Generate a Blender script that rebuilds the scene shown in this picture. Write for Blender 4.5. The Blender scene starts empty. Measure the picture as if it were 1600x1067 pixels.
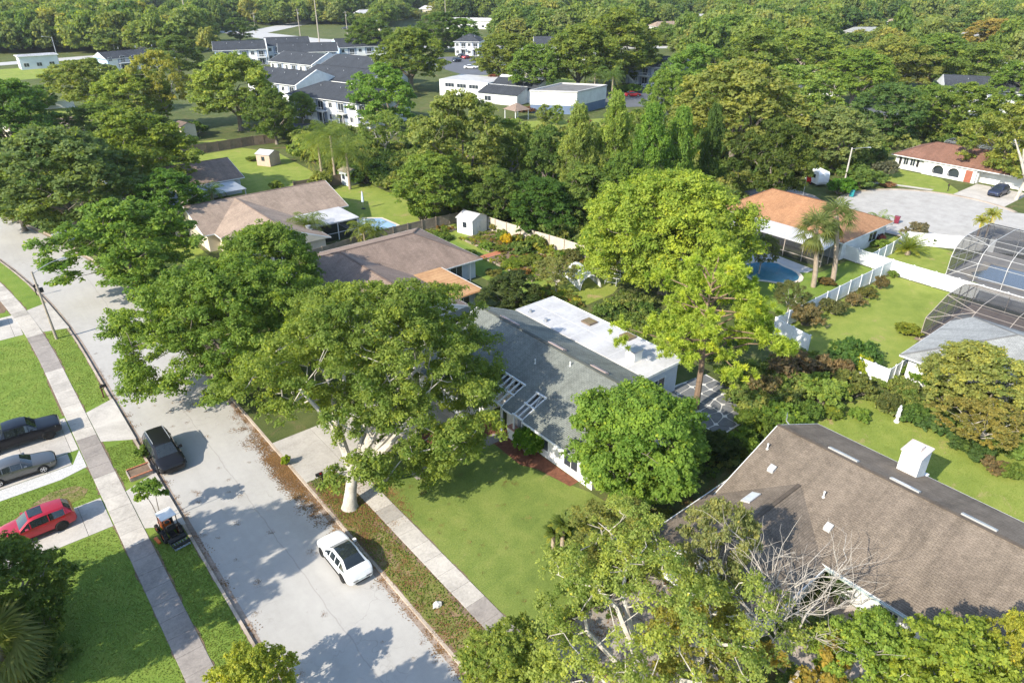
import bpy, bmesh, math, random
import numpy as np
from mathutils import Vector, Matrix
R_ = math.radians
scene = bpy.context.scene
C = scene.collection

# ------------------------------------------------------------ camera, sky, sun, exposure
CAM_H, PITCH, HEAD, FPX = 33.5, R_(28.2), R_(39.3), 1100.0     # drone 33.5 m up; +Y runs along the street, +X across it
cam_d = bpy.data.cameras.new('camera'); cam = bpy.data.objects.new('camera', cam_d); C.objects.link(cam)
cam.location = (0, 0, CAM_H); cam.rotation_euler = (math.pi / 2 - PITCH, 0, -HEAD)
cam_d.sensor_width = 36; cam_d.lens = FPX / 1600 * 36; cam_d.clip_start = 0.5; cam_d.clip_end = 6000
scene.camera = cam
SUN_EL, SUN_DIR = R_(34), R_(4)                                 # light falls towards +X, a little towards +Y
w = bpy.data.worlds.new('World'); scene.world = w; w.use_nodes = True
nt = w.node_tree; bg = nt.nodes['Background']
sky = nt.nodes.new('ShaderNodeTexSky'); sky.sky_type = 'NISHITA'; sky.sun_disc = False
sky.sun_elevation = SUN_EL; sky.sun_rotation = R_(266); sky.air_density = 1.0; sky.dust_density = 0.6
nt.links.new(sky.outputs[0], bg.inputs[0]); bg.inputs[1].default_value = 0.15
sl = bpy.data.lights.new('sun', 'SUN'); sl.energy = 3.6; sl.angle = R_(0.5); sl.color = (1.0, 0.93, 0.80)
so = bpy.data.objects.new('sun', sl); C.objects.link(so); so.location = (-60, 0, 60)
so.rotation_euler = Vector((math.cos(SUN_EL) * math.cos(SUN_DIR), math.cos(SUN_EL) * math.sin(SUN_DIR), -math.sin(SUN_EL))).to_track_quat('-Z', 'Y').to_euler()
scene.view_settings.view_transform = 'Standard'; scene.view_settings.look = 'None'
scene.view_settings.exposure = 1.32; scene.view_settings.gamma = 1.0; scene.view_settings.use_curve_mapping = False
scene.cycles.max_bounces = 6; scene.cycles.transparent_max_bounces = 12; scene.cycles.diffuse_bounces = 3
scene.cycles.glossy_bounces = 2; scene.cycles.transmission_bounces = 4
scene.cycles.caustics_reflective = False; scene.cycles.caustics_refractive = False
scene.render.use_persistent_data = False

# ------------------------------------------------------------ helpers
def spot(x, y, z=0.0):
    """survey of the photograph (1600 px wide): where the sight line through x, y meets height z"""
    dx, dy, dz = x - 800, y - 533.5, FPX
    Y = dz * math.cos(PITCH) - dy * math.sin(PITCH); Z = -dz * math.sin(PITCH) - dy * math.cos(PITCH)
    t = (CAM_H - z) / -Z
    return (t * (dx * math.cos(HEAD) + Y * math.sin(HEAD)), t * (-dx * math.sin(HEAD) + Y * math.cos(HEAD)))
def depth(u, v, z):
    return (u * math.sin(HEAD) + v * math.cos(HEAD)) * math.cos(PITCH) + (CAM_H - z) * math.sin(PITCH)
def seen(u, v, z):
    X = u * math.cos(HEAD) - v * math.sin(HEAD); Y = u * math.sin(HEAD) + v * math.cos(HEAD); Z = z - CAM_H
    c = Y * math.cos(PITCH) - Z * math.sin(PITCH)
    return 800 + FPX * X / c, 533.5 - FPX * (Z * math.cos(PITCH) + Y * math.sin(PITCH)) / c

def tag(o, label=None, cat=None, group=None, kind=None):
    if label: o['label'] = label
    if cat: o['category'] = cat
    if group: o['group'] = group
    if kind: o['kind'] = kind
    return o
def thing(name, label, cat, loc=(0, 0, 0), rz=0.0, group=None):
    o = bpy.data.objects.new(name, None); C.objects.link(o); o.empty_display_size = 0.5
    o.location = loc; o.rotation_euler = (0, 0, rz)
    return tag(o, label, cat, group)
def link(name, me, parent=None):
    o = bpy.data.objects.new(name, me); C.objects.link(o)
    if parent: o.parent = parent
    return o
def copy_tree(root, loc, rz=None, scale=None, label=None, color=None, group=None):
    r = root.copy(); C.objects.link(r); r.location = loc
    if rz is not None: r.rotation_euler = (0, 0, rz)
    if scale: r.scale = scale
    tag(r, label, None, group)
    for ch in root.children:
        c = ch.copy(); C.objects.link(c); c.parent = r
        if color: c.color = color
        for g in ch.children:
            d = g.copy(); C.objects.link(d); d.parent = c
    return r

class MB:
    def __init__(s): s.v = []; s.f = []; s.uv = []
    def poly(s, pts, uv=None):
        n = len(s.v); s.v += [tuple(p) for p in pts]; s.f.append(tuple(range(n, n + len(pts))))
        s.uv += list(uv) if uv else [(0, 0)] * len(pts)
    def raw(s, vs, fs):
        n = len(s.v); s.v += [tuple(p) for p in vs]
        for f in fs: s.f.append(tuple(i + n for i in f)); s.uv += [(0, 0)] * len(f)
    def box(s, x0, x1, y0, y1, z0, z1):
        s.raw([(x0,y0,z0),(x1,y0,z0),(x1,y1,z0),(x0,y1,z0),(x0,y0,z1),(x1,y0,z1),(x1,y1,z1),(x0,y1,z1)],
              [(3,2,1,0),(4,5,6,7),(0,1,5,4),(1,2,6,5),(2,3,7,6),(3,0,4,7)])
    def prism(s, pts, z0, z1):
        n = len(pts); a = sum(pts[i][0]*pts[(i+1)%n][1]-pts[(i+1)%n][0]*pts[i][1] for i in range(n))
        if a < 0: pts = pts[::-1]
        s.raw([(x,y,z0) for x,y in pts] + [(x,y,z1) for x,y in pts],
              [tuple(range(n-1,-1,-1)), tuple(range(n,2*n))] + [(i,(i+1)%n,n+(i+1)%n,n+i) for i in range(n)])
    def beam(s, a, b, wd, ht):
        a, b = Vector(a), Vector(b); d = (b - a).normalized()
        up = Vector((0,0,1)) if abs(d.z) < 0.95 else Vector((1,0,0))
        sx = d.cross(up).normalized() * wd / 2; sy = sx.normalized().cross(d) * ht / 2
        s.raw([a-sx-sy,a+sx-sy,a+sx+sy,a-sx+sy,b-sx-sy,b+sx-sy,b+sx+sy,b-sx+sy],
              [(3,2,1,0),(4,5,6,7),(0,1,5,4),(1,2,6,5),(2,3,7,6),(3,0,4,7)])
    def tube(s, pts, rad, n=6, cap=True):
        pts = [Vector(p) for p in pts]
        if not hasattr(rad, '__len__'): rad = [rad] * len(pts)
        vs = []; ref = Vector((0.31, 0.95, 0.05))
        for i, p in enumerate(pts):
            d = (pts[min(i+1, len(pts)-1)] - pts[max(i-1, 0)])
            d = d.normalized() if d.length > 1e-9 else Vector((0,0,1))
            a = d.cross(ref)
            if a.length < 0.05: a = d.cross(Vector((1,0,0)))
            a.normalize(); b = d.cross(a)
            for k in range(n):
                t = 2*math.pi*k/n; vs.append(p + (a*math.cos(t) + b*math.sin(t))*rad[i])
        fs = [(i*n+k, i*n+(k+1)%n, (i+1)*n+(k+1)%n, (i+1)*n+k) for i in range(len(pts)-1) for k in range(n)]
        if cap: fs += [tuple(range(n-1,-1,-1)), tuple(range((len(pts)-1)*n, len(pts)*n))]
        s.raw(vs, fs)
    def lathe(s, prof, n=16, c=(0,0,0)):
        vs = [(c[0]+r*math.cos(2*math.pi*k/n), c[1]+r*math.sin(2*math.pi*k/n), c[2]+z) for r, z in prof for k in range(n)]
        fs = [(i*n+k, i*n+(k+1)%n, (i+1)*n+(k+1)%n, (i+1)*n+k) for i in range(len(prof)-1) for k in range(n)]
        fs += [tuple(range(n-1,-1,-1)), tuple(range((len(prof)-1)*n, len(prof)*n))]
        s.raw(vs, fs)
    def mesh(s, name, mat, smooth=False):
        me = bpy.data.meshes.new(name); me.from_pydata(s.v, [], s.f)
        if any(u != (0,0) for u in s.uv):
            l = me.uv_layers.new(name='UVMap'); l.data.foreach_set('uv', np.array(s.uv, 'f').ravel())
        if mat: me.materials.append(mat)
        if smooth:
            me.polygons.foreach_set('use_smooth', [True]*len(me.polygons)); me.set_sharp_from_angle(angle=R_(42))
        me.update(); return me
    def build(s, name, mat, parent=None, smooth=False): return link(name, s.mesh(name, mat, smooth), parent)
def boxo(name, dims, mat, parent=None):
    m = MB(); m.box(*dims); return m.build(name, mat, parent)
def struct(o, label=None): o['kind'] = 'structure'; return tag(o, label)

# ------------------------------------------------------------ materials
class N:
    def __init__(s, name):
        s.m = bpy.data.materials.new(name); s.m.use_nodes = True; s.t = s.m.node_tree; s.b = s.t.nodes['Principled BSDF']
        s.out = s.t.nodes['Material Output']
    def n(s, typ, **kw):
        x = s.t.nodes.new('ShaderNode' + typ)
        for k, v in kw.items():
            if k in x.inputs: x.inputs[k].default_value = v
            else: setattr(x, k, v)
        return x
    def l(s, a, b): s.t.links.new(a, b)
    def coord(s, kind):
        if kind == 'pos': return s.n('NewGeometry').outputs['Position']
        tc = s.n('TexCoord'); return tc.outputs['UV' if kind == 'uv' else 'Object']
    def noise(s, vec, scale, detail=4, rough=.6, dist=0.0):
        x = s.n('TexNoise'); x.inputs['Scale'].default_value = scale; x.inputs['Detail'].default_value = detail
        x.inputs['Roughness'].default_value = rough; x.inputs['Distortion'].default_value = dist
        s.l(vec, x.inputs['Vector']); return x.outputs['Fac']
    def ramp(s, fac, stops):
        x = s.n('ValToRGB'); e = x.color_ramp.elements
        while len(e) < len(stops): e.new(0.5)
        for i, (p, c) in enumerate(stops):
            e[i].position = p; e[i].color = (c, c, c, 1) if not hasattr(c, '__len__') else (*c[:3], 1)
        s.l(fac, x.inputs[0]); return x.outputs[0]
    def mix(s, fac, a, b, mode='MIX'):
        x = s.n('Mix'); x.data_type = 'RGBA'; x.blend_type = mode
        for i, v in ((0, fac), (6, a), (7, b)):
            if hasattr(v, 'is_output') or isinstance(v, bpy.types.NodeSocket): s.l(v, x.inputs[i])
            elif hasattr(v, '__len__'): x.inputs[i].default_value = (*v[:3], 1)
            else: x.inputs[i].default_value = v if i == 0 else (v, v, v, 1)
        return x.outputs[2]
    def math(s, op, a, b=0.0):
        x = s.n('Math'); x.operation = op
        for i, v in ((0, a), (1, b)):
            if isinstance(v, bpy.types.NodeSocket): s.l(v, x.inputs[i])
            else: x.inputs[i].default_value = v
        return x.outputs[0]
    def bump(s, h, strength, dist=0.02):
        x = s.n('Bump'); x.inputs['Strength'].default_value = strength; x.inputs['Distance'].default_value = dist
        s.l(h, x.inputs['Height']); s.l(x.outputs[0], s.b.inputs['Normal'])
    def col(s, c):
        if isinstance(c, bpy.types.NodeSocket): s.l(c, s.b.inputs['Base Color'])
        else: s.b.inputs['Base Color'].default_value = (*c[:3], 1)
    def fin(s, rough=.8, spec=.3, metal=0.0, coat=0.0):
        s.b.inputs['Roughness'].default_value = rough; s.b.inputs['Specular IOR Level'].default_value = spec
        s.b.inputs['Metallic'].default_value = metal; s.b.inputs['Coat Weight'].default_value = coat
        s.b.inputs['Coat Roughness'].default_value = .06
        return s.m
MATS = {}
def M(name, c1, c2=None, scale=1.0, rough=.8, spec=.3, metal=0.0, bump=0.0, bscale=None, coat=0.0, coord='pos', detail=5):
    """plain surface: colour broken by noise at two scales, fine bump"""
    if name in MATS: return MATS[name]
    k = N(name); v = k.coord(coord); c2 = c2 or tuple(x*.78 for x in c1)
    a = k.noise(v, scale, detail, .65); b = k.noise(v, scale*9.3, 3, .6)
    f = k.math('ADD', k.math('MULTIPLY', a, .7), k.math('MULTIPLY', b, .3))
    k.col(k.ramp(f, [(.36, c2), (.62, c1)]))
    if bump: k.bump(k.noise(v, bscale or scale*12, 3), bump)
    MATS[name] = k.fin(rough, spec, metal, coat); return k.m

def lawn_mat(name, deep, mid, pale, dead, dead_at=.70, patch=.35):
    k = N(name); v = k.coord('pos')
    big = k.noise(v, .10, 3, .6, .6); med = k.noise(v, patch*1.8, 5, .65, .4); fine = k.noise(v, 9.0, 4, .75); tuft = k.noise(v, 30.0, 2, .7)
    f = k.math('ADD', k.math('MULTIPLY', big, .30), k.math('ADD', k.math('MULTIPLY', med, .42), k.math('MULTIPLY', fine, .28)))
    c = k.ramp(f, [(.36, deep), (.5, mid), (.64, pale)])
    c = k.mix(k.ramp(k.math('ADD', k.math('MULTIPLY', k.noise(v, patch, 4, .7, 1.2), .75), k.math('MULTIPLY', fine, .25)), [(dead_at-.05, 0.0), (dead_at+.05, 1.0)]), c, dead)
    c = k.mix(1.0, c, k.ramp(k.math('ADD', k.math('MULTIPLY', tuft, .6), k.math('MULTIPLY', fine, .4)), [(.3, .74), (.68, 1.22)]), 'MULTIPLY')
    k.col(c); k.bump(k.math('ADD', fine, k.math('MULTIPLY', tuft, .7)), .6, .06)
    return k.fin(.95, .12)
LAWN = lawn_mat('lawn_grass', (.105,.150,.032), (.155,.200,.044), (.215,.240,.062), (.27,.22,.095), .66)
LAWN_LUSH = lawn_mat('lush_lawn_grass', (.100,.165,.026), (.148,.215,.036), (.205,.25,.05), (.26,.22,.08), .72)
LAWN_POOR = lawn_mat('patchy_verge_grass', (.10,.125,.03), (.16,.165,.045), (.22,.195,.07), (.26,.175,.105), .53, .55)
LAWN_YARD = lawn_mat('yard_grass', (.135,.185,.032), (.200,.245,.046), (.265,.285,.066), (.33,.25,.12), .62)
GROUND = lawn_mat('rough_ground', (.045,.065,.018), (.085,.105,.032), (.13,.135,.048), (.16,.12,.065), .60)

def concrete_mat(name, base, dark, stain=.5):
    k = N(name); v = k.coord('pos')
    a = k.noise(v, .45, 6, .7, .5); b = k.noise(v, 6, 5, .7); c = k.noise(v, 60, 2, .6)
    f = k.math('ADD', k.math('MULTIPLY', a, .5), k.math('ADD', k.math('MULTIPLY', b, .3), k.math('MULTIPLY', c, .2)))
    col = k.ramp(f, [(.36, dark), (.56, base), (.7, tuple(min(1, x*1.13) for x in base))])
    oi = k.n('ObjectInfo'); col = k.mix(1.0, col, k.ramp(oi.outputs['Random'], [(0, 1-stain*.42), (.4, 1.0), (1, 1.05)]), 'MULTIPLY')
    k.col(col); k.bump(k.math('ADD', b, c), .25, .01)
    return k.fin(.88, .25)
CONC = concrete_mat('pavement_concrete', (.47,.43,.375), (.27,.245,.215), .6)
CONC_DRIVE = concrete_mat('driveway_concrete', (.46,.425,.38), (.30,.275,.245), .25)
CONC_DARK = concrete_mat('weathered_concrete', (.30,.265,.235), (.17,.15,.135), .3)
KERB_M = concrete_mat('kerb_concrete', (.42,.35,.28), (.22,.17,.125), 0)
GUTTER_M = concrete_mat('gutter_concrete', (.33,.27,.22), (.16,.115,.085), 0)
def asphalt():
    k = N('street_asphalt'); v = k.coord('pos')
    sp = k.n('SeparateXYZ'); k.l(v, sp.inputs[0])
    st = k.n('Mapping'); st.inputs['Scale'].default_value = (1.0, .12, 1); k.l(v, st.inputs[0])
    big = k.noise(v, .11, 4, .6); med = k.noise(st.outputs[0], .9, 5, .65, .4); fine = k.noise(v, 26, 3, .7); mott = k.noise(v, 2.2, 5, .7)
    f = k.math('ADD', k.math('MULTIPLY', big, .35), k.math('ADD', k.math('MULTIPLY', med, .25), k.math('ADD', k.math('MULTIPLY', fine, .2), k.math('MULTIPLY', mott, .2))))
    c = k.ramp(f, [(.34, (.300,.284,.258)), (.5, (.368,.350,.322)), (.66, (.425,.405,.372))])
    wav = k.math('ADD', sp.outputs[0], k.math('MULTIPLY', k.noise(v, .5, 3), .45))           # a long seam near the crown of the street
    d = k.math('ABSOLUTE', k.math('SUBTRACT', wav, 10.35))
    c = k.mix(k.ramp(d, [(.0, .5), (.055, 0.0)]), c, (.22,.20,.185))
    vo = k.n('TexVoronoi'); vo.feature = 'DISTANCE_TO_EDGE'; vo.inputs['Scale'].default_value = .33
    wv = k.n('VectorMath'); wv.operation = 'ADD'; k.l(v, wv.inputs[0])
    nz = k.n('TexNoise'); nz.inputs['Scale'].default_value = 1.1; k.l(v, nz.inputs['Vector'])
    sc = k.n('VectorMath'); sc.operation = 'SCALE'; k.l(nz.outputs['Color'], sc.inputs[0]); sc.inputs['Scale'].default_value = 1.6; k.l(sc.outputs[0], wv.inputs[1]); k.l(wv.outputs[0], vo.inputs['Vector'])
    crack = k.math('MULTIPLY', k.ramp(vo.outputs['Distance'], [(0, .6), (.009, 0.0)]), k.ramp(k.noise(v, .16, 2), [(.5, 0.0), (.62, 1.0)]))
    c = k.mix(crack, c, (.18,.165,.15))
    spots = k.ramp(k.noise(v, 1.25, 5, .55), [(.72, 0.0), (.80, .35)])
    c = k.mix(spots, c, (.23,.205,.18))
    dots = k.ramp(k.noise(v, 7.0, 2, .5), [(.76, 0.0), (.80, .5)]); c = k.mix(dots, c, (.16,.145,.13))
    k.col(c); k.bump(fine, .3, .01); return k.fin(.92, .2)
ASPHALT = asphalt()
def shingle(name, c1, c2, dark, streak=.5, bw=.30, rh=.145):
    k = N(name); uv = k.coord('uv'); v = k.coord('pos')
    br = k.n('TexBrick'); k.l(uv, br.inputs['Vector']); br.offset = .5
    for i, c in (('Color1', c1), ('Color2', c2), ('Mortar', dark)): br.inputs[i].default_value = (*c, 1)
    for i, x in (('Scale', 1.0), ('Mortar Size', .010), ('Mortar Smooth', .3), ('Brick Width', bw), ('Row Height', rh), ('Bias', 0.0)): br.inputs[i].default_value = x
    big = k.noise(v, .30, 5, .7, .6); fine = k.noise(v, 22, 3, .7); mid = k.noise(v, 2.2, 5, .7)
    f = k.math('ADD', k.math('MULTIPLY', big, .55), k.math('ADD', k.math('MULTIPLY', mid, .3), k.math('MULTIPLY', fine, .15)))
    c = k.mix(1.0, br.outputs['Color'], k.ramp(f, [(.34, 1-streak), (.52, 1.0), (.68, 1.18)]), 'MULTIPLY')
    mp = k.n('Mapping'); mp.inputs['Scale'].default_value = (1.3, .10, 1); k.l(uv, mp.inputs[0]); sk = k.noise(mp.outputs[0], 1.0, 5, .7, .3)
    c = k.mix(1.0, c, k.ramp(sk, [(.32, 1-streak*.55), (.5, 1.0), (.68, 1.12)]), 'MULTIPLY')
    c = k.mix(.55, c, k.mix(1.0, c, k.ramp(fine, [(.3, .7), (.7, 1.3)]), 'MULTIPLY'))
    k.col(c); h = k.math('ADD', k.math('MULTIPLY', br.outputs['Fac'], -.6), k.math('MULTIPLY', fine, .35)); k.bump(h, .55, .02)
    return k.fin(.95, .15)
SH_BROWN = shingle('brown_shingles', (.205,.165,.126), (.170,.137,.105), (.105,.084,.065), .42)
SH_GREEN = shingle('grey_green_shingles', (.205,.215,.19), (.165,.175,.155), (.085,.09,.08), .30)
SH_TAN = shingle('tan_shingles', (.34,.265,.205), (.29,.22,.17), (.2,.15,.12), .28)
SH_DUSK = shingle('dusty_brown_shingles', (.275,.205,.16), (.23,.17,.135), (.15,.11,.09), .28)
SH_ORANGE = shingle('orange_shingles', (.40,.22,.115), (.33,.175,.09), (.2,.1,.06), .25)
SH_RED = shingle('red_brown_shingles', (.24,.13,.09), (.20,.105,.075), (.12,.065,.05), .25)
SH_SLATE = shingle('charcoal_shingles', (.062,.068,.078), (.05,.055,.064), (.03,.033,.04), .2)
SH_PALE = shingle('pale_grey_shingles', (.34,.345,.33), (.28,.285,.275), (.17,.17,.165), .28)

WHITE = M('white_paint', (.70,.70,.68), (.56,.56,.54), .8, .6)
STUCCO = M('white_stucco', (.68,.67,.65), (.50,.49,.47), .5, .9, bump=.3, bscale=30)
GREYWALL = M('pale_grey_wall', (.52,.55,.58), (.42,.45,.48), .4, .85)
CREAM = M('cream_stucco', (.62,.55,.43), (.50,.44,.34), .6, .9, bump=.3, bscale=30)
BLUEWALL = M('pale_blue_siding', (.36,.46,.60), (.30,.39,.52), .3, .8)
BLUEGREY = M('slate_blue_wall', (.14,.19,.28), (.11,.15,.23), .3, .85)
FLATROOF = M('white_membrane', (.50,.49,.49), (.36,.35,.345), .35, .6, detail=8)
RUSTROOF = M('tan_metal_roof', (.46,.27,.13), (.33,.17,.075), .5, .7)
VINYL = M('white_vinyl', (.70,.71,.72), (.58,.59,.59), .5, .45, .4)
WOOD = M('weathered_boards', (.30,.25,.19), (.19,.155,.12), 1.2, .9, bump=.3)
WOOD_DK = M('brown_boards', (.20,.15,.11), (.12,.09,.065), 1.2, .9)
MULCH = M('red_mulch', (.20,.085,.052), (.10,.045,.03), 3.5, .95, .1, bump=.8, bscale=25)
SOIL = M('brown_soil', (.22,.155,.105), (.12,.085,.06), 1.5, .95, .1, bump=.6, bscale=18)
GRAVEL = M('white_gravel', (.60,.585,.56), (.30,.29,.28), 14, .9, .2, bump=.9, bscale=22)
ROCK = M('pale_rock', (.6,.57,.52), (.42,.39,.35), 4, .9, bump=.4)
BRICK = M('terracotta_brick', (.42,.16,.085), (.30,.11,.06), 4, .9)
BARK = M('grey_bark', (.24,.205,.165), (.12,.10,.08), 2.5, .95, .1, bump=.7, bscale=9)
BARK_PALE = M('pale_bark', (.50,.46,.39), (.27,.24,.20), 1.8, .9, .1, bump=.6, bscale=8)
BARK_PINE = M('pine_bark', (.24,.165,.11), (.12,.085,.06), 3, .95, .1, bump=.8, bscale=8)
BARK_PALM = M('palm_trunk', (.36,.29,.22), (.23,.18,.135), 6, .95, .1, bump=.7, bscale=10)
GLASS = M('dark_window', (.035,.045,.055), (.025,.03,.04), .3, .06, .6)
CARGLASS = M('car_glass', (.022,.028,.030), (.014,.018,.020), .8, .03, .8)
RUBBER = M('black_rubber', (.018,.018,.018), (.012,.012,.012), 6, .85)
CHROME = M('bright_rim', (.62,.62,.63), (.45,.45,.46), 5, .3, .5, .8)
DARKRIM = M('dark_rim', (.035,.035,.037), (.02,.02,.02), 5, .4, .5, .5)
BLACKPLASTIC = M('black_plastic', (.02,.02,.021), (.014,.014,.015), 3, .6)
GALV = M('galvanised_steel', (.42,.43,.44), (.32,.33,.34), 2, .5, .5, .5)
ALU = M('white_aluminium', (.46,.455,.44), (.38,.375,.36), 1, .5, .4)
BRONZE_ALU = M('bronze_aluminium', (.36,.31,.26), (.28,.24,.2), 1, .5, .4)
POLEWOOD = M('grey_pole_wood', (.36,.31,.25), (.25,.21,.17), 2, .9)
REDLAMP = M('red_lens', (.35,.01,.012), (.22,.008,.01), 4, .15, .6)
LAMPGLASS = M('clear_lens', (.62,.63,.64), (.4,.41,.42), 9, .1, .7)
SKYLIGHT = M('skylight_glazing', (.55,.58,.60), (.45,.48,.5), 2, .2, .5)
AMBERGLASS = M('amber_skylight', (.20,.15,.07), (.13,.09,.04), 1.5, .2, .5)
PINKCAP = M('pinkish_metal_cap', (.46,.36,.33), (.38,.29,.27), 1.5, .6)
def paint(name, c, metal=.0, rough=.3): return M(name, c, tuple(x*.9 for x in c), .7, rough, .4 if max(c) > .1 else .25, metal, coat=.7 if max(c) > .1 else .3)
def water(name, tint, deep):
    k = N(name); v = k.coord('pos'); t = k.t
    tr = k.n('BsdfTransparent'); tr.inputs[0].default_value = (*tint, 1)
    gl = k.n('BsdfGlossy'); gl.inputs['Roughness'].default_value = .06
    df = k.n('BsdfDiffuse'); df.inputs[0].default_value = (*deep, 1)
    bp = k.n('Bump'); bp.inputs['Strength'].default_value = .25; bp.inputs['Distance'].default_value = .05
    k.l(k.noise(v, 2.5, 4, .6, 1.0), bp.inputs['Height']); k.l(bp.outputs[0], gl.inputs['Normal'])
    fr = k.n('Fresnel'); fr.inputs[0].default_value = 1.33; k.l(bp.outputs[0], fr.inputs['Normal'])
    m1 = k.n('MixShader'); m1.inputs[0].default_value = .25; k.l(tr.outputs[0], m1.inputs[1]); k.l(df.outputs[0], m1.inputs[2])
    m2 = k.n('MixShader'); k.l(fr.outputs[0], m2.inputs[0]); k.l(m1.outputs[0], m2.inputs[1]); k.l(gl.outputs[0], m2.inputs[2])
    k.l(m2.outputs[0], k.out.inputs[0]); return k.m
WATER_BLUE = water('blue_pool_water', (.50,.86,.97), (.05,.26,.38)); WATER_TEAL = water('teal_pool_water', (.40,.75,.70), (.05,.2,.18))
def screen_mat(name, dark, op):
    k = N(name); tr = k.n('BsdfTransparent'); df = k.n('BsdfDiffuse'); df.inputs[0].default_value = (*dark, 1)
    m = k.n('MixShader'); m.inputs[0].default_value = op; k.l(tr.outputs[0], m.inputs[1]); k.l(df.outputs[0], m.inputs[2]); k.l(m.outputs[0], k.out.inputs[0]); return k.m
SCREEN = screen_mat('insect_screen', (.05,.05,.055), .50)

def leaf_mat(name, tints=None, gloss=.12, trans=.5):
    """leaves: tint from the tree's own colour (or per scattered plant), tone differs leaf by leaf"""
    k = N(name); oi = k.n('ObjectInfo'); at = k.n('Attribute'); at.attribute_name = 'tone'
    base = oi.outputs['Color'] if not tints else k.ramp(oi.outputs['Random'], [(i/(len(tints)-1), c) for i, c in enumerate(tints)])
    c = k.mix(1.0, base, k.ramp(at.outputs['Fac'], [(0, (.60,.72,.60)), (.5, (1,1,1)), (.86, (1.28,1.2,.85)), (1, (1.8,1.35,.8))]), 'MULTIPLY')
    k.l(c, k.b.inputs['Base Color']); k.fin(.55, gloss)
    tl = k.n('BsdfTranslucent'); k.l(k.mix(1.0, c, (1.48,1.48,.46), 'MULTIPLY'), tl.inputs[0])
    m = k.n('MixShader'); m.inputs[0].default_value = trans; k.l(k.b.outputs[0], m.inputs[1]); k.l(tl.outputs[0], m.inputs[2]); k.l(m.outputs[0], k.out.inputs[0])
    return k.m
LEAF = leaf_mat('leaves')
LEAF_WOOD = leaf_mat('wood_leaves', [(.135,.205,.05), (.22,.275,.07), (.09,.15,.042), (.27,.305,.09), (.15,.21,.065), (.31,.30,.085), (.10,.17,.045), (.20,.255,.055), (.25,.275,.10)])
LEAF_LITTER = leaf_mat('fallen_leaves', [(.22,.11,.05), (.14,.075,.035), (.30,.17,.08), (.10,.055,.03)], .1, .1)
LEAF_FLOWER = leaf_mat('garden_leaves', [(.15,.24,.05), (.22,.30,.05), (.20,.20,.09), (.42,.40,.06), (.14,.24,.04), (.30,.17,.06), (.24,.30,.09)])
# ------------------------------------------------------------ plant makers
def unit(a): return a / np.maximum(np.linalg.norm(a, axis=1, keepdims=True), 1e-9)
def leaf_mesh(name, V, tone, mat):
    """V: (n,4,3) corners, one small folded blade each"""
    n = len(V); me = bpy.data.meshes.new(name)
    me.vertices.add(4*n); me.vertices.foreach_set('co', V.astype('f').ravel())
    me.loops.add(4*n); me.loops.foreach_set('vertex_index', np.arange(4*n, dtype='i'))
    me.polygons.add(n); me.polygons.foreach_set('loop_start', np.arange(0, 4*n, 4, dtype='i'))
    at = me.attributes.new('tone', 'FLOAT', 'POINT'); at.data.foreach_set('value', np.repeat(tone, 4).astype('f'))
    me.materials.append(mat); me.update(calc_edges=True); return me
def blades(rng, pos, nrm, size, elong=1.7, along=None, var=.5):
    n = len(pos); r = rng.normal(size=(n, 3)) if along is None else along + .25*rng.normal(size=(n, 3))
    t = unit(r - nrm*(r*nrm).sum(1, keepdims=True)); b = np.cross(nrm, t)
    L = size*(1-var+2*var*rng.random((n, 1))); W = L/elong
    return np.stack([pos - t*L*.5, pos + b*W*.5 - nrm*L*.08, pos + t*L*.5, pos - b*W*.5 - nrm*L*.08], 1)
def puff(rng, cs, rs, n_each, size, elong=1.7, shell=.6, up=.35, jit=.55, squash=.8, clump_tone=.22):
    """leaves laid over and inside soft clumps"""
    w_ = rs**2/np.mean(rs**2); cnt = np.maximum(6, (n_each*w_).astype(int)); idx = np.repeat(np.arange(len(cs)), cnt)
    n = len(idx); d = unit(rng.normal(size=(n, 3))); d[:, 2] = np.where(d[:, 2] < -.35, -d[:, 2], d[:, 2])
    K = 13; sd = rng.normal(size=(len(cs), K, 3)); sd /= np.linalg.norm(sd, axis=2, keepdims=True); sd[:, :, 2] = np.where(sd[:, :, 2] < -.3, -sd[:, :, 2], sd[:, :, 2])
    sd *= (.62 + .42*rng.random((len(cs), K, 1)))*1.08; j = rng.integers(0, K, n)                      # every clump is a handful of leafy tufts
    so_ = sd[idx, j]; inner = rng.random(n) < .18; so_[inner] *= .5
    pos = cs[idx] + (so_ + d*(.40*rng.random((n, 1))**.5))*rs[idx][:, None]*np.array([1, 1, squash])
    nrm = unit(d*.55 + so_*.45 + np.array([0, 0, up]) + jit*rng.normal(size=(n, 3)))
    tt = rng.normal(size=(len(cs), K))
    tone = np.clip(.42 + clump_tone*rng.normal(size=len(cs))[idx]*.7 + .12*tt[idx, j] + .15*rng.normal(size=n), 0, .88)
    tone = np.where(rng.random(n) < .02, .97, tone)
    return blades(rng, pos, nrm, size, elong), tone
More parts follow.
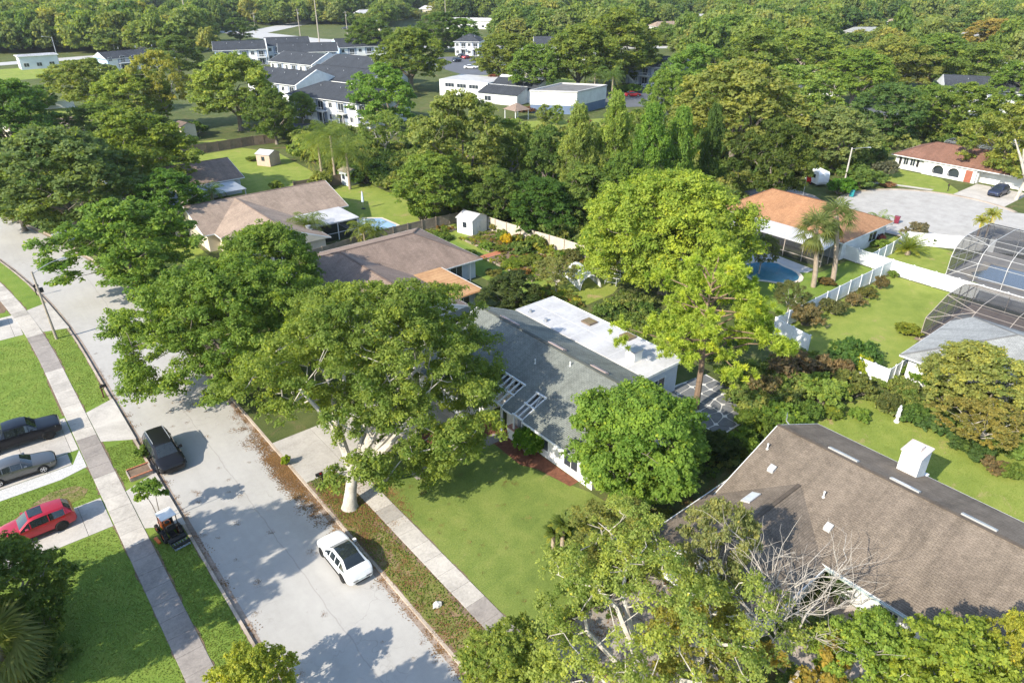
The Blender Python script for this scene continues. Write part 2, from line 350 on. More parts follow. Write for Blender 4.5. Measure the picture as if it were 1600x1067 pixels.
def crown_points(rng, n, R, z0, z1, shape):
    """clump centres: most on the outer shell of the crown, some inside; outline uneven"""
    pts = []; lobes = [(rng.random()*6.28, rng.random()*.28+.08) for _ in range(4)]
    for i in range(n):
        a = i*2.39996 + rng.normal()*.25; h = (i+.5)/n; h = min(.99, max(.01, h + rng.normal()*.05))
        if shape == 'dome': prof = math.sqrt(max(0, 1 - (max(0, h-.22)/.80)**2.0))*(0.80 + .2*min(1, h/.22))
        elif shape == 'round': prof = math.sqrt(max(0.03, 1 - (2*h-1)**2))
        elif shape == 'column': prof = min(1, (1.02-h)*2.6)**.7*(.8+.2*math.sin(h*9+i))
        else: prof = (1-h)**.8*.9 + .12                                   # cone
        out = 1 + sum(k*math.sin(a*(2+j)+p) for j, (p, k) in enumerate(lobes))*.55
        s = (.72 + .28*rng.random()) if rng.random() < .8 else .25 + .45*rng.random()
        r = R*prof*out*s
        pts.append((r*math.cos(a), r*math.sin(a), z0 + (z1-z0)*h))
    return np.array(pts)
def skeleton(rng, cs, H, fork, r0, limbs=5, lean=(0, 0), twigs=True, wig=.35):
    """tapered trunk, curved limbs, a branch to every clump"""
    m = MB(); rnd = lambda s: np.array([rng.normal()*s, rng.normal()*s, rng.normal()*s*.6])
    lean = (lean[0]*.18, lean[1]*.18); top = np.array([lean[0], lean[1], fork])
    m.tube([(0,0,-.15), (0,0,.25), (lean[0]*.4, lean[1]*.4, fork*.5), tuple(top)], [r0*1.5, r0*1.05, r0*.85, r0*.8], 9, False)
    ang = np.arctan2(cs[:, 1]-lean[1], cs[:, 0]-lean[0]); order = np.argsort(ang); groups = np.array_split(order, limbs)
    for g in groups:
        if len(g) == 0: continue
        mid = cs[g].mean(0); mid = top + (mid-top)*.85
        k1 = top*.6 + mid*.4 + rnd(wig) + np.array([0, 0, -.25*abs(mid[2]-top[2])*.3]); k2 = top*.25 + mid*.75 + rnd(wig)
        path = [top, k1, k2, mid]; m.tube([tuple(top-np.array([0,0,.3]))] + [tuple(p) for p in path[1:]], [r0*.62, r0*.45, r0*.32, r0*.2], 6, False)
        if not twigs: continue
        nodes = [path[int(q)] + (path[min(3, int(q)+1)]-path[int(q)])*(q-int(q)) for q in np.linspace(.5, 3, 9)]; far = max(np.linalg.norm(cs[g]-top, axis=1).max(), .1)
        for c in sorted(cs[g], key=lambda c: np.linalg.norm(c-top)):                  # each clump branches off the nearest wood already grown
            dc = np.linalg.norm(c-top); a = min(nodes, key=lambda q: np.linalg.norm(q-c) + 2*max(0, np.linalg.norm(q-top)-dc*.97)); f = np.linalg.norm(a-top)/far
            r = max(.018, r0*(.20-.13*min(1, f))); q1 = a*.6 + c*.4 + rnd(wig*.5); q2 = a*.25 + c*.75 + rnd(wig*.4)
            m.tube([tuple(a), tuple(q1), tuple(q2), tuple(c)], [r, r*.75, r*.5, r*.22], 5, False); nodes += [q1, q2]
    return m
def make_tree(seed, H, R, n, cr, leaves, size, shape='dome', base=.28, fork=.22, r0=.3, limbs=5, elong=1.7, mat=None, squash=.8, lean=(0, 0), bark=None, shell=.6, jit=.55, keep=None, low=False):
    rng = np.random.default_rng(seed); mat = mat or LEAF; bark = bark or BARK
    cs = crown_points(rng, n, R-cr*.6, H*base+cr*.4, H-cr*.7, shape)
    if keep: cs = np.array([c for c in cs if keep(c)])
    cs[:, 0] += lean[0]; cs[:, 1] += lean[1]
    rs = cr*(.65+.7*rng.random(len(cs)))
    V, tone = puff(rng, cs, rs, leaves/len(cs), size, elong, shell, squash=squash, jit=jit)
    tm = skeleton(rng, cs, H, H*fork, r0, limbs, lean, not low).mesh('trunk', bark, True)
    return tm, leaf_mesh('crown', V, tone, mat)
TREE_CAT = 'tree'
def tree_thing(name, meshes, label, loc, color, rz=0.0, scale=(1, 1, 1), group=None, cat='tree'):
    t = thing(name, label, cat, (loc[0], loc[1], 0), rz, group); t.scale = scale
    link('trunk', meshes[0], t); c = link('crown', meshes[1], t); c.color = (*color, 1); return t

def frond_pts(rng, az, lift, L, droop, n=9):
    d = np.array([math.cos(az), math.sin(az), 0]); p = np.zeros(3); out = [p.copy()]; e = lift
    for i in range(n):
        p = p + (d*math.cos(e) + np.array([0, 0, math.sin(e)]))*L/n; e -= droop/n*(.5+1.0*i/n); out.append(p.copy())
    return np.array(out)
def feather_crown(rng, n_fr, L, leaflet, wid, zc, droop=1.9, lift0=1.35, per=26, hang=.5, lift1=-.25):
    V = []; T = []
    for k in range(n_fr):
        f = frond_pts(rng, k*2.39996+rng.normal()*.2, lift0 + (lift1-lift0)*k/n_fr + rng.normal()*.1, L*(.8+.4*rng.random()), droop*(.8+.4*rng.random()))
        tone = np.clip(.45+.2*rng.normal(), 0, .88) if k < n_fr*.85 else .95
        for i in range(1, per+1):
            s = i/per*(len(f)-1); j = min(int(s), len(f)-2); a = f[j] + (f[j+1]-f[j])*(s-j); d = f[j+1]-f[j]; d = d/np.linalg.norm(d)
            side = np.cross(d, [0, 0, 1]); side = side/max(np.linalg.norm(side), 1e-6); ll = leaflet*math.sin(math.pi*min(.97, .12+.83*i/per))**.6
            for sg in (-1, 1):
                t = side*sg*.8 + d*.55 + np.array([0, 0, -hang]) + rng.normal(size=3)*.15; t = t/np.linalg.norm(t)*ll
                b = d*wid
                V.append([a-b*.5, a+t*.55-b*.6, a+t, a+t*.55+b*.6]); T.append(np.clip(tone+.08*rng.normal(), 0, 1))
        for j in range(len(f)-1):
            u_ = np.array([0, 0, .03]); V.append([f[j]-u_, f[j+1]-u_, f[j+1]+u_, f[j]+u_]); T.append(.6)
    V = np.array(V); V[:, :, 2] += zc; return V, np.array(T)
def fan_crown(rng, n_fr, stem, blade, zc, dead=6):
    V = []; T = []
    for k in range(n_fr+dead):
        dying = k >= n_fr; az = k*2.39996+rng.normal()*.2; el = 1.3-1.75*k/n_fr if not dying else -1.2+rng.normal()*.15
        d = np.array([math.cos(az)*math.cos(el), math.sin(az)*math.cos(el), math.sin(el)]); tip = d*stem*(.8+.4*rng.random()); tip[2] -= .12*stem
        side = np.cross(d, [0, 0, 1]); side /= max(np.linalg.norm(side), 1e-6); upv = np.cross(side, d); tone = np.clip(.45+.18*rng.normal(), 0, .85) if not dying else .99
        u_ = side*.025; V.append([-u_, tip-u_, tip+u_, u_*1]); T.append(.6)
        for q in range(15):
            a = -1.5+3.0*q/14; t = d*math.cos(a)+side*math.sin(a)+np.array([0, 0, -.38-.25*abs(a)])+upv*.15; t = t/np.linalg.norm(t)*blade*(.85+.3*rng.random()); b = np.cross(t, upv); b = b/max(np.linalg.norm(b), 1e-6)*.07
            V.append([tip-b*.2, tip+t*.5-b, tip+t*1.0+np.array([0,0,-.18*blade]), tip+t*.5+b]); T.append(np.clip(tone+.1*rng.normal(), 0, 1))
    V = np.array(V); V[:, :, 2] += zc; return V, np.array(T)
def palm(name, label, loc, color, kind, H, L, r=.17, seed=1, lean=(0, 0), n=24, group=None, cat='palm'):
    rng = np.random.default_rng(seed); t = thing(name, label, cat, (*loc, 0), 0, group)
    m = MB(); k = max(3, int(H/.5)); m.tube([(lean[0]*(i/k)**1.6, lean[1]*(i/k)**1.6, H*i/k-.1*(i == 0)) for i in range(k+1)], [r*(1.25-.3*i/k)*(1+.05*(i % 2)) for i in range(k+1)], 9)
    m.build('trunk', BARK_PALM, t, True)
    if kind == 'fan': V, T = fan_crown(rng, n, L*.6, L*.75, H)
    elif kind == 'sago': V, T = feather_crown(rng, n, L, L*.22, .06, H, .8, 1.25, 30, .05, .12)
    else: V, T = feather_crown(rng, n, L, L*.30, .055, H)
    V[:, :, 0] += lean[0]; V[:, :, 1] += lean[1]
    c = link('fronds', leaf_mesh('fronds', V, T, LEAF), t); c.color = (*color, 1); return t

def scatter(name, label, pts, sources, kind='stuff', parent=None, cat=None):
    """uncountable cover: points carry turn and size, one source mesh per point"""
    src = bpy.data.collections.new(name + '_sources')
    for i, me in enumerate(sources): src.objects.link(bpy.data.objects.new('%s_source_%d' % (name, i), me))
    me = bpy.data.meshes.new(name); P_ = np.array([p[:3] for p in pts], 'f'); me.vertices.add(len(P_)); me.vertices.foreach_set('co', P_.ravel())
    for an, col in (('size', 3), ('turn', 4), ('pick', 5), ('tall', 6)):
        a = me.attributes.new(an, 'FLOAT' if an != 'pick' else 'INT', 'POINT'); a.data.foreach_set('value', np.array([p[col] for p in pts], 'f' if an != 'pick' else 'i'))
    o = link(name, me, parent); tag(o, label, cat, None, kind)
    g = bpy.data.node_groups.new(name, 'GeometryNodeTree'); g.interface.new_socket('Geometry', in_out='INPUT', socket_type='NodeSocketGeometry'); g.interface.new_socket('Geometry', in_out='OUTPUT', socket_type='NodeSocketGeometry')
    gi = g.nodes.new('NodeGroupInput'); go = g.nodes.new('NodeGroupOutput'); ci = g.nodes.new('GeometryNodeCollectionInfo'); ip = g.nodes.new('GeometryNodeInstanceOnPoints')
    ci.inputs['Collection'].default_value = src; ci.inputs['Separate Children'].default_value = True; ci.inputs['Reset Children'].default_value = True
    def attr(an, typ):
        x = g.nodes.new('GeometryNodeInputNamedAttribute'); x.data_type = typ; x.inputs[0].default_value = an; return x.outputs['Attribute']
    cx = g.nodes.new('ShaderNodeCombineXYZ'); g.links.new(attr('turn', 'FLOAT'), cx.inputs[2])
    cs = g.nodes.new('ShaderNodeCombineXYZ'); sz = attr('size', 'FLOAT'); g.links.new(sz, cs.inputs[0]); g.links.new(sz, cs.inputs[1]); g.links.new(attr('tall', 'FLOAT'), cs.inputs[2])
    e2r = g.nodes.new('FunctionNodeEulerToRotation'); g.links.new(cx.outputs[0], e2r.inputs[0])
    m2p = g.nodes.new('GeometryNodeMeshToPoints')
    g.links.new(gi.outputs[0], m2p.inputs['Mesh']); g.links.new(m2p.outputs[0], ip.inputs['Points']); g.links.new(ci.outputs[0], ip.inputs['Instance']); ip.inputs['Pick Instance'].default_value = True
    g.links.new(attr('pick', 'INT'), ip.inputs['Instance Index']); g.links.new(e2r.outputs[0], ip.inputs['Rotation']); g.links.new(cs.outputs[0], ip.inputs['Scale']); g.links.new(ip.outputs[0], go.inputs[0])
    md = o.modifiers.new('scatter', 'NODES'); md.node_group = g; return o
# ------------------------------------------------------------ ground, street, pavements
def bend(v):
    if v < 72: return 0.0
    if v < 150: return -.00256*(v-72)**2
    return -.00256*78**2 - .399*(v-150)
VS = [-80, -40] + list(range(-20, 72, 8)) + list(range(72, 200, 4)) + [240, 300, 420]
def strip(name, u0, u1, z, mat, vs=VS, z2=None):
    m = MB()
    for a, b in zip(vs, vs[1:]):
        m.poly([(u0+bend(a), a, z), (u1+bend(a), a, z if z2 is None else z2), (u1+bend(b), b, z if z2 is None else z2), (u0+bend(b), b, z)])
    return m.build(name, mat)
def sheet(name, pts, z, mat, label=None):
    m = MB(); a = sum(pts[i][0]*pts[(i+1) % len(pts)][1]-pts[(i+1) % len(pts)][0]*pts[i][1] for i in range(len(pts)))
    m.poly([(x, y, z) for x, y in (pts if a > 0 else pts[::-1])]); return struct(m.build(name, mat), label)
sheet('ground', [(-1900, -1900), (1900, -1900), (1900, 1900), (-1900, 1900)], -.17, GROUND, 'rough ground under and beyond the whole neighbourhood')
struct(strip('street', 6.15, 13.5, -.125, ASPHALT), 'pale worn asphalt street crossing the picture from the bottom to the left')
struct(strip('gutter', 5.80, 6.15, -.12, GUTTER_M), 'concrete gutter along the parked black minivan'); struct(strip('gutter', 13.5, 13.86, -.12, GUTTER_M), 'stained concrete gutter along the white sedan side')
def kerb(a, b, label):
    m = MB()
    for p, q in zip(VS, VS[1:]):
        A = [(a+bend(p), p), (b+bend(p), p), (b+bend(q), q), (a+bend(q), q)]
        m.poly([(*A[0], .015), (*A[1], .015), (*A[2], .015), (*A[3], .015)]); m.poly([(*A[0], -.17), (*A[0], .015), (*A[3], .015), (*A[3], -.17)]); m.poly([(*A[1], .015), (*A[1], -.17), (*A[2], -.17), (*A[2], .015)])
    struct(m.build('kerb', KERB_M), label)
kerb(5.62, 5.80, 'straight concrete kerb beside the left verge'); kerb(13.86, 14.04, 'rusty brown concrete kerb beside the right verge')
# the two sides of the street stand one kerb higher
m = MB()
for a, b in zip(VS, VS[1:]): m.poly([(-1900, a, 0), (5.62+bend(a), a, 0), (5.62+bend(b), b, 0), (-1900, b, 0)])
struct(m.build('lawn', LAWN_LUSH), 'lawns on the left side of the street')
m = MB()
for a, b in zip(VS, VS[1:]): m.poly([(14.04+bend(a), a, 0), (1900, a, 0), (1900, b, 0), (14.04+bend(b), b, 0)])
m.poly([(-152, 420, 0), (1900, 420, 0), (1900, 1900, 0), (-152, 1900, 0)])
struct(m.build('terrain', GROUND), 'grassy ground under gardens and woods right of the street')
def slabs(name, label, u0, u1, v0, v1, step, mat, along='v', z=.03, gap=.018, curve=False, parent=None, dark=None, seed=3):
    """a pavement: a bed with each slab a piece of its own, joints open"""
    rnd = random.Random(seed)
    if parent is None:
        parent = struct(boxo(name, (u0+.01, u1-.01, v0+.01, v1-.01, -.1, z-.022), CONC_DARK) if not curve else strip(name, u0+.01, u1-.01, z-.022, CONC_DARK, [x for x in VS if v0 <= x <= v1]), label)
    base = {}
    p = (v0 if along == 'v' else u0); end = (v1 if along == 'v' else u1); wd = (u1-u0 if along == 'v' else v1-v0)-2*gap
    while p < end-.05:
        q = min(p+step, end); L = round(q-p-gap, 3); mt = dark(p) if dark else mat; key = (L, mt.name)
        if key not in base:
            b = MB(); hx, hy = (wd/2, L/2) if along == 'v' else (L/2, wd/2)
            b.raw([(-hx,-hy,-.06),(hx,-hy,-.06),(hx,hy,-.06),(-hx,hy,-.06),(-hx,-hy,-.008),(hx,-hy,-.008),(hx,hy,-.008),(-hx,hy,-.008),(-hx+.012,-hy+.012,0),(hx-.012,-hy+.012,0),(hx-.012,hy-.012,0),(-hx+.012,hy-.012,0)],
                  [(0,1,5,4),(1,2,6,5),(2,3,7,6),(3,0,4,7),(4,5,9,8),(5,6,10,9),(6,7,11,10),(7,4,8,11),(8,9,10,11)]); base[key] = b.mesh('slab', mt)
        o = link('slab', base[key], parent); mid = (p+q)/2
        if along == 'v': o.location = ((u0+u1)/2 + (bend(mid) if curve else 0), mid, z + rnd.uniform(-.004, .004)); o.rotation_euler = (0, 0, math.atan2(bend(mid-1)-bend(mid+1), 2) if curve else 0)
        else: o.location = (mid, (v0+v1)/2, z + rnd.uniform(-.004, .004))
        p = q
    return parent
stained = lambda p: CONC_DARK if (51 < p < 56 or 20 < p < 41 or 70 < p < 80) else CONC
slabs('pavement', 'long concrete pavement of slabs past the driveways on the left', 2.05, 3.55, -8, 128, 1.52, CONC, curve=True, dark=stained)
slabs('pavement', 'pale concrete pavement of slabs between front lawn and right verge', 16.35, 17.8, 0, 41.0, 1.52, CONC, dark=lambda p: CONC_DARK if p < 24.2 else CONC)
# driveways left of the street
def drive(name, label, u0, u1, v0, v1, step, mat=CONC_DRIVE, along='u', z=.022, seed=1): return slabs(name, label, u0, u1, v0, v1, step, mat, along, z, .02, seed=seed)
drive('driveway', 'concrete driveway under the black pickup', -14, 2.0, 56.0, 61.6, 3.1)
drive('driveway', 'narrow concrete strip under the grey sedan', -14, 1.2, 54.2, 55.95, 3.4, seed=5)
drive('driveway', 'concrete driveway under the red hatchback', -14, 2.0, 45.0, 48.7, 2.9, CONC_DRIVE, seed=7)
sheet('gravel_strip', [(-14, 52.9), (.2, 52.7), (2.0, 53.2), (2.0, 55.9), (1.25, 54.15), (-14, 54.15)], .02, GRAVEL, 'white gravel strip beside the grey sedan')
def apron(label, pts): 
    sheet('driveway_apron', pts, .016, CONC_DRIVE, label)
apron('concrete apron joining the pickup driveway to the street', [(3.57, 56.0), (5.62, 54.7), (5.85, 54.6), (5.85, 62.3), (5.62, 62.2), (3.57, 61.3)])
apron('concrete apron in front of the red hatchback driveway', [(3.57, 43.4), (5.62, 42.2), (5.85, 42.1), (5.85, 49.3), (5.62, 49.2), (3.57, 48.3)])
apron('far concrete apron beside the tall leaning lamp post', [(3.4, 80.6), (5.5, 80.0), (5.7, 80.0), (5.1, 88.6), (4.9, 88.5), (2.9, 87.6)])
drive('driveway', 'concrete driveway at the far left behind the lamp post', -14, 1.75, 81.2, 87.2, 3.0, seed=9)
sheet('bare_patch', [(-2.2, 49.4), (-.6, 49.2), (1.1, 49.5), (1.5, 50.3), (.9, 51.3), (-.6, 51.6), (-2.0, 50.9)], .012, LAWN_POOR, 'worn brown patch in the grass between gravel and red hatchback')
sheet('bare_patch', [(-2, 89), (1.0, 88.5), (1.8, 92), (1.6, 97), (-.5, 99), (-3, 96)], .012, SOIL, 'sandy bare ground left of the far pavement')
# right side: verge, lawns, beds
m = MB()
for a, b in zip(VS, VS[1:]):
    if b <= 41 and a >= -20: m.poly([(14.04, a, .006), (16.35, a, .006), (16.35, b, .006), (14.04, b, .006)])
struct(m.build('verge', LAWN_POOR), 'patchy brown and green verge beside the white sedan')
sheet('lawn', [(17.82, 20.4), (30.0, 20.4), (29.4, 27), (28.6, 29.2), (28.0, 31.5), (28.0, 39.5), (17.82, 39.5)], .01, LAWN, 'front lawn of the green roofed house')
drive('driveway', 'concrete driveway to the garage of the green roofed house', 14.05, 27.6, 40.9, 47.2, 3.2, seed=11)
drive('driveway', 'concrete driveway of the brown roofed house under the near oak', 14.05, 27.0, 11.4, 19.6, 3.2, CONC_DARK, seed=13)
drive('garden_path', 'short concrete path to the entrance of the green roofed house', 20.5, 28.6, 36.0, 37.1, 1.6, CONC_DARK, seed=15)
sheet('mulch_bed', [(28.0, 39.4), (29.5, 39.4), (29.5, 33.0), (29.55, 28.4), (28.7, 28.4), (28.2, 31.4), (27.5, 32.6), (27.6, 35.9), (26.6, 37.2), (26.6, 39.4)], .02, MULCH, 'red mulch bed along the front of the green roofed house')
sheet('mulch_bed', [(23.6, 40.6), (23.6, 38.4), (26.4, 38.0), (27.4, 40.6)], .02, MULCH, 'red mulch bed beside the garage driveway')
sheet('lawn', [(46.2, 0), (60, 0), (61, 14), (59, 18.5), (56, 21), (50.5, 24.0), (47, 24.5), (44, 22), (30, 21.4), (30, 20.3), (46.5, 20.1)], .008, LAWN_YARD, 'back lawn behind the brown roofed house')
sheet('lawn', [(62, 21), (71, 22.5), (86.2, 24), (86.2, 32.2), (62.5, 32.7), (58, 31)], .008, LAWN_YARD, 'sunny lawn inside the white vinyl fence')
sheet('lawn', [(66, 33), (86.2, 32.9), (86.6, 38), (80, 38.2), (72, 46), (66, 46)], .008, LAWN_LUSH, 'small lawn around the tall palms by the pool')
sheet('lawn', [(87.6, 33), (87.6, 40), (94.5, 41.5), (100, 40), (100.5, 31), (102, 27), (88, 27)], .008, LAWN_YARD, 'side lawn with the sago palm near the round street end')
sheet('lawn', [(43.5, 85), (56.5, 84), (57, 109), (53, 111), (44, 104)], .008, LAWN_YARD, 'back lawn with pool behind the tan roofed house')
sheet('lawn', [(36, 112), (52.3, 112), (54, 140), (50, 149), (38, 148), (34, 130)], .008, LAWN_YARD, 'far back lawn with the small pink shed')
sheet('lawn', [(38.2, 150), (52, 150), (50, 160), (36, 162)], .008, LAWN_YARD, 'small far lawn enclosed by the wooden fence')
sheet('lawn', [(14.1, 82), (24, 82), (24, 99), (11.6, 106), (12.4, 98), (13.4, 88)], .008, LAWN_YARD, 'front lawn by the kerb left of the tan roofed house')
sheet('lawn', [(16, 185), (32, 182), (32, 225), (14, 230)], .008, LAWN_YARD, 'bright far lawn at the left edge')
sheet('lawn', [(24, 290), (58, 290), (58, 325), (24, 325)], .008, LAWN_YARD, 'distant grass strip below the far road')
sheet('lawn', [(119, 255), (165, 250), (200, 330), (135, 345)], .008, LAWN_YARD, 'distant open grass beside the blue apartment block')
sheet('lawn', [(140, 158), (160, 150), (175, 190), (150, 205)], .008, LAWN_YARD, 'grass around the oaks beyond the clubhouse')
sheet('lawn', [(106, 118), (132, 112), (135, 121), (112, 134)], .008, LAWN_YARD, 'grass strip in front of the white block building')
sheet('lawn', [(47.2, 56), (52, 58), (52, 80), (47.2, 80)], .008, LAWN_LUSH, 'narrow lawn between brown roofed house and vegetable garden')
# cul-de-sac
def ring(cx, cy, r, n, a0=0, a1=2*math.pi): return [(cx+r*math.cos(a0+(a1-a0)*i/n), cy+r*math.sin(a0+(a1-a0)*i/n)) for i in range(n+1)]
CC = (114.5, 39.5)
circle = ring(*CC, 13.2, 40, R_(-35), R_(270))
street2 = circle + [(118.5, 22), (124, 8), (128, -20), (136, -20), (133, 8), (129.5, 24)]
sheet('street_end', street2, .02, M('pale_street_concrete', (.41,.39,.36), (.31,.293,.268), .55, .9, .2), 'pale round street end in front of the low white house')
m = MB(); k0 = ring(*CC, 13.2, 40, R_(-35), R_(270)); k1 = ring(*CC, 13.75, 40, R_(-35), R_(270))
for i in range(40):
    a, b, c, d = k0[i], k0[i+1], k1[i+1], k1[i]; m.poly([(*a, .10), (*d, .10), (*c, .10), (*b, .10)]); m.poly([(*a, 0), (*a, .10), (*b, .10), (*b, 0)])
struct(m.build('kerb', KERB_M), 'curved kerb around the round street end')
sheet('lawn', [(128.5, 41.5), (131.3, 42.3), (137, 47.5), (137.6, 56), (128, 60), (122, 53.5), (126.5, 49)], .012, LAWN_YARD, 'front lawn of the low white house with arches')
sheet('pavement', [(127.6, 45.2), (128.8, 45.2), (126.6, 52.2), (124.9, 54.5), (124.2, 53.5), (125.7, 51.6)], .03, CONC, 'short curved pavement crossing the lawn of the white house')
drive('driveway', 'wide concrete driveway of the white house with arches', 127.5, 138.2, 34.0, 42.0, 3.6, seed=17)
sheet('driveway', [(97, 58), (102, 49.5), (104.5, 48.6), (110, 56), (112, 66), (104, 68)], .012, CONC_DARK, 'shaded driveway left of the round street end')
# roads and lots far away
FAR_ROAD = M('far_pale_road', (.42,.41,.39), (.36,.35,.335), .1, .9, .2); LOT = M('dark_parking_asphalt', (.12,.125,.14), (.095,.10,.11), .2, .9, .2)
sheet('far_road', [(143, 440), (158, 440), (170, 360), (186, 318), (225, 270), (300, 215), (290, 206), (216, 255), (172, 308), (148, 352)], .02, FAR_ROAD, 'pale distant main road behind the apartments')
sheet('far_road', [(-60, 330), (120, 345), (150, 360), (150, 372), (118, 357), (-60, 340)], .024, FAR_ROAD, 'distant road passing the woods at upper left')
sheet('far_road', [(150, 420), (250, 520), (262, 512), (160, 408)], .028, FAR_ROAD, 'side road far off near the tall poles')
sheet('parking_lot', [(148, 205), (178, 196), (196, 245), (160, 262)], .016, LOT, 'dark parking lot with distant cars')
sheet('parking_lot', [(136, 136), (170, 118), (182, 146), (150, 158)], .016, LOT, 'dark drive right of the white block building')
sheet('parking_lot', [(176, 76), (205, 60), (212, 84), (186, 98)], .016, LOT, 'shaded lane behind the brown roofed white house')
sheet('parking_lot', [(58, 138), (70, 132), (78, 160), (66, 168)], .016, LOT, 'dark lane below the near apartment block')

# ragged bare soil, its brown also painting the shadow line of the grass edge
def ragged(label, u, side, v0, v1, curve=False, wmax=.16, seed=1, skip=()):
    rr = random.Random(seed); m = MB(); v = v0; w0 = rr.uniform(.02, wmax)
    while v < v1:
        d = rr.uniform(.15, .5); w1 = max(.0, min(wmax, w0+rr.gauss(0, .05))); b0, b1 = (bend(v), bend(v+d)) if curve else (0, 0)
        if not any(a < v < b for a, b in skip): m.poly([(u+b0, v, .014), (u+b0+side*w0, v, .014), (u+b1+side*w1, v+d, .014), (u+b1, v+d, .014)][::side])
        v += d; w0 = w1
    return struct(m.build('soil_shade_edge', SOIL), label)
ragged('thin bare soil and painted grass shadow along the house side of the left pavement', 2.05, -1, 20, 110, True, .14, 1, [(45, 48.7), (53.2, 61.6), (81, 87.3)])
ragged('thin bare soil and painted grass shadow along the verge side of the left pavement', 3.55, 1, 20, 110, True, .12, 2, [(43.4, 48.4), (56, 61.4), (80.5, 87.7)])
ragged('thin bare soil and painted grass shadow between left verge and kerb', 5.62, -1, 20, 110, True, .10, 3, [(42, 49.3), (54.6, 62.3), (80, 88.6)])
ragged('thin bare soil and painted grass shadow between right verge and kerb', 14.04, 1, 19.6, 40.8, False, .30, 4); ragged('thin bare soil and painted grass shadow along the verge side of the right pavement', 16.35, -1, 19.6, 41, False, .34, 5); ragged('thin bare soil and painted grass shadow along the lawn side of the right pavement', 17.8, 1, 20.4, 39.5, False, .08, 6)
sheet('garden_ground', [(47.1, 49.5), (56, 50), (61, 52.5), (60.2, 63), (58.6, 73), (57.6, 81.8), (47.1, 81.6)], .004, LAWN_YARD, 'grassy ground of the vegetable garden behind the hipped roof')
# ------------------------------------------------------------ houses
def part(mb, name, mat, t, parent=None, smooth=False):
    """a part modelled in place: same ground coordinates as its house"""
    o = mb.build(name, mat, parent or t, smooth)
    if parent is None: o.location = (-t.location[0], -t.location[1], -t.location[2])
    return o
def slope(m, A, B, Cc, D, course=.145, lift=.014, uo=0.0):
    """A,B along the eave, Cc above B, D above A: overlapping shingle courses"""
    A, B, Cc, D = map(Vector, (A, B, Cc, D)); e = (B-A).normalized(); nrm = (B-A).cross(D-A)
    if nrm.length < 1e-6: nrm = (B-A).cross(Cc-A)
    nrm.normalize(); nrm = nrm if nrm.z > 0 else -nrm
    S = ((A+B)/2 - (Cc+D)/2); S = (S - e*S.dot(e)).length; n = max(2, int(S/course)); o = A
    for k in range(n):
        t0, t1 = k/n, min(1.0, (k+1)/n + .02/S); a, b, c, d = A.lerp(D, t0), B.lerp(Cc, t0), B.lerp(Cc, t1), A.lerp(D, t1)
        up = nrm*lift; q = [a+up, b+up, c, d]
        if (B-A).cross(D-A).z < 0: q = q[::-1]
        uv = [((p-o).dot(e)+uo, S*(t0 if i else t0)) for i, p in enumerate(q)]
        uv = [((p-o).dot(e)+uo, ((p-o)-e*(p-o).dot(e)).length) for p in q]
        m.poly(q, uv)
        f = [a, b, b+up, a+up]; m.poly(f, [((p-o).dot(e)+uo, S*t0) for p in f])
def hip_roof(t, u0, u1, v0, v1, ze, zr, axis, i0, i1, mat, name='roof', fascia=WHITE, thick=.16, off=0.0, skip=()):
    """ridge along axis, shifted by off; i0, i1 = hip inset at each end (0 = gable)"""
    m = MB()
    if axis == 'v':
        um = (u0+u1)/2+off; a, b = (um, v0+i0, zr), (um, v1-i1, zr); P0, P1, P2, P3 = (u0, v0, ze), (u1, v0, ze), (u1, v1, ze), (u0, v1, ze)
        slope(m, P0, P3, b, a); slope(m, P1, P2, b, a); ends = [(P0, P1, a, i0), (P3, P2, b, i1)]
    else:
        vm = (v0+v1)/2+off; a, b = (u0+i0, vm, zr), (u1-i1, vm, zr); P0, P1, P2, P3 = (u0, v0, ze), (u1, v0, ze), (u1, v1, ze), (u0, v1, ze)
        slope(m, P0, P1, b, a); slope(m, P3, P2, b, a); ends = [(P0, P3, a, i0), (P1, P2, b, i1)]
    g = MB()
    for A, B, T, ins in ends:
        if ins > 0: slope(m, A, B, T, T)
        else: g.poly([tuple(Vector(A)-Vector((0,0,.02))), tuple(Vector(B)-Vector((0,0,.02))), tuple(Vector(T)-Vector((0,0,.05)))])
    o = part(m, name, mat, t)
    # underside, fascia and ridge cap
    s = MB(); s.poly([(u0+.02, v0+.02, ze-.07), (u0+.02, v1-.02, ze-.07), (u1-.02, v1-.02, ze-.07), (u1-.02, v0+.02, ze-.07)])
    for A, B in ((P0, P1), (P1, P2), (P2, P3), (P3, P0)):
        gable = any(i == 0 and {A, B} == {X, Y} for X, Y, T, i in ends)
        if gable:
            T = [T for X, Y, T, i in ends if {A, B} == {X, Y}][0]
            for X in (A, B): s.beam(tuple(Vector(X)-Vector((0,0,.06))), tuple(Vector(T)-Vector((0,0,.06))), .05, .14)
        else: s.beam((A[0], A[1], ze-.055), (B[0], B[1], ze-.055), .05, .14)
    s.build('fascia', fascia, o)
    r = MB(); r.beam((a[0], a[1], zr+.02), (b[0], b[1], zr+.02), .26, .035); 
    for A, B, T, ins in ends:
        if ins > 0:
            for X in (A, B): r.beam((X[0], X[1], X[2]+.02), (T[0], T[1], T[2]+.015), .2, .03)
    r.build('ridge_cap', mat, o)
    return o, g
def walls(t, boxes, mat, h, gables=None, name='wall'):
    m = MB()
    for (u0, u1, v0, v1) in boxes: m.box(u0, u1, v0, v1, -.05, h)
    if gables:
        for g in gables: m.raw(g.v, g.f)
    return part(m, name, mat, t)
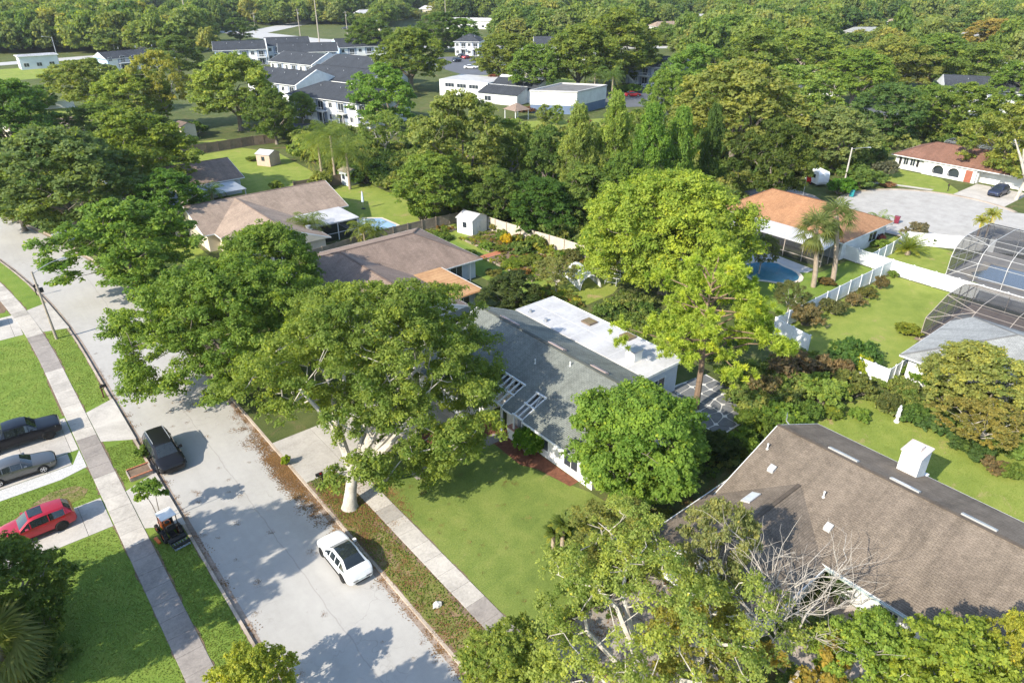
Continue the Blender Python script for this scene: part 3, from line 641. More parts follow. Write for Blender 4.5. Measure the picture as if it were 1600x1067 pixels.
def window(t, face, w, a0, a1, z0, z1, frame=WHITE, glass=GLASS, bars=1, name='window'):
    """face: the side the wall looks to; w: wall plane; a0..a1 along it"""
    def bx(m, p0, p1, q0, q1, d0, d1):
        if face in ('-u', '+u'):
            s = -1 if face == '-u' else 1; x = sorted((w+s*d0, w+s*d1)); m.box(x[0], x[1], p0, p1, q0, q1)
        else:
            s = -1 if face == '-v' else 1; y = sorted((w+s*d0, w+s*d1)); m.box(p0, p1, y[0], y[1], q0, q1)
    m = MB(); f = .07
    bx(m, a0-f, a1+f, z0-f, z0, -.03, .06); bx(m, a0-f, a1+f, z1, z1+f, -.03, .06); bx(m, a0-f, a0, z0, z1, -.03, .055); bx(m, a1, a1+f, z0, z1, -.03, .055)
    for i in range(bars):
        c = a0+(a1-a0)*(i+1)/(bars+1); bx(m, c-.025, c+.025, z0, z1, -.02, .045)
    o = part(m, name, frame, t); g = MB(); bx(g, a0, a1, z0, z1, -.02, .02); g.build('pane', glass, o); return o
def garage(t, face, w, a0, a1, z1=2.1, mat=WHITE):
    m = MB(); n = 4
    for i in range(n):
        z0 = z1*i/n+.02; zz = z1*(i+1)/n-.015
        if face in ('-u', '+u'): s = -1 if face == '-u' else 1; x = sorted((w-.02*s, w+.05*s)); m.box(x[0], x[1], a0, a1, z0, zz)
        else: s = -1 if face == '-v' else 1; y = sorted((w-.02*s, w+.05*s)); m.box(a0, a1, y[0], y[1], z0, zz)
    return part(m, 'garage_door', mat, t)
def cap(t, name, mat, dims, parent=None): m = MB(); m.box(*dims); return part(m, name, mat, t, parent)
def on_slope(t, name, mat, u, v, su, sv, zf, h, frame=None):
    """a low box lying on a roof plane z = zf(u, v)"""
    m = MB(); p = [(u-su/2, v-sv/2), (u+su/2, v-sv/2), (u+su/2, v+sv/2), (u-su/2, v+sv/2)]
    m.raw([(x, y, zf(x, y)-.06) for x, y in p] + [(x, y, zf(x, y)+h) for x, y in p], [(3,2,1,0),(4,5,6,7),(0,1,5,4),(1,2,6,5),(2,3,7,6),(3,0,4,7)])
    o = part(m, name, frame or mat, t)
    if frame:
        g = MB(); q = [(u-su*.42, v-sv*.42), (u+su*.42, v-sv*.42), (u+su*.42, v+sv*.42), (u-su*.42, v+sv*.42)]; g.poly([(x, y, zf(x, y)+h+.006) for x, y in q]); g.build('pane', mat, o)
    return o
def pipe(t, name, u, v, z0, z1, r, mat):
    m = MB(); m.lathe([(r*1.9, z0-.1), (r*1.9, z0+.02), (r, z0+.03), (r, z1), (r*1.25, z1), (r*1.25, z1+.04)], 10, (u, v, 0)); return part(m, name, mat, t, None, True)

# --- the house with the grey-green roof
t = thing('house', 'house with grey-green shingle roof, white flat roof behind and pergola openings', 'house', (36, 38, 0))
EV, RU, ZE, ZR = 29.05, 35.65, 2.4, 5.1; SF = (ZR-ZE)/(RU-EV); SB = (ZR-3.12)/(40.3-RU); V0, V1 = 26.8, 48.5
fz = lambda u, v: ZE+SF*(u-EV); bz = lambda u, v: ZR-SB*(u-RU)
m = MB(); NT = 31.56
for a, b, uu in ((V0, 34.32, EV), (34.32, 35.46, NT), (35.46, 36.88, EV), (36.88, 39.86, NT), (39.86, V1, EV)): slope(m, (uu, a, fz(uu, 0)), (uu, b, fz(uu, 0)), (RU, b, ZR), (RU, a, ZR), uo=a)
slope(m, (40.3, V0, 3.12), (40.3, V1, 3.12), (RU, V1, ZR), (RU, V0, ZR))
slope(m, (27.2, 40.0, 2.25), (27.2, 47.4, 2.25), (31.2, 47.4, 3.33), (31.2, 40.0, 3.33))
roof = part(m, 'roof', SH_GREEN, t)
s = MB()
for a, b in ((V0, 34.32), (35.46, 36.88), (39.86, 40.0), (47.4, V1)): s.beam((EV-.02, a, ZE-.05), (EV-.02, b, ZE-.05), .06, .16)
s.beam((27.18, 40.0, 2.2), (27.18, 47.4, 2.2), .06, .16)
for v in (V0, V1): s.beam((EV, v, ZE-.06), (RU, v, ZR-.06), .06, .14); s.beam((40.3, v, 3.06), (RU, v, ZR-.06), .06, .14)
for v in (40.0, 47.4): s.beam((27.2, v, 2.2), (31.1, v, 3.26), .06, .14)
s.poly([(EV+.04, V0+.02, ZE-.1), (EV+.04, 34.3, ZE-.1), (31.5, 34.3, ZE-.1), (31.5, V0+.02, ZE-.1)]); s.build('fascia', WHITE, roof)
r = MB(); r.beam((RU, V0, ZR+.02), (RU, V1, ZR+.02), .3, .04); r.build('ridge_cap', SH_GREEN, roof)
g = MB()
for v in (V0+.35, V1-.35): g.poly([(EV+.5, v, ZE-.02), (40.0, v, ZE-.02), (40.0, v, 3.1), (RU, v, ZR-.1)])
m = MB(); m.box(29.6, 40.2, V0+.3, 34.3, -.05, 2.3); m.box(31.7, 40.2, 34.28, 39.9, -.05, 2.35); m.box(29.6, 40.19, 39.88, V1-.3, -.05, 2.3); m.box(29.62, 31.7, 35.5, 36.85, -.05, 2.3)
m.raw(g.v, g.f); part(m, 'wall', STUCCO, t)
m = MB(); m.box(27.75, 29.6, 40.4, 47.0, -.05, 2.2); part(m, 'garage_wall', STUCCO, t); garage(t, '-u', 27.75, 41.1, 45.9, 2.0, M('pale_garage_door', (.66,.68,.72), (.58,.60,.64), .6, .6))
window(t, '-u', 29.6, 28.6, 30.0, .7, 1.95, bars=1); window(t, '-u', 29.6, 31.8, 33.2, .7, 1.95); window(t, '-v', V0+.3, 31.5, 33, .8, 2.0)
for a, b, n in ((36.88, 39.86, 6), (34.32, 35.46, 3)):                     # white pergola rafters that carry the roof line over the openings
    pg = MB(); raf = []
    for i in range(n):
        v = a+.06+(b-a-.12)*i/(n-1); q = MB(); raf.append(q); q.beam((EV+.05, v, ZE-.02), (NT+.1, v, fz(NT+.1, 0)-.02), .09, .15)
    for uu in (EV+.06, 30.35, NT): pg.beam((uu, a-.06, fz(uu, 0)+.045), (uu, b+.06, fz(uu, 0)+.045), .12, .14)
    vm = (a+b)/2; pg.beam((NT+.02, vm, fz(NT, 0)-.05), (30.2, vm, 1.6), .10, .10); pg.box(NT-.05, NT+.08, vm-.06, vm+.06, .02, 3.3)
    for v in (a+.06, b-.06): pg.box(EV+.05, EV+.19, v-.07, v+.07, .02, ZE)
    pg = part(pg, 'pergola', WHITE, t)
    for q in raf: q.build('rafter', WHITE, pg)
m = MB(); m.box(29.0, 29.5, 34.4, 36.0, -.02, 1.0); part(m, 'entry_wall', WHITE, t)
m = MB(); m.box(28.95, 29.55, 34.35, 36.05, 1.0, 1.08); part(m, 'wall_coping', M('pink_coping', (.46,.24,.19), (.36,.18,.14), 3, .8), t)
for va, vb in ((43.2, 45.5), (37.1, 39.0), (32.2, 33.9)): on_slope(t, 'ridge_vent', PINKCAP, RU+.42, (va+vb)/2, .42, vb-va, bz, .16)
fl = cap(t, 'flat_roof', FLATROOF, (40.35, 45.3, 31.7, 48.6, 3.0, 3.2))
m = MB()
for a in (33.9, 36.3, 38.6, 41.0, 43.4, 45.9): m.box(40.5, 45.2, a-.02, a+.02, 3.2, 3.207)
m.box(42.7, 42.74, 31.8, 48.5, 3.2, 3.206); m.build('roof_seams', M('seam_tape', (.62,.61,.6), (.54,.53,.52), 2, .7), fl)
m = MB(); m.beam((45.3, 31.65, 3.12), (45.3, 48.65, 3.12), .06, .26); m.beam((40.3, 31.68, 3.12), (45.3, 31.68, 3.12), .06, .26); m.beam((40.3, 48.62, 3.12), (45.3, 48.62, 3.12), .06, .26); m.build('fascia', WHITE, fl)
m = MB(); m.box(40.2, 44.9, 32.0, 48.3, -.05, 3.02); part(m, 'rear_wall', GREYWALL, t); window(t, '-v', 32.0, 41.5, 43.2, .9, 2.1)
for x, y in ((921, 503), (981, 526)):
    q = spot(x, y, 3.25); m = MB(); m.box(q[0]-.55, q[0]+.55, q[1]-.6, q[1]+.6, 3.19, 3.36); o = part(m, 'skylight', WOOD_DK, t); g = MB(); g.box(q[0]-.46, q[0]+.46, q[1]-.5, q[1]+.5, 3.36, 3.39); g.build('pane', AMBERGLASS, o)
q = spot(990, 560, 3.25); m = MB(); m.box(q[0]-.5, q[0]+.5, q[1]-.5, q[1]+.5, 3.19, 4.15); o = part(m, 'chimney', WHITE, t); g = MB(); g.box(q[0]-.6, q[0]+.6, q[1]-.6, q[1]+.6, 4.15, 4.25); g.build('cap', GALV, o)
for x, y in ((829, 487), (853, 501)): q = spot(x, y, 3.25); pipe(t, 'roof_vent', q[0], q[1], 3.2, 3.45, .14, GALV)
for u, v in ((33.6, 38.0), (34.9, 35.2)): pipe(t, 'vent_pipe', u, v, fz(u, 0), fz(u, 0)+.35, .05, WHITE)

# --- big brown roof in the right foreground
t = thing('house', 'white house under a large worn brown shingle roof with white chimney', 'house', (40, 4, 0))
U0, U1, RU2, E2, Z2 = 33.2, 46.2, 40.0, 2.55, 5.2; f2 = lambda u, v: E2+(Z2-E2)*(u-U0)/(RU2-U0); b2 = lambda u, v: Z2-(Z2-E2)*(u-RU2)/(U1-RU2)
roof, g = hip_roof(t, U0, U1, -14, 19.6, E2, Z2, 'v', 0, 0, SH_BROWN, off=RU2-(U0+U1)/2)
m = MB(); wr = (36.9, 15.8, 4.02)
slope(m, (26.8, 11.6, 2.45), (33.3, 11.6, 2.45), (36.9, 15.8, 4.02), (26.8, 15.8, 4.02)); slope(m, (26.8, 20.0, 2.45), (35.2, 20.0, 2.45), (36.9, 15.8, 4.02), (26.8, 15.8, 4.02))
o = part(m, 'wing_roof', SH_BROWN, t); s = MB(); s.beam((26.8, 11.58, 2.4), (33.2, 11.58, 2.4), .06, .18); s.beam((26.8, 20.02, 2.4), (35.4, 20.02, 2.4), .06, .18)
for v in (11.6, 20.0): s.beam((26.8, v, 2.4), (26.8, 15.8, 3.97), .06, .16)
s.poly([(26.85, 11.65, 2.34), (26.85, 19.95, 2.34), (35, 19.95, 2.34), (35, 11.65, 2.34)]); s.build('fascia', WHITE, o)
r = MB(); r.beam((26.8, 15.8, 4.04), (36.8, 15.8, 4.04), .26, .035); r.build('ridge_cap', SH_BROWN, o)
g2 = MB(); g2.poly([(27.3, 12.1, 2.3), (27.3, 19.5, 2.3), (27.3, 15.8, 3.9)])
walls(t, [(34.3, 45.6, -13.5, 19.1), (27.3, 34.31, 12.1, 19.5)], STUCCO, 2.46, [g2])
cap(t, 'gutter', M('green_oxide_gutter', (.42,.48,.44), (.33,.38,.35), 2, .6), (33.02, 33.14, -14, 11.6, 2.38, 2.52))
garage(t, '-u', 34.3, 4.6, 6.9, 2.05, M('dull_gate', (.60,.62,.63), (.5,.52,.53), 2, .6)); window(t, '-u', 34.3, 7.6, 8.7, .5, 2.0, bars=3); garage(t, '-u', 34.3, 1.0, 3.6); garage(t, '-u', 27.3, 13, 18.6)
window(t, '-v', 12.1, 29, 30.5, .8, 2.0); window(t, '-u', 34.3, -4, -2, .7, 2.0)
for va, vb in ((14.1, 16.1), (10.2, 12.0), (5.9, 7.8)): on_slope(t, 'ridge_skylight', SKYLIGHT, RU2+.62, (va+vb)/2, .40, vb-va, b2, .13, ALU)
on_slope(t, 'skylight', SKYLIGHT, 33.9, 17.35, 1.25, .62, lambda u, v: 4.02-(v-15.8)*.374, .14, ALU)
for (x, y) in ((1204, 741), (1295, 821)):
    q = spot(x, y, 3.6); u, v = q; on_slope(t, 'roof_vent', ALU, u, v, .42, .42, f2, .25)
for u, v in ((38.0, 19.0), (36.9, 14.2)): pipe(t, 'vent_pipe', u, v, f2(u, 0), f2(u, 0)+.4, .05, WHITE)
m = MB(); m.box(44.2, 45.8, 11.6, 12.9, 2.6, 4.95); m.box(44.3, 46.5, 11.5, 13.0, -.05, 2.6); o = part(m, 'chimney', STUCCO, t); g3 = MB(); g3.box(44.12, 45.88, 11.52, 12.98, 4.95, 5.04); g3.box(44.7, 45.3, 11.95, 12.55, 5.04, 5.28); g3.build('cap', M('stained_cap', (.62,.56,.52), (.45,.36,.32), 2, .9), o)
pipe(t, 'vent_pipe', 43.6, 2.9, b2(43.6, 0), b2(43.6, 0)+.45, .07, WHITE)
sheet('patio', [(27, 4), (34.2, 4), (34.2, 11.5), (27, 11.5)], .02, M('pinkish_patio', (.42,.36,.31), (.3,.25,.22), .5, .9), 'shaded concrete court between garage wing and brown roofed house')

# --- neighbours on the same side of the street
t = thing('house', 'house with dusty brown hipped roof and tan metal patio roof', 'house', (38, 66, 0))
hip_roof(t, 27.5, 47.2, 63.2, 77.4, 2.5, 4.85, 'u', 0, 5.2, SH_DUSK)
o, g = hip_roof(t, 26.6, 38.2, 53.5, 70.3, 2.5, 4.8, 'v', 0, .1, SH_DUSK, 'wing_roof')
walls(t, [(28, 46.6, 63.9, 76.8), (27.2, 41.0, 56.4, 69)], GREYWALL, 2.44, [g])
m = MB()
for i in range(17): m.box(37.0, 41.5, 55.6+i*.68, 55.6+(i+1)*.68-.03, 2.62+.0*i, 2.68)
m.box(36.9, 41.55, 55.5, 67.1, 2.55, 2.62); part(m, 'patio_roof', RUSTROOF, t); cap(t, 'patio_fascia', WHITE, (41.55, 41.62, 55.5, 67.1, 2.42, 2.66))
cap(t, 'roof_ledge', M('tan_ledge', (.5,.33,.2), (.4,.26,.15), 2, .8), (37.2, 40.2, 66.9, 68.2, 2.7, 3.1))
window(t, '+u', 46.6, 66.5, 68.5, .3, 2.1); window(t, '-v', 63.9, 43.0, 44.6, .2, 2.1, glass=GLASS); window(t, '-v', 56.4, 38.6, 40.2, .9, 2.0); cap(t, 'posts', WHITE, (45.4, 45.55, 63.4, 63.55, 0, 2.45))

t = thing('house', 'house with tan gabled roof in front of the pool and umbrella', 'house', (34, 95, 0))
o, g = hip_roof(t, 24.0, 44.7, 92.2, 106, 2.5, 4.75, 'u', 0, 0, SH_TAN); o2, g2 = hip_roof(t, 25.4, 36.6, 81.5, 99.3, 2.5, 4.7, 'v', 0, .1, SH_TAN, 'wing_roof')
walls(t, [(24.6, 44.2, 92.8, 105.4), (26, 36, 82, 99)], CREAM, 2.44, [g, g2])
cap(t, 'lanai_roof', FLATROOF, (36.3, 43.2, 86.2, 92.3, 2.45, 2.6))
m = MB()
for u in (37, 40, 43): m.box(u-.06, u+.06, 86.4, 86.52, 0, 2.45)
m.box(36.6, 43.1, 86.4, 86.5, 1.0, 1.06); part(m, 'lanai_posts', WHITE, t); m = MB(); m.poly([(36.8, 86.46, .02), (43, 86.46, .02), (43, 86.46, 2.44), (36.8, 86.46, 2.44)]); m.poly([(43.0, 86.46, .02), (43.0, 92.2, .02), (43.0, 92.2, 2.44), (43.0, 86.46, 2.44)]); part(m, 'lanai_screen', SCREEN, t)
garage(t, '-u', 24.6, 95, 99.8, 2.1, M('tan_garage', (.5,.44,.34), (.42,.37,.28), 1, .7)); window(t, '-v', 82, 29, 31, .8, 2.0); pipe(t, 'roof_vent', 35.0, 84.6, 3.1, 3.5, .3, GALV)
window(t, '+u', 44.2, 97, 99, .4, 2.1)

t = thing('house', 'small brown gabled house far back beside the pink shed lawn', 'house', (31, 123, 0))
o, g = hip_roof(t, 20, 38.6, 116.5, 130, 2.6, 4.6, 'u', 0, 0, SH_DUSK); walls(t, [(20.6, 38, 117.1, 129.4)], GREYWALL, 2.5, [g]); cap(t, 'carport_roof', GALV, (29, 36.6, 110.5, 116.5, 2.3, 2.42))
for u in (29.2, 36.4): cap(t, 'carport_post', WHITE, (u, u+.12, 110.7, 110.82, 0, 2.3))
window(t, '-v', 117.1, 33, 35, .8, 2.0)

t = thing('house', 'house with orange shingle hip roof and white metal patio roof', 'house', (94, 47, 0))
hip_roof(t, 84.8, 98.2, 38.2, 57, 2.7, 5.2, 'v', 6.5, 4, SH_ORANGE); walls(t, [(86, 97.6, 38.8, 56.4)], STUCCO, 2.6)
m = MB(); m.raw([(81.6, 38.9, 2.35), (85.4, 38.9, 2.82), (85.4, 52.5, 2.82), (81.6, 52.5, 2.35), (81.6, 38.9, 2.42), (85.4, 38.9, 2.89), (85.4, 52.5, 2.89), (81.6, 52.5, 2.42)], [(3,2,1,0),(4,5,6,7),(0,1,5,4),(1,2,6,5),(2,3,7,6),(3,0,4,7)]); part(m, 'patio_roof', FLATROOF, t)
m = MB()
for i in range(6): v = 39.1+i*2.62; m.box(81.75, 81.85, v-.05, v+.05, 0, 2.36)
m.box(81.76, 81.84, 39, 52.4, .7, .78); m.box(81.76, 81.84, 39, 52.4, 2.26, 2.36)
for u in (83.5,): m.box(u-.05, u+.05, 39.05, 39.13, 0, 2.5)
part(m, 'lanai_posts', BRONZE_ALU, t); m = MB(); m.poly([(81.8, 39.1, .02), (81.8, 52.3, .02), (81.8, 52.3, 2.3), (81.8, 39.1, 2.3)]); m.poly([(81.8, 39.08, .02), (86, 39.08, .02), (86, 39.08, 2.7), (81.8, 39.08, 2.3)]); part(m, 'lanai_screen', SCREEN, t)
window(t, '-v', 38.8, 93, 95, .8, 2.0); pipe(t, 'vent_pipe', 88.5, 48, 3.6, 4.0, .1, GALV); pipe(t, 'roof_vent', 87.2, 45.0, 3.25, 3.6, .16, RUBBER)

t = thing('house', 'low white house with arches and red-brown hip roof at round street end', 'house', (143, 45, 0))
hip_roof(t, 137.4, 149.6, 35.2, 57.0, 2.5, 4.7, 'v', 4.5, 5, SH_RED); o, g = hip_roof(t, 137.6, 149, 24, 36.5, 2.5, 4.6, 'v', 4, .1, SH_RED, 'wing_roof')
walls(t, [(138.3, 149, 42.2, 56.4), (139.6, 149.01, 24.5, 42.21)], STUCCO, 2.44)
m = MB(); y0, y1 = 43.0, 51.4
def arch_wall(m, x, y0, y1, zt, arches):
    ys = sorted({y0, y1} | {c+s*r for c, r in arches for s in (-1, 1)})
    for a, b in zip(ys, ys[1:]):
        hit = [c for c, r in arches if abs((a+b)/2-c) < r]
        if not hit: m.box(x, x+.2, a, b, 0, zt)
        else:
            c = hit[0]; r = (b-a)/2; z = 1.0; n = 10; q = [(c-r*math.cos(math.pi*i/n), z+r*math.sin(math.pi*i/n)) for i in range(n+1)]
            m.box(x, x+.2, a, b, 0, .45)
            for (ya, za), (yb, zb) in zip(q, q[1:]): m.raw([(x, ya, za), (x, yb, zb), (x, yb, zt), (x, ya, zt), (x+.2, ya, za), (x+.2, yb, zb), (x+.2, yb, zt), (x+.2, ya, zt)], [(0,3,2,1),(4,5,6,7),(0,1,5,4)])
arch_wall(m, 137.75, 42.4, 51.2, 2.42, [(46.0, .95), (48.6, .95)]); part(m, 'arcade', STUCCO, t)
m = MB()
for c in (46.0, 48.6): m.poly([(138.24, c-.9, .3), (138.24, c-.9, 1.95), (138.24, c+.9, 1.95), (138.24, c+.9, .3)])
part(m, 'arch_window', GLASS, t)
window(t, '-u', 138.3, 52.9, 53.7, .9, 2.1, bars=1); window(t, '-u', 138.3, 54.1, 54.9, .9, 2.1, bars=1)
for a in (52.2, 55.3): cap(t, 'shutter', BLACKPLASTIC, (138.22, 138.28, a, a+.42, .85, 2.15))
cap(t, 'door', M('brick_red_door', (.3,.1,.06), (.24,.08,.05), 2, .6), (137.68, 137.74, 43.0, 44.1, .05, 2.05)); garage(t, '-u', 139.6, 35.2, 41.0, 2.1)
m = MB(); m.box(147.6, 148.6, 40.6, 41.8, 3, 6.1); part(m, 'chimney', STUCCO, t)

t = thing('house', 'house with pale grey hip roof partly hidden behind the big olive shrub', 'house', (68, 12, 0))
hip_roof(t, 61.8, 75.5, -4, 20.6, 2.6, 5.0, 'v', 6, 6.5, SH_PALE); walls(t, [(62.6, 74.9, -3.4, 20.0)], WHITE, 2.5); m = MB(); m.box(71.6, 72.8, 11.2, 12.3, 3.5, 6.2); o = part(m, 'chimney', STUCCO, t); g = MB(); g.lathe([(.62, 6.2), (.62, 6.3), (.35, 6.32), (.35, 6.55), (.45, 6.57), (.1, 6.7)], 12, (72.2, 11.75, 0)); g.build('cap', WHITE, o)
window(t, '-u', 62.6, 13, 15, .8, 2.0)

t = thing('house', 'house just beyond the left edge whose roof shades the lower lawn', 'house', (-16, 37, 0)); o, g = hip_roof(t, -30, -13.6, 26, 50, 2.6, 5.6, 'v', 0, 0, SH_DUSK); walls(t, [(-29.4, -14.2, 26.5, 49.5)], CREAM, 2.5, [g]); window(t, '+u', -14.2, 30, 32, .8, 2.0); garage(t, '+u', -14.2, 38, 42.5)
# ------------------------------------------------------------ pools, cages, fences, sheds
def pool(label, pts, wat, deck, loc, deckmat=CONC_DRIVE, dz=.03):
    t = thing('swimming_pool', label, 'pool', (*loc, 0))
    if deck:
        n = len(pts); c = MB(); outer = [(loc[0]+(x-loc[0])*1.16, loc[1]+(y-loc[1])*1.16) for x, y in pts]
        for i in range(n): j = (i+1) % n; c.poly([(*outer[i], .06), (*outer[j], .06), (*pts[j], .06), (*pts[i], .06)])
        part(c, 'coping', M('pool_coping', (.62,.55,.45), (.5,.44,.36), 2, .8), t)
    b = MB(); b.poly([(x, y, .030) for x, y in pts]); part(b, 'basin', M('pool_plaster', (.34,.58,.62), (.28,.5,.54), 1, .8), t)
    w_ = MB(); w_.poly([(x, y, .045) for x, y in pts]); part(w_, 'water', wat, t); return t
pool('blue pool behind the tan roofed house', [(44.6, 91.0), (47.0, 92.2), (49.0, 90.6), (49.2, 86.6), (47.6, 84.6), (45.0, 85.0), (44.3, 87.5)], WATER_TEAL, True, (46.8, 88.4))
sheet('pool_deck', [(42.9, 83.4), (50.2, 83.4), (50.6, 92.6), (47.5, 94.0), (42.9, 93.8)], .006, M('pale_pool_deck', (.56,.50,.42), (.46,.41,.35), 1, .9), 'pale deck around the pool with the umbrella')
sheet('pool_deck', [(68.5, 39.0), (80.6, 39.2), (81.5, 46), (81.5, 53), (69, 53)], .006, M('grey_pool_deck', (.50,.49,.47), (.4,.39,.37), 1, .9), 'grey deck around the deep blue pool')
pool('deep blue pool beside the screened patio of the orange roofed house', [(75.6+3.1*math.cos(a)*(1.1 if math.sin(a) > 0 else .9), 42.0+3.4*math.sin(a)) for a in np.linspace(0, 6.283, 19)[:-1]], WATER_BLUE, True, (75.6, 42.0))
sheet('pool_deck', [(90.4, 6), (104.6, 6), (104.6, 28.3), (90.4, 28.3)], .014, M('cage_deck', (.47,.45,.42), (.38,.36,.34), 1, .9), 'light deck inside the tall screen cage')
pool('green pool with stone ledge inside the tall screen cage', [(93.0, 25.0), (94.5, 26.4), (97.0, 25.5), (99.4, 25.9), (100, 20), (99, 14), (95, 13), (93.4, 17), (93.6, 21)], WATER_TEAL, True, (96.5, 20))
sheet('pool_deck', [(71.4, 2), (85.4, 2), (85.4, 23), (71.4, 23)], .014, M('brick_cage_deck', (.26,.20,.165), (.19,.145,.12), 1.5, .9), 'brownish paved deck inside the near screen cage')
pool('dark teal pool inside the near screen cage', [(77, 18), (81, 18.5), (82, 12), (80, 6), (77, 7)], WATER_TEAL, True, (79.5, 12.5))
def cage(label, u0, u1, v0, v1, zw, zt, nv, mat, run=3.4, curved=True):
    t = thing('pool_cage', label, 'screen cage', ((u0+u1)/2, (v0+v1)/2, 0)); r = .05
    prof = [(u0, 0), (u0, zw)] + [(u0+run*(1-math.cos(a)) if curved else u0+run*a/1.57, zw+(zt-zw)*math.sin(a) if curved else zw+(zt-zw)*a/1.57) for a in (.55, 1.1, 1.57)]
    prof = prof + [(u0+u1-x, z) for x, z in prof[::-1]]
    vs = [v0+(v1-v0)*i/nv for i in range(nv+1)]; W = 2.0                       # ends slope in
    sc = MB()
    for i, v in enumerate(vs):
        f = MB()
        for (xa, za), (xb, zb) in zip(prof, prof[1:]): f.beam((xa, v, za), (xb, v, zb), .06, .06)
        part(f, 'rib', mat, t)
    f = MB()
    for x, z in prof[1:-1]: q = MB(); q.beam((x, v0, z), (x, v1, z), .038, .038); part(q, 'purlin', mat, t)
    for x in (u0, u1): f.beam((x, v0, .9), (x, v1, .9), .06, .06); f.beam((x, v0, .06), (x, v1, .06), .06, .06)
    for v in (v0, v1):
        f.beam((u0, v, zw), (u1, v, zw), .08, .08); f.beam((u0, v, .9), (u1, v, .9), .06, .06)
        for k in range(1, 5): x = u0+(u1-u0)*k/5; f.beam((x, v, 0), (x, v, min(zt, zw+(zt-zw)*min(1, min(x-u0, u1-x)/run))), .07, .07)
    part(f, 'wall_frame', mat, t)
    br = MB()
    for (a, b) in ((vs[0], vs[1]), (vs[-1], vs[-2])): br = MB(); br.beam((prof[1][0], a, zw), (prof[3][0], b, prof[3][1]), .06, .06); br.beam((u0, a, 0), (u0, b, zw), .05, .05); br.beam((prof[3][0], b, prof[3][1]), (prof[4][0], a, prof[4][1]), .06, .06); part(br, 'brace', mat, t)
    pass
    for (xa, za), (xb, zb) in zip(prof, prof[1:]): sc.poly([(xa, v0, za), (xb, v0, zb), (xb, v1, zb), (xa, v1, za)])
    for v in (v0, v1): sc.poly([(x, v, z) for x, z in prof])
    part(sc, 'screen', SCREEN, t); return t
cage('tall screened pool cage with curved frame over the green pool', 91.2, 104.2, 7.0, 28.0, 2.5, 4.5, 7, ALU)
cage('near screened pool cage with bronze frame behind the pale grey roof', 71.8, 84.6, 3.0, 22.6, 2.4, 3.7, 6, BRONZE_ALU, 4.2, False)
cage('distant black pool cage behind the red-brown hip roof', 150.2, 156.4, 38, 53.5, 2.4, 3.6, 5, GALV, 1.6)

PANEL = {}
def fence(name, label, pts, h, mat, pitch=2.4, boards=0, post=.13, capz=.06, postmat=None, group=None):
    t = thing(name, label, 'fence', (*pts[0], 0), 0, group)
    pm = MB(); pm.box(-post/2, post/2, -post/2, post/2, -.05, h+.06); pm.raw([(-post*.62, -post*.62, h+.06), (post*.62, -post*.62, h+.06), (post*.62, post*.62, h+.06), (-post*.62, post*.62, h+.06), (0, 0, h+.06+capz)], [(0,1,4),(1,2,4),(2,3,4),(3,0,4)])
    pme = pm.mesh('post', postmat or mat); done = set()
    for a, b in zip(pts, pts[1:]):
        L = math.hypot(b[0]-a[0], b[1]-a[1]); n = max(1, round(L/pitch)); s = L/n; ang = math.atan2(b[1]-a[1], b[0]-a[0]); key = (round(s, 2), h, mat.name)
        if key not in PANEL:
            q = MB(); w_ = s-post; q.box(-w_/2, w_/2, -.025, .025, h-.14, h); q.box(-w_/2, w_/2, -.025, .025, .05, .19)
            nb = max(4, int(w_/.17)); 
            for k in range(nb): x = -w_/2+w_*k/nb; q.box(x+.006, x+w_/nb-.006, -.014, .014, .19, h-.14)
            PANEL[key] = q.mesh('panel', mat)
        for i in range(n+1):
            x, y = a[0]+(b[0]-a[0])*i/n, a[1]+(b[1]-a[1])*i/n; kk = (round(x, 2), round(y, 2))
            if kk not in done: done.add(kk); o = link('post', pme, t); o.location = (x-pts[0][0], y-pts[0][1], 0); o.rotation_euler = (0, 0, ang)
            if i < n: o = link('panel', PANEL[key], t); o.location = (x+(b[0]-a[0])/n/2-pts[0][0], y+(b[1]-a[1])/n/2-pts[0][1], 0); o.rotation_euler = (0, 0, ang)
    return t
fence('vinyl_fence', 'white vinyl fence with posts above the row of flowering shrubs', [(61.5, 32.7), (86.5, 32.6)], 1.8, VINYL)
fence('vinyl_fence', 'long bright white vinyl fence from the orange roofed house past the screen cages', [(87.0, 39.3), (86.5, 32.6), (86.4, 15)], 1.85, VINYL)
fence('vinyl_fence', 'short white fence with gate running towards the sago palm', [(86.9, 35.4), (93.2, 35.6), (98.5, 36.2)], 1.7, VINYL)
fence('vinyl_fence', 'white fence between tall screen cage and round street end', [(98.5, 36.0), (101.8, 31), (106.5, 24), (110, 14)], 1.8, VINYL)
fence('vinyl_fence', 'shaded end of the white fence behind the pine tree', [(61.4, 32.5), (60.6, 28.4)], 1.8, VINYL)
fence('vinyl_fence', 'small white gate fence beside the pale grey roofed house', [(60.3, 23.2), (60.3, 20.5), (62.6, 20.45), (64.4, 20.4)], 1.7, VINYL, 1.3)
fence('wooden_fence', 'sunlit weathered board fence behind the vegetable garden', [(57.8, 82.0), (58.8, 73), (60.4, 63), (61.5, 52)], 1.9, M('sunbleached_boards', (.52,.46,.38), (.38,.33,.27), 1.5, .9), 2.4, postmat=WOOD)
fence('wooden_fence', 'board fence with posts between brown hipped roof and pool', [(33, 81.2), (44, 82.6), (57.8, 82.0)], 1.5, WOOD, 2.4)
fence('wooden_fence', 'brown board fence right of the pink shed lawn', [(38.1, 149.2), (52.6, 149.6), (57, 149)], 1.9, WOOD_DK, 2.4)
fence('wooden_fence', 'dark fence between the two far back lawns', [(44.8, 111.8), (52.8, 111.2), (57.3, 110)], 1.8, WOOD_DK, 2.4)
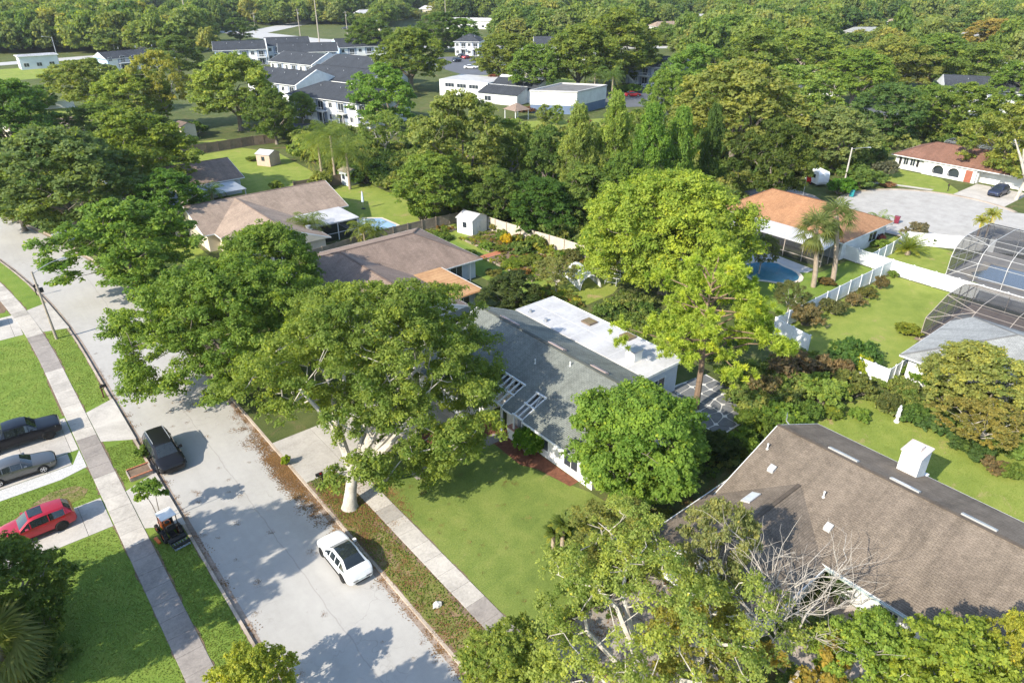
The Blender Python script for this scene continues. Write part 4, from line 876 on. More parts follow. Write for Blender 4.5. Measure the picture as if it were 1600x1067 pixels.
fence('wooden_fence', 'low fence at the far bright lawn on the left edge', [(16, 226), (25, 224.5), (33, 223)], 1.8, VINYL, 2.4)

def shed(label, u, v, w_, d, h, wall, roofm, rz=0.0, door=None, ridge='x'):
    t = thing('garden_shed', label, 'shed', (u, v, 0), rz); m = MB(); m.box(-w_/2, w_/2, -d/2, d/2, -.05, h); k = .35*w_/2
    m.poly([(-w_/2, -d/2-.001, h), (w_/2, -d/2-.001, h), (0, -d/2-.001, h+k)]); m.poly([(-w_/2, d/2+.001, h), (0, d/2+.001, h+k), (w_/2, d/2+.001, h)]); m.build('wall', wall, t)
    r = MB()
    for s in (-1, 1):
        a = [(s*(w_/2+.18), -d/2-.15, h-.06), (s*(w_/2+.18), d/2+.15, h-.06), (0, d/2+.15, h+k+.02), (0, -d/2-.15, h+k+.02)]; up = [(x, y, z+.06) for x, y, z in a]
        r.raw(a+up, [(3,2,1,0),(4,5,6,7),(0,1,5,4),(1,2,6,5),(2,3,7,6),(3,0,4,7)])
    r.build('roof', roofm, t); b = MB(); b.box(-.75, -.03, -d/2-.05, -d/2+.01, .05, h*.86); b.box(.03, .75, -d/2-.05, -d/2+.01, .05, h*.86); o = b.build('door', door or wall, t)
    hd = MB(); hd.box(-.1, -.06, -d/2-.09, -d/2-.05, h*.4, h*.5); hd.build('handle', GALV, o)
    q = MB(); q.box(-w_/2-.04, -w_/2+.01, -.35, .35, h*.45, h*.8); q.build('window', GLASS, t); return t
shed('white metal shed at the fence corner above the vegetable garden', 56.2, 77.6, 3.2, 2.8, 2.2, VINYL, FLATROOF, R_(14))
shed('small pink and cream shed with pale roof on the far lawn', 48.9, 132.4, 3.0, 3.0, 2.2, M('pink_boards', (.48,.36,.28), (.40,.29,.22), 2, .9), FLATROOF, R_(30))
shed('small grey shed half covered by vines at the lawn edge', 54.3, 110.6, 2.2, 2.4, 2.4, GREYWALL, WOOD, R_(10))
shed('tall narrow wooden shed behind the yellow-leaved tree', 43.6, 164.2, 3.2, 3.4, 3.2, CREAM, SH_DUSK, R_(12))

# hoop house, garden beds
t = thing('hoop_house', 'small greenhouse tunnel covered in torn white netting', 'greenhouse', (55.6, 54.6, 0), R_(-20)); m = MB(); sc = MB(); 
for i in range(5):
    y = -2.2+i*1.1; m.tube([(1.3*math.cos(a), y, 1.7*math.sin(a)) for a in np.linspace(0, math.pi, 9)], .025, 5)
m.build('hoop', GALV, t); k = screen_mat('torn_netting', (.75,.75,.74), .72); a = np.linspace(0, math.pi, 9)
for p, q in zip(a, a[1:]): sc.poly([(1.33*math.cos(p), -2.3, 1.73*math.sin(p)), (1.33*math.cos(q), -2.3, 1.73*math.sin(q)), (1.33*math.cos(q), 2.3, 1.73*math.sin(q)), (1.33*math.cos(p), 2.3, 1.73*math.sin(p))])
sc.build('netting', k, t, True)
def bed(label, u0, u1, v0, v1, rz=0, mat=WOOD):
    t = thing('raised_bed', label, 'garden bed', ((u0+u1)/2, (v0+v1)/2, 0), rz); a, b = (u1-u0)/2, (v1-v0)/2
    for d in ((-a, a, -b-.08, -b), (-a, a, b, b+.08), (-a-.08, -a, -b-.08, b+.08), (a, a+.08, -b-.08, b+.08)): boxo('board', (*d, 0, .25), mat, t)
    boxo('soil', (-a, a, -b, b, 0, .18), SOIL, t); return t
bed('timber edged vegetable bed below the yellow bush', 53.0, 58.0, 69.5, 75.5); bed('larger timber edged vegetable bed beside the lawn strip', 51.0, 57.5, 58.5, 67.5)
bed('narrow timber bed along the pool fence', 48.2, 54.6, 79.4, 81.2)
sheet('garden_path', [(50.8, 67.8), (59.4, 68.0), (59.2, 69.2), (50.8, 69.2)], .018, BRICK, 'reddish path between the two vegetable beds')

# flagstone terrace by the pine: every stone its own piece
rnd = random.Random(5)
ter = sheet('terrace', [(42.4, 25.2), (48.6, 25.2), (49.4, 32.0), (45.2, 32.6), (42.2, 31.6)], .012, M('pale_joint_mortar', (.62,.60,.56), (.5,.48,.45), 2, .9), 'flagstone terrace at the foot of the pine'); FLAG = M('grey_flagstone', (.165,.168,.172), (.105,.108,.112), .9, .85, bump=.3); 
nu, nv = 5, 6; gr = [[(42.3+i*6.9/nu + (rnd.uniform(-.35, .35) if 0 < i < nu else 0), 25.3+j*7.0/nv + (rnd.uniform(-.35, .35) if 0 < j < nv else 0)) for j in range(nv+1)] for i in range(nu+1)]
for i in range(nu):
    for j in range(nv):
        q = [gr[i][j], gr[i+1][j], gr[i+1][j+1], gr[i][j+1]]; c = (sum(p[0] for p in q)/4, sum(p[1] for p in q)/4)
        def inset(p): L = math.hypot(p[0]-c[0], p[1]-c[1]); k = max(0, 1-.055*1.4/L*1.0); return ((p[0]-c[0])*k, (p[1]-c[1])*k)
        cut = []
        for a in range(4):
            p, nx = inset(q[a]), inset(q[(a+1) % 4]); cut += [(p[0]+(nx[0]-p[0])*rnd.uniform(.08, .22), p[1]+(nx[1]-p[1])*rnd.uniform(.08, .22)), (p[0]+(nx[0]-p[0])*rnd.uniform(.78, .92), p[1]+(nx[1]-p[1])*rnd.uniform(.78, .92))]
        s = MB(); s.prism(cut, 0, .035); o = s.build('flagstone', FLAG, ter); o.location = (c[0], c[1], .012+rnd.uniform(0, .006))

# ------------------------------------------------------------ distant buildings
LOCAL = set()
def part(mb, name, mat, t, parent=None, smooth=False):
    o = mb.build(name, mat, parent or t, smooth)
    if parent is None and t.name not in LOCAL: o.location = (-t.location[0], -t.location[1], -t.location[2])
    return o
def apartment(label, loc, rz, L, W, roof='hip', end=BLUEWALL, bays=4, stairs=True, front=WHITE, h=5.4, zr=8.0):
    """two storeys, facade along local x looking to -y"""
    t = thing('apartment_block', label, 'apartment building', (*loc, 0), rz); LOCAL.add(t.name)
    i = W*.45 if roof == 'hip' else 0
    o, g = hip_roof(t, -.6, L+.6, -.6, W+.6, h, zr, 'u', i, i, SH_SLATE)
    m = MB(); m.box(0, L, 0, W, -.05, h-.05); m.build('wall', front, t)
    e = MB(); e.box(-.03, .35, -.02, W+.02, 0, h-.08); e.box(L-.35, L+.03, -.02, W+.02, 0, h-.08); e.raw(g.v, g.f); e.build('end_wall', end, t)
    bw = L/bays
    for b in range(bays): q = MB(); q.box(b*bw+bw*.44, b*bw+bw*.94, -.04, .0, .02, h-.12); q.build('recess_shade_panel', M('shade_painted_siding', (.22,.26,.33), (.17,.2,.26), .4, .8), t)  # blue-grey siding, its dark colour also painting the shade of balcony recesses
    for b in range(bays):
        x = b*bw
        for z in (0, 2.7):
            window(t, '-v', 0, x+.5, x+1.6, z+.9, z+2.0); window(t, '-v', -.05, x+bw*.55, x+bw*.55+1.7, z+.1, z+2.1)
        m = MB(); m.box(x+bw*.42, x+bw*.95, -1.5, 0, 2.55, 2.7); o2 = m.build('balcony', WHITE, t); r = MB(); r.box(x+bw*.42, x+bw*.95, -1.5, -1.44, 3.55, 3.65)
        for q in range(9): xx = x+bw*.42+(bw*.53-.06)*q/8; r.box(xx, xx+.06, -1.5, -1.45, 2.7, 3.55)
        r.build('railing', WHITE, o2); p = MB(); p.box(x+bw*.42, x+bw*.42+.12, -1.48, -1.36, 0, 2.55); p.box(x+bw*.95-.12, x+bw*.95, -1.48, -1.36, 0, 2.55); p.build('post', WHITE, o2)
    if stairs:
        s = MB(); x = L*.46
        for k in range(12): s.box(x-k*.28-.28, x-k*.28, -2.9, -1.6, k*.225, k*.225+.06)
        s.beam((x, -2.95, .9), (x-3.4, -2.95, 3.5), .05, .5); s.beam((x, -1.6, .0), (x-3.4, -1.6, 2.6), .05, .25); s.build('staircase', WHITE, t)
    for k in range(3): pipe(t, 'roof_vent', L*(.25+.25*k), W*.35, 7.0, 7.5, .1, GALV)
    return t
def fin(t, x, W, h=5.6, zr=8.6):                              # white firewall that stands proud of the roof
    m = MB(); m.raw([(x, -.8, 0), (x, W/2, 0), (x, W+.8, 0), (x, W+.8, h), (x, W/2, zr), (x, -.8, h)] + [(x+.35, -.8, 0), (x+.35, W/2, 0), (x+.35, W+.8, 0), (x+.35, W+.8, h), (x+.35, W/2, zr), (x+.35, -.8, h)],
          [(0,1,4,5),(1,2,3,4),(11,10,7,6),(10,9,8,7),(5,4,10,11),(4,3,9,10),(0,5,11,6),(3,2,8,9)]); m.build('fire_wall', WHITE, t)
AR = R_(-73)
t = apartment('nearest apartment block with charcoal hip roof, balconies and white staircase', (71.9, 174.6), AR, 27, 14, 'hip', WHITE, 4)
t = apartment('charcoal roofed apartment block directly behind the nearest one on its left', (73.5, 205), AR, 20, 14, 'gable', WHITE, 3, False); fin(t, 20.2, 14)
t = apartment('charcoal roofed apartment block right behind the white fire wall', (86.6, 200.5), AR, 25, 15, 'gable', WHITE, 3, False)
t = apartment('middle apartment block with long charcoal roof and white slanting wall', (94.9, 241), AR, 20, 14, 'gable', WHITE, 3, False); fin(t, 20.2, 14)
t = apartment('apartment block with charcoal roof partly hidden behind the white slanting wall', (103.5, 221), AR, 22, 15, 'gable', WHITE, 3, False)
t = apartment('far left apartment block with pale blue gable end and balconies', (91.5, 284), R_(-20), 18, 13, 'gable', BLUEWALL, 3); fin(t, 18.2, 13)
t = apartment('far apartment block joined right of the pale blue gable one', (112.5, 287), R_(-20), 16, 13, 'gable', WHITE, 3, False)
t = apartment('low charcoal roofed block between the two far apartment rows', (107, 262), R_(-24), 20, 12, 'gable', BLUEWALL, 3, False)
t = apartment('far apartment block with pale blue gable and outside stairs beside the oak', (132, 264.5), R_(-14), 20, 14, 'gable', BLUEWALL, 3)
t = apartment('small distant white block with charcoal roof beyond the parked cars', (180, 257), R_(-50), 10, 12, 'hip', WHITE, 2, False)
t = apartment('dark navy apartment block with white balcony right of the feathery palms', (176.5, 166), R_(-73), 22, 13, 'gable', BLUEGREY, 3, True, M('grey_apartment_front', (.42,.45,.5), (.34,.37,.42), .5, .8))
t = apartment('distant charcoal roofed block behind the parking lot oaks', (196, 225), R_(-40), 24, 13, 'gable', WHITE, 3, False)
t = apartment('pale blue gabled block far left near the lone white car', (57, 292), R_(10), 24, 10, 'gable', BLUEWALL, 3, False, WHITE, 4.2, 6.2)
t = apartment('slate roofed block cut by the right edge of the picture', (206, 76), R_(-60), 20, 13, 'gable', WHITE, 3, False)
t = thing('block_building', 'windowless flat roofed block with white top and slate blue base', 'building', (128.5, 131.5, 0)); base = [(128.5, 131.5), (142, 134.5), (135.5, 144.5), (121, 140.5)]
m = MB(); m.prism(base, -.05, 2.1); part(m, 'base_band', BLUEGREY, t)
sh = [((x-131.5)*1.012+131.5, (y-138)*1.012+138) for x, y in base]; m = MB(); m.prism(sh, 2.1, 5.3); part(m, 'upper_wall', WHITE, t)
m = MB(); 
for i in range(4): a, b = sh[i], sh[(i+1) % 4]; m.beam((*a, 5.45), (*b, 5.45), .35, .34)
part(m, 'parapet', M('grey_parapet', (.5,.48,.45), (.42,.4,.38), 1, .9), t); q = [((x-131.5)*.95+131.5, (y-138)*.95+138) for x, y in base]; m = MB(); m.poly([(x, y, 5.32) for x, y in q]); part(m, 'flat_roof', M('dark_flat_roof', (.17,.165,.16), (.12,.115,.11), .5, .9), t)
t = thing('clubhouse', 'white clubhouse with stepped charcoal shed roofs', 'building', (124, 165, 0), R_(-68)); LOCAL.add(t.name)
for (x0, x1, y0, y1, h0, h1) in ((-14, 2, 0, 12, 4.4, 4.4), (2, 16, 1, 8, 3.2, 5.8), (2, 14, -5, 1, 2.6, 4.2)):
    m = MB(); m.raw([(x0, y0, 0), (x1, y0, 0), (x1, y1, 0), (x0, y1, 0), (x0, y0, h0), (x1, y0, h0), (x1, y1, h1), (x0, y1, h1)], [(0,1,5,4),(1,2,6,5),(2,3,7,6),(3,0,4,7),(4,5,6,7)]); m.build('wall', WHITE, t)
    m = MB(); slope(m, (x0-.3, y0-.3, h0+.05), (x1+.3, y0-.3, h0+.05), (x1+.3, y1+.3, h1+.06), (x0-.3, y1+.3, h1+.06)) if h1 > h0 else m.box(x0+.4, x1-.4, y0+.4, y1-.4, h0-.1, h0+.04); m.build('roof', SH_SLATE if h1 > h0 else FLATROOF, t)
for x in (-12, -8, -4): window(t, '-v', 0, x, x+3, 2.6, 3.6, bars=2)
window(t, '-v', -5, 4, 6, .8, 2)
t = thing('gazebo', 'small open gazebo with grey pyramid roof before the clubhouse', 'gazebo', (113.2, 136.5, 0)); LOCAL.add(t.name); m = MB()
for a, b in (((-2.4, -2.4), (2.4, -2.4)), ((2.4, -2.4), (2.4, 2.4)), ((2.4, 2.4), (-2.4, 2.4)), ((-2.4, 2.4), (-2.4, -2.4))): slope(m, (*a, 2.4), (*b, 2.4), (0, 0, 3.9), (0, 0, 3.9), .3)
m.build('roof', SH_DUSK, t)
for x in (-2, 2):
    for y in (-2, 2): boxo('post', (x-.09, x+.09, y-.09, y+.09, 0, 2.45), WHITE, t)
def far_house(label, loc, rz, L, W, wall, roofm, h=3.0, zr=5.2, inset=3):
    t = thing('distant_building', label, 'building', (*loc, 0), rz); LOCAL.add(t.name); o, g = hip_roof(t, -.5, L+.5, -.5, W+.5, h, zr, 'u', inset, inset, roofm)
    m = MB(); m.box(0, L, 0, W, -.05, h-.03); m.raw(g.v, g.f); m.build('wall', wall, t)
    for k in range(int(L/4)): window(t, '-v', 0, 1+k*4, 2.6+k*4, .9, 2.1)
    return t
far_house('long low white building at the top with pale flat roof', (255, 372), R_(-50), 38, 18, STUCCO, FLATROOF, 4.5, 5.4)
far_house('low grey-green roofed pavilion left of the long white building', (205, 392), R_(-50), 16, 12, CREAM, SH_PALE, 3.2, 5.2)
far_house('pinkish buildings glimpsed beyond the trees at top left', (163, 500), R_(-45), 30, 14, M('pink_stucco', (.55,.42,.36), (.46,.35,.3), .5, .9), SH_TAN, 4, 6)
far_house('pale roof glimpsed among the trees at upper centre right', (236, 252), R_(-55), 18, 14, STUCCO, FLATROOF, 3.2, 4.6)
far_house('white walled house half hidden in trees left of the yellow tree', (196, 118), R_(-60), 16, 11, STUCCO, SH_SLATE, 3.4, 5.4)
far_house('pale tan roof peeking from the woods above the yellow tree', (222, 140), R_(-40), 18, 12, CREAM, SH_TAN, 3.2, 5.2)
far_house('small white house among trees near the orange tree', (285, 122), R_(-50), 15, 11, STUCCO, FLATROOF, 3, 4.8)
far_house('white roofed house at the right edge below the orange tree', (300, 96), R_(-50), 16, 11, STUCCO, FLATROOF, 3, 4.8)
far_house('grey truck depot roof beside the far left road', (34, 318), R_(0), 12, 7, GREYWALL, FLATROOF, 4.4, 4.8, 1)
far_house('white gable glimpsed above the olive trees at upper left', (80, 345), R_(-10), 14, 9, STUCCO, SH_SLATE, 4.2, 6.6, 0)
far_house('tan gabled house glimpsed behind the left oaks', (14.5, 172), R_(10), 12, 10, CREAM, SH_TAN, 2.8, 4.8, 0)
far_house('charcoal roof beyond the oaks at the top centre', (232, 300), R_(-50), 26, 14, STUCCO, SH_SLATE, 4, 6.4)

FAR_SPOTS = []
for i, (x, y, L, lb) in enumerate([(655, 22, 22, 'pale roof in the far woods above the long white building'), (905, 30, 20, 'tiny white roof in the far woods above the block building'), (1025, 52, 16, 'white roof among dark crowns right of the navy apartments'), (1085, 38, 15, 'small pale roof above the tall dense dark tree'), (1180, 28, 18, 'pale roof in the far woods above the very wide olive tree'), (1400, 45, 18, 'cream roof in the far woods left of the orange tree'), (1505, 72, 15, 'white wall glimpsed below the orange tinted tree'), (1330, 62, 16, 'tan roof above the dark crown right of the yellow tree'), (245, 28, 18, 'pale roof above the far dark woods at left'), (560, 30, 16, 'grey roof beyond the far main road')]):
    q = spot(x, y); FAR_SPOTS.append(q); far_house(lb, q, R_(-50+13*i % 40), L, L*.6, STUCCO if i % 3 else CREAM, [FLATROOF, SH_PALE, SH_TAN][i % 3], 3.2, 5.4)
# ------------------------------------------------------------ vehicles
def car(name, label, cat, loc, head, color, kind='sedan', rim=None, metal=0.0, detail=True, sunroof=False, scale=1.0, plate=True, group=None):
    """front looks along local +x; one loft whose faces are shared out to body, glass and roof"""
    t = thing(name, label, cat, (*loc, -.125 if 5.8 < loc[0] < 13.9 and loc[1] < 130 else .03), head, group); t.scale = (scale,)*3
    # s from nose, sill z, shoulder z, top z, half width, roof half width, cabin flag
    if kind == 'sedan': L, S = 4.74, [(0,.36,.50,.53,.60,.5,0),(.06,.27,.62,.66,.74,.6,0),(.22,.21,.68,.74,.84,.65,0),(.6,.19,.74,.83,.90,.7,0),(1.05,.18,.81,.90,.91,.7,0),(1.48,.18,.87,.96,.91,.68,0),(2.12,.18,.92,1.385,.905,.60,1),(2.45,.18,.93,1.43,.905,.62,1),(2.95,.18,.94,1.43,.905,.62,1),(3.38,.18,.95,1.375,.905,.60,1),(4.0,.19,.97,1.05,.895,.62,0),(4.35,.20,.97,1.04,.87,.62,0),(4.6,.25,.93,1.0,.80,.6,0),(4.70,.33,.72,.75,.72,.55,0),(4.74,.40,.55,.58,.62,.5,0)]
    elif kind == 'suv': L, S = 4.55, [(0,.40,.60,.64,.62,.5,0),(.06,.30,.76,.80,.76,.6,0),(.25,.25,.86,.92,.87,.65,0),(.7,.23,.93,1.02,.91,.7,0),(1.15,.22,.99,1.09,.92,.7,0),(1.35,.22,1.01,1.12,.92,.68,0),(1.95,.22,1.05,1.56,.92,.62,1),(2.3,.22,1.06,1.63,.92,.64,1),(3.0,.22,1.08,1.64,.92,.64,1),(3.7,.22,1.11,1.60,.91,.62,1),(4.02,.23,1.14,1.56,.90,.58,1),(4.38,.26,1.12,1.18,.86,.58,0),(4.5,.34,.95,.99,.80,.55,0),(4.55,.42,.7,.73,.72,.5,0)]
    elif kind == 'van': L, S = 5.05, [(0,.36,.58,.62,.66,.5,0),(.06,.26,.72,.77,.80,.6,0),(.25,.20,.82,.89,.92,.68,0),(.65,.18,.91,1.0,.98,.72,0),(1.0,.18,.98,1.08,.99,.72,0),(1.12,.18,1.0,1.11,.99,.7,0),(1.95,.18,1.04,1.62,.99,.66,1),(2.3,.18,1.05,1.70,.99,.70,1),(3.2,.18,1.06,1.72,.99,.71,1),(4.2,.18,1.07,1.70,.98,.69,1),(4.62,.19,1.08,1.64,.96,.64,1),(4.88,.22,1.06,1.14,.92,.62,0),(5.0,.3,.9,.94,.86,.6,0),(5.05,.4,.66,.69,.78,.55,0)]
    else: L, S = 5.85, [(0,.55,.86,.90,.76,.6,0),(.06,.46,1.0,1.05,.90,.7,0),(.25,.42,1.08,1.14,.97,.75,0),(.8,.40,1.12,1.19,.99,.78,0),(1.45,.40,1.16,1.24,.995,.78,0),(1.6,.40,1.18,1.27,.995,.76,0),(2.15,.40,1.22,1.80,.99,.70,1),(2.5,.40,1.23,1.88,.99,.73,1),(3.2,.40,1.24,1.89,.99,.73,1),(3.75,.40,1.25,1.85,.985,.70,1),(4.0,.40,1.26,1.28,.985,.7,0),(4.05,.40,1.26,1.27,.985,.7,0),(5.8,.42,1.24,1.25,.97,.7,0),(5.85,.50,1.2,1.21,.95,.7,0)]
    rings = []
    for (s, zl, zb, zt, w_, wr, cab) in S:
        h = [(0, zl), (w_*.78, zl), (w_*.95, zl+.07), (w_, zl+.24), (w_*1.0, (zl+zb)/2+.10), (w_*.975, zb)]
        h += [(wr+.07, zt-.10), (wr-.06, zt-.015), (wr*.5, zt+.012), (0, zt+.018)] if cab else [(w_*.90, zb+(zt-zb)*.55), (w_*.72, zt-.008), (w_*.4, zt+.006), (0, zt+.01)]
        rings.append([(L/2-s, y, z) for y, z in h] + [(L/2-s, -y, z) for y, z in h[-2:0:-1]])
    K = len(rings[0]); bins = {}
    for i in range(len(S)-1):
        ca, cb = S[i][6], S[i+1][6]
        for k in range(K):
            q = [rings[i][k], rings[i][(k+1) % K], rings[i+1][(k+1) % K], rings[i+1][k]]; kk = k if k < 9 else K-1-k
            nm = 'body'
            if ca and cb: nm = 'side_window' if kk == 5 else ('pillar' if kk == 6 else 'roof' if kk > 6 else 'body')
            elif ca != cb and kk >= 7: nm = 'windscreen' if cb else 'rear_window'
            elif ca != cb and kk == 6: nm = 'pillar'
            elif ca != cb and kk == 5: nm = 'side_window' if cb or kind == 'sedan' else 'pillar'
            bins.setdefault((nm, k < 9) if nm in ('side_window', 'pillar') else (nm, 0), MB()).poly(q)
    P = paint('%s_paint' % name if False else 'paint_%02d%02d%02d_%d' % (int(color[0]*99), int(color[1]*99), int(color[2]*99), int(metal*9)), color, metal)
    body = None
    b = bins[('body', 0)]; b.poly([p for p in rings[0]][::-1]); b.poly(rings[-1])
    def weld(mb, nm, mat):
        me = mb.mesh(nm, mat); bm = bmesh.new(); bm.from_mesh(me); bmesh.ops.remove_doubles(bm, verts=bm.verts, dist=.0008); bmesh.ops.recalc_face_normals(bm, faces=bm.faces); bm.to_mesh(me); bm.free()
        me.polygons.foreach_set('use_smooth', [True]*len(me.polygons)); me.set_sharp_from_angle(angle=R_(38)); return link(nm, me, t)
    body = weld(b, 'body', P)
    for (nm, sd), mb in bins.items():
        if nm == 'body': continue
        weld(mb, nm, {'roof': CARGLASS if sunroof == 'full' else P, 'pillar': P}.get(nm, CARGLASS))
    # door pillars, sills
    wr = S[7][5]; zt = S[7][3]; zb = S[7][2]; wd = S[7][4]
    if detail:
        cab = [x for x in S if x[6]]; xs = [cab[0][0]+.02, (cab[0][0]+cab[-1][0])/2+.05, cab[-1][0]-.03] + ([cab[0][0]*.4+cab[-1][0]*.6+.45] if kind == 'van' else [])
        m = MB()
        for s in xs:
            a = min(cab, key=lambda x: abs(x[0]-s)); 
            for sg in (-1, 1): m = MB(); m.beam((L/2-s, sg*(a[4]*.982), a[2]), (L/2-s, sg*(a[5]+.078), a[3]-.105), .06, .012); m.build('door_pillar', P if kind != 'van' else BLACKPLASTIC, t)
        pass
        for sg in (-1, 1):
            m = MB(); x = L/2-cab[0][0]+.22; m.box(x-.10, x+.08, sg*wd if sg > 0 else -wd-.2, wd+.2 if sg > 0 else -wd, zb-.02, zb+.14); m.build('mirror', P, t)
            for s in (xs[0]+.75, xs[1]+.78):
                m = MB(); x = L/2-s; y = sg*wd*1.0; m.box(x-.11, x+.11, min(y-.02*sg, y+.03*sg), max(y-.02*sg, y+.03*sg), zb-.13, zb-.09); m.build('door_handle', P, t)
            m = MB(); m.box(-L*.27, L*.27, min(sg*wd*.97, sg*(wd+.012)), max(sg*wd*.97, sg*(wd+.012)), S[6][1]+.02, S[6][1]+.14); m.build('sill', BLACKPLASTIC, t)
    r = {'sedan': .325, 'suv': .36, 'van': .345, 'pickup': .43}[kind]; fx = {'sedan': .95, 'suv': .9, 'van': .98, 'pickup': 1.02}[kind]; rx = {'sedan': 3.74, 'suv': 3.58, 'van': 4.02, 'pickup': 4.72}[kind]
    for s in (fx, rx):
        w_ = np.interp(s, [x[0] for x in S], [x[4] for x in S])
        for sg in (-1, 1):
            x = L/2-s; a = MB(); pts = [(x+(r+.06)*math.cos(q), r+(r+.06)*math.sin(q)) for q in np.linspace(-.25, math.pi+.25, 15)]
            n = len(pts); y0, y1 = sg*(w_-.05), sg*(w_+.006); a.raw([(p, y0, z) for p, z in pts]+[(p, y1, z) for p, z in pts], [tuple(range(n, 2*n)) if sg < 0 else tuple(range(2*n-1, n-1, -1))]+[(i, (i+1) % n, n+(i+1) % n, n+i) for i in range(n)]); a.build('wheel_arch', BLACKPLASTIC, t)
            tw = MB(); prof = [(r*.62, -.1), (r*.93, -.11), (r, -.06), (r, .06), (r*.93, .1), (r*.64, .105)]
            for i in range(len(prof)-1):
                for q in range(20):
                    a0, a1 = 2*math.pi*q/20, 2*math.pi*(q+1)/20; f = lambda pr, an: (pr[0]*math.cos(an), sg*pr[1], pr[0]*math.sin(an)); tw.poly([f(prof[i], a0), f(prof[i], a1), f(prof[i+1], a1), f(prof[i+1], a0)])
            wh = tw.build('wheel', RUBBER, t, True); wh.location = (x, sg*(w_-.055), r)
            rm = MB(); n = 10
            for q in range(5):
                an = q*2*math.pi/5; d = .22; rm.poly([(r*.1*math.cos(an-1), sg*.085, r*.1*math.sin(an-1)), (r*.62*math.cos(an-d), sg*.1, r*.62*math.sin(an-d)), (r*.62*math.cos(an+d), sg*.1, r*.62*math.sin(an+d)), (r*.1*math.cos(an+1), sg*.085, r*.1*math.sin(an+1))])
            for q in range(20):
                a0, a1 = 2*math.pi*q/20, 2*math.pi*(q+1)/20; rm.poly([(r*.58*math.cos(a0), sg*.1, r*.58*math.sin(a0)), (r*.66*math.cos(a0), sg*.108, r*.66*math.sin(a0)), (r*.66*math.cos(a1), sg*.108, r*.66*math.sin(a1)), (r*.58*math.cos(a1), sg*.1, r*.58*math.sin(a1))])
            rm.poly([(r*.12*math.cos(2*math.pi*q/12), sg*.095, r*.12*math.sin(2*math.pi*q/12)) for q in range(12)]); rm.build('rim', rim or CHROME, wh)
            hb = MB(); hb.poly([(r*.62*math.cos(2*math.pi*q/16), sg*.06, r*.62*math.sin(2*math.pi*q/16)) for q in range(16)]); hb.build('brake_disc', DARKRIM, wh)
    def lamp(nm, s0, s1, side, frac0, frac1, mat, zf):
        a = [np.interp(s, [x[0] for x in S], [x[4] for x in S]) for s in (s0, s1)]; za = [np.interp(s, [x[0] for x in S], [x[2] for x in S]) for s in (s0, s1)]
        m = MB(); p = [(L/2-s0, side*a[0]*frac0, za[0]+zf[0]), (L/2-s1, side*(a[1]+.004), za[1]+zf[0]), (L/2-s1, side*(a[1]-.01), za[1]+zf[1]), (L/2-s0, side*a[0]*frac0, za[0]+zf[1])]; o = (.012 if s0 < L/2 else -.012)
        m.raw([(x+o, y, z) for x, y, z in p]+[(x, y*.96, z) for x, y, z in p], [(0,1,2,3),(7,6,5,4),(0,4,5,1),(1,5,6,2),(2,6,7,3),(3,7,4,0)]); m.build(nm, mat, t)
    for sd in (-1, 1): lamp('headlight', .05, .42, sd, .62, .2, LAMPGLASS, (-.12, .0)); lamp('tail_light', L-.06, L-.30, sd, .66, .2, REDLAMP, (-.16 if kind == 'sedan' else -.3, .0))
    m = MB(); m.box(L/2-.02, L/2+.008, -.38, .38, S[1][1]+.10, S[1][1]+.27); m.build('grille', BLACKPLASTIC, t)
    m = MB(); m.box(-L/2-.02, -L/2+.06, -.26, .26, .52, .66); m.build('number_plate', M('plate_white', (.62,.66,.62), (.5,.54,.5), 12, .5), t)
    m = MB(); m.box(-L/2-.006, -L/2+.03, -.5, .5, S[-1][1]-.03, S[-1][1]+.06); m.build('bumper_insert', BLACKPLASTIC, t)
    if sunroof and sunroof != 'full':
        m = MB(); a, b = L/2-S[7][0]+.25*(kind != 'sedan'), L/2-S[8][0]+.15; m.box(b, a, -.46, .46, zt+.0, zt+.026); m.build('sunroof', CARGLASS, t)
    if kind == 'van':
        for sg in (-1, 1): m = MB(); m.box(L/2-4.5, L/2-2.3, sg*.62-.02, sg*.62+.02, 1.71, 1.77); m.build('roof_rail', GALV, t)
    if kind == 'pickup':
        m = MB(); m.box(L/2-5.75, L/2-4.1, -.82, .82, 1.25, 1.30); m.build('bed_cover', BLACKPLASTIC, t)
    return t
car('sedan', 'white sedan with dark panoramic roof parked at the right kerb', 'car', (12.62, 32.2), R_(90), (.78,.78,.77), 'sedan', DARKRIM, sunroof='full')
car('minivan', 'black minivan parked at the left kerb facing the camera', 'car', (6.98, 50.75), R_(-90), (.012,.012,.014), 'van', CHROME, .2)
car('pickup_truck', 'black pickup truck on the left driveway', 'truck', (-1.35, 59.9), R_(-2), (.009,.011,.016), 'pickup', DARKRIM, .2)
car('sedan', 'grey sedan on the driveway beside the white gravel', 'car', (-1.95, 55.35), R_(-3), (.13,.13,.125), 'sedan', CHROME, .6)
car('hatchback', 'red hatchback with small sunroof on the lower left driveway', 'car', (-2.0, 47.55), R_(181), (.42,.012,.028), 'suv', DARKRIM, .3, sunroof=True)
car('sedan', 'silver-blue sedan parked far up the street under the oaks', 'car', (10.6, 110.2), R_(100), (.45,.50,.56), 'sedan', CHROME, .4)
car('sedan', 'white car with red tail lights cut by the left edge', 'car', (-2.35, 85.6), R_(179), (.62,.62,.60), 'sedan', CHROME)
car('sedan', 'dark blue sedan on the driveway of the white house with arches', 'car', (133.6, 37.2), R_(178), (.035,.045,.085), 'suv', CHROME, .3)
car('sedan', 'red car parked in the lane behind the distant white house', 'car', (195, 76), R_(-60), (.35,.02,.03), 'suv', CHROME, .2, detail=False)
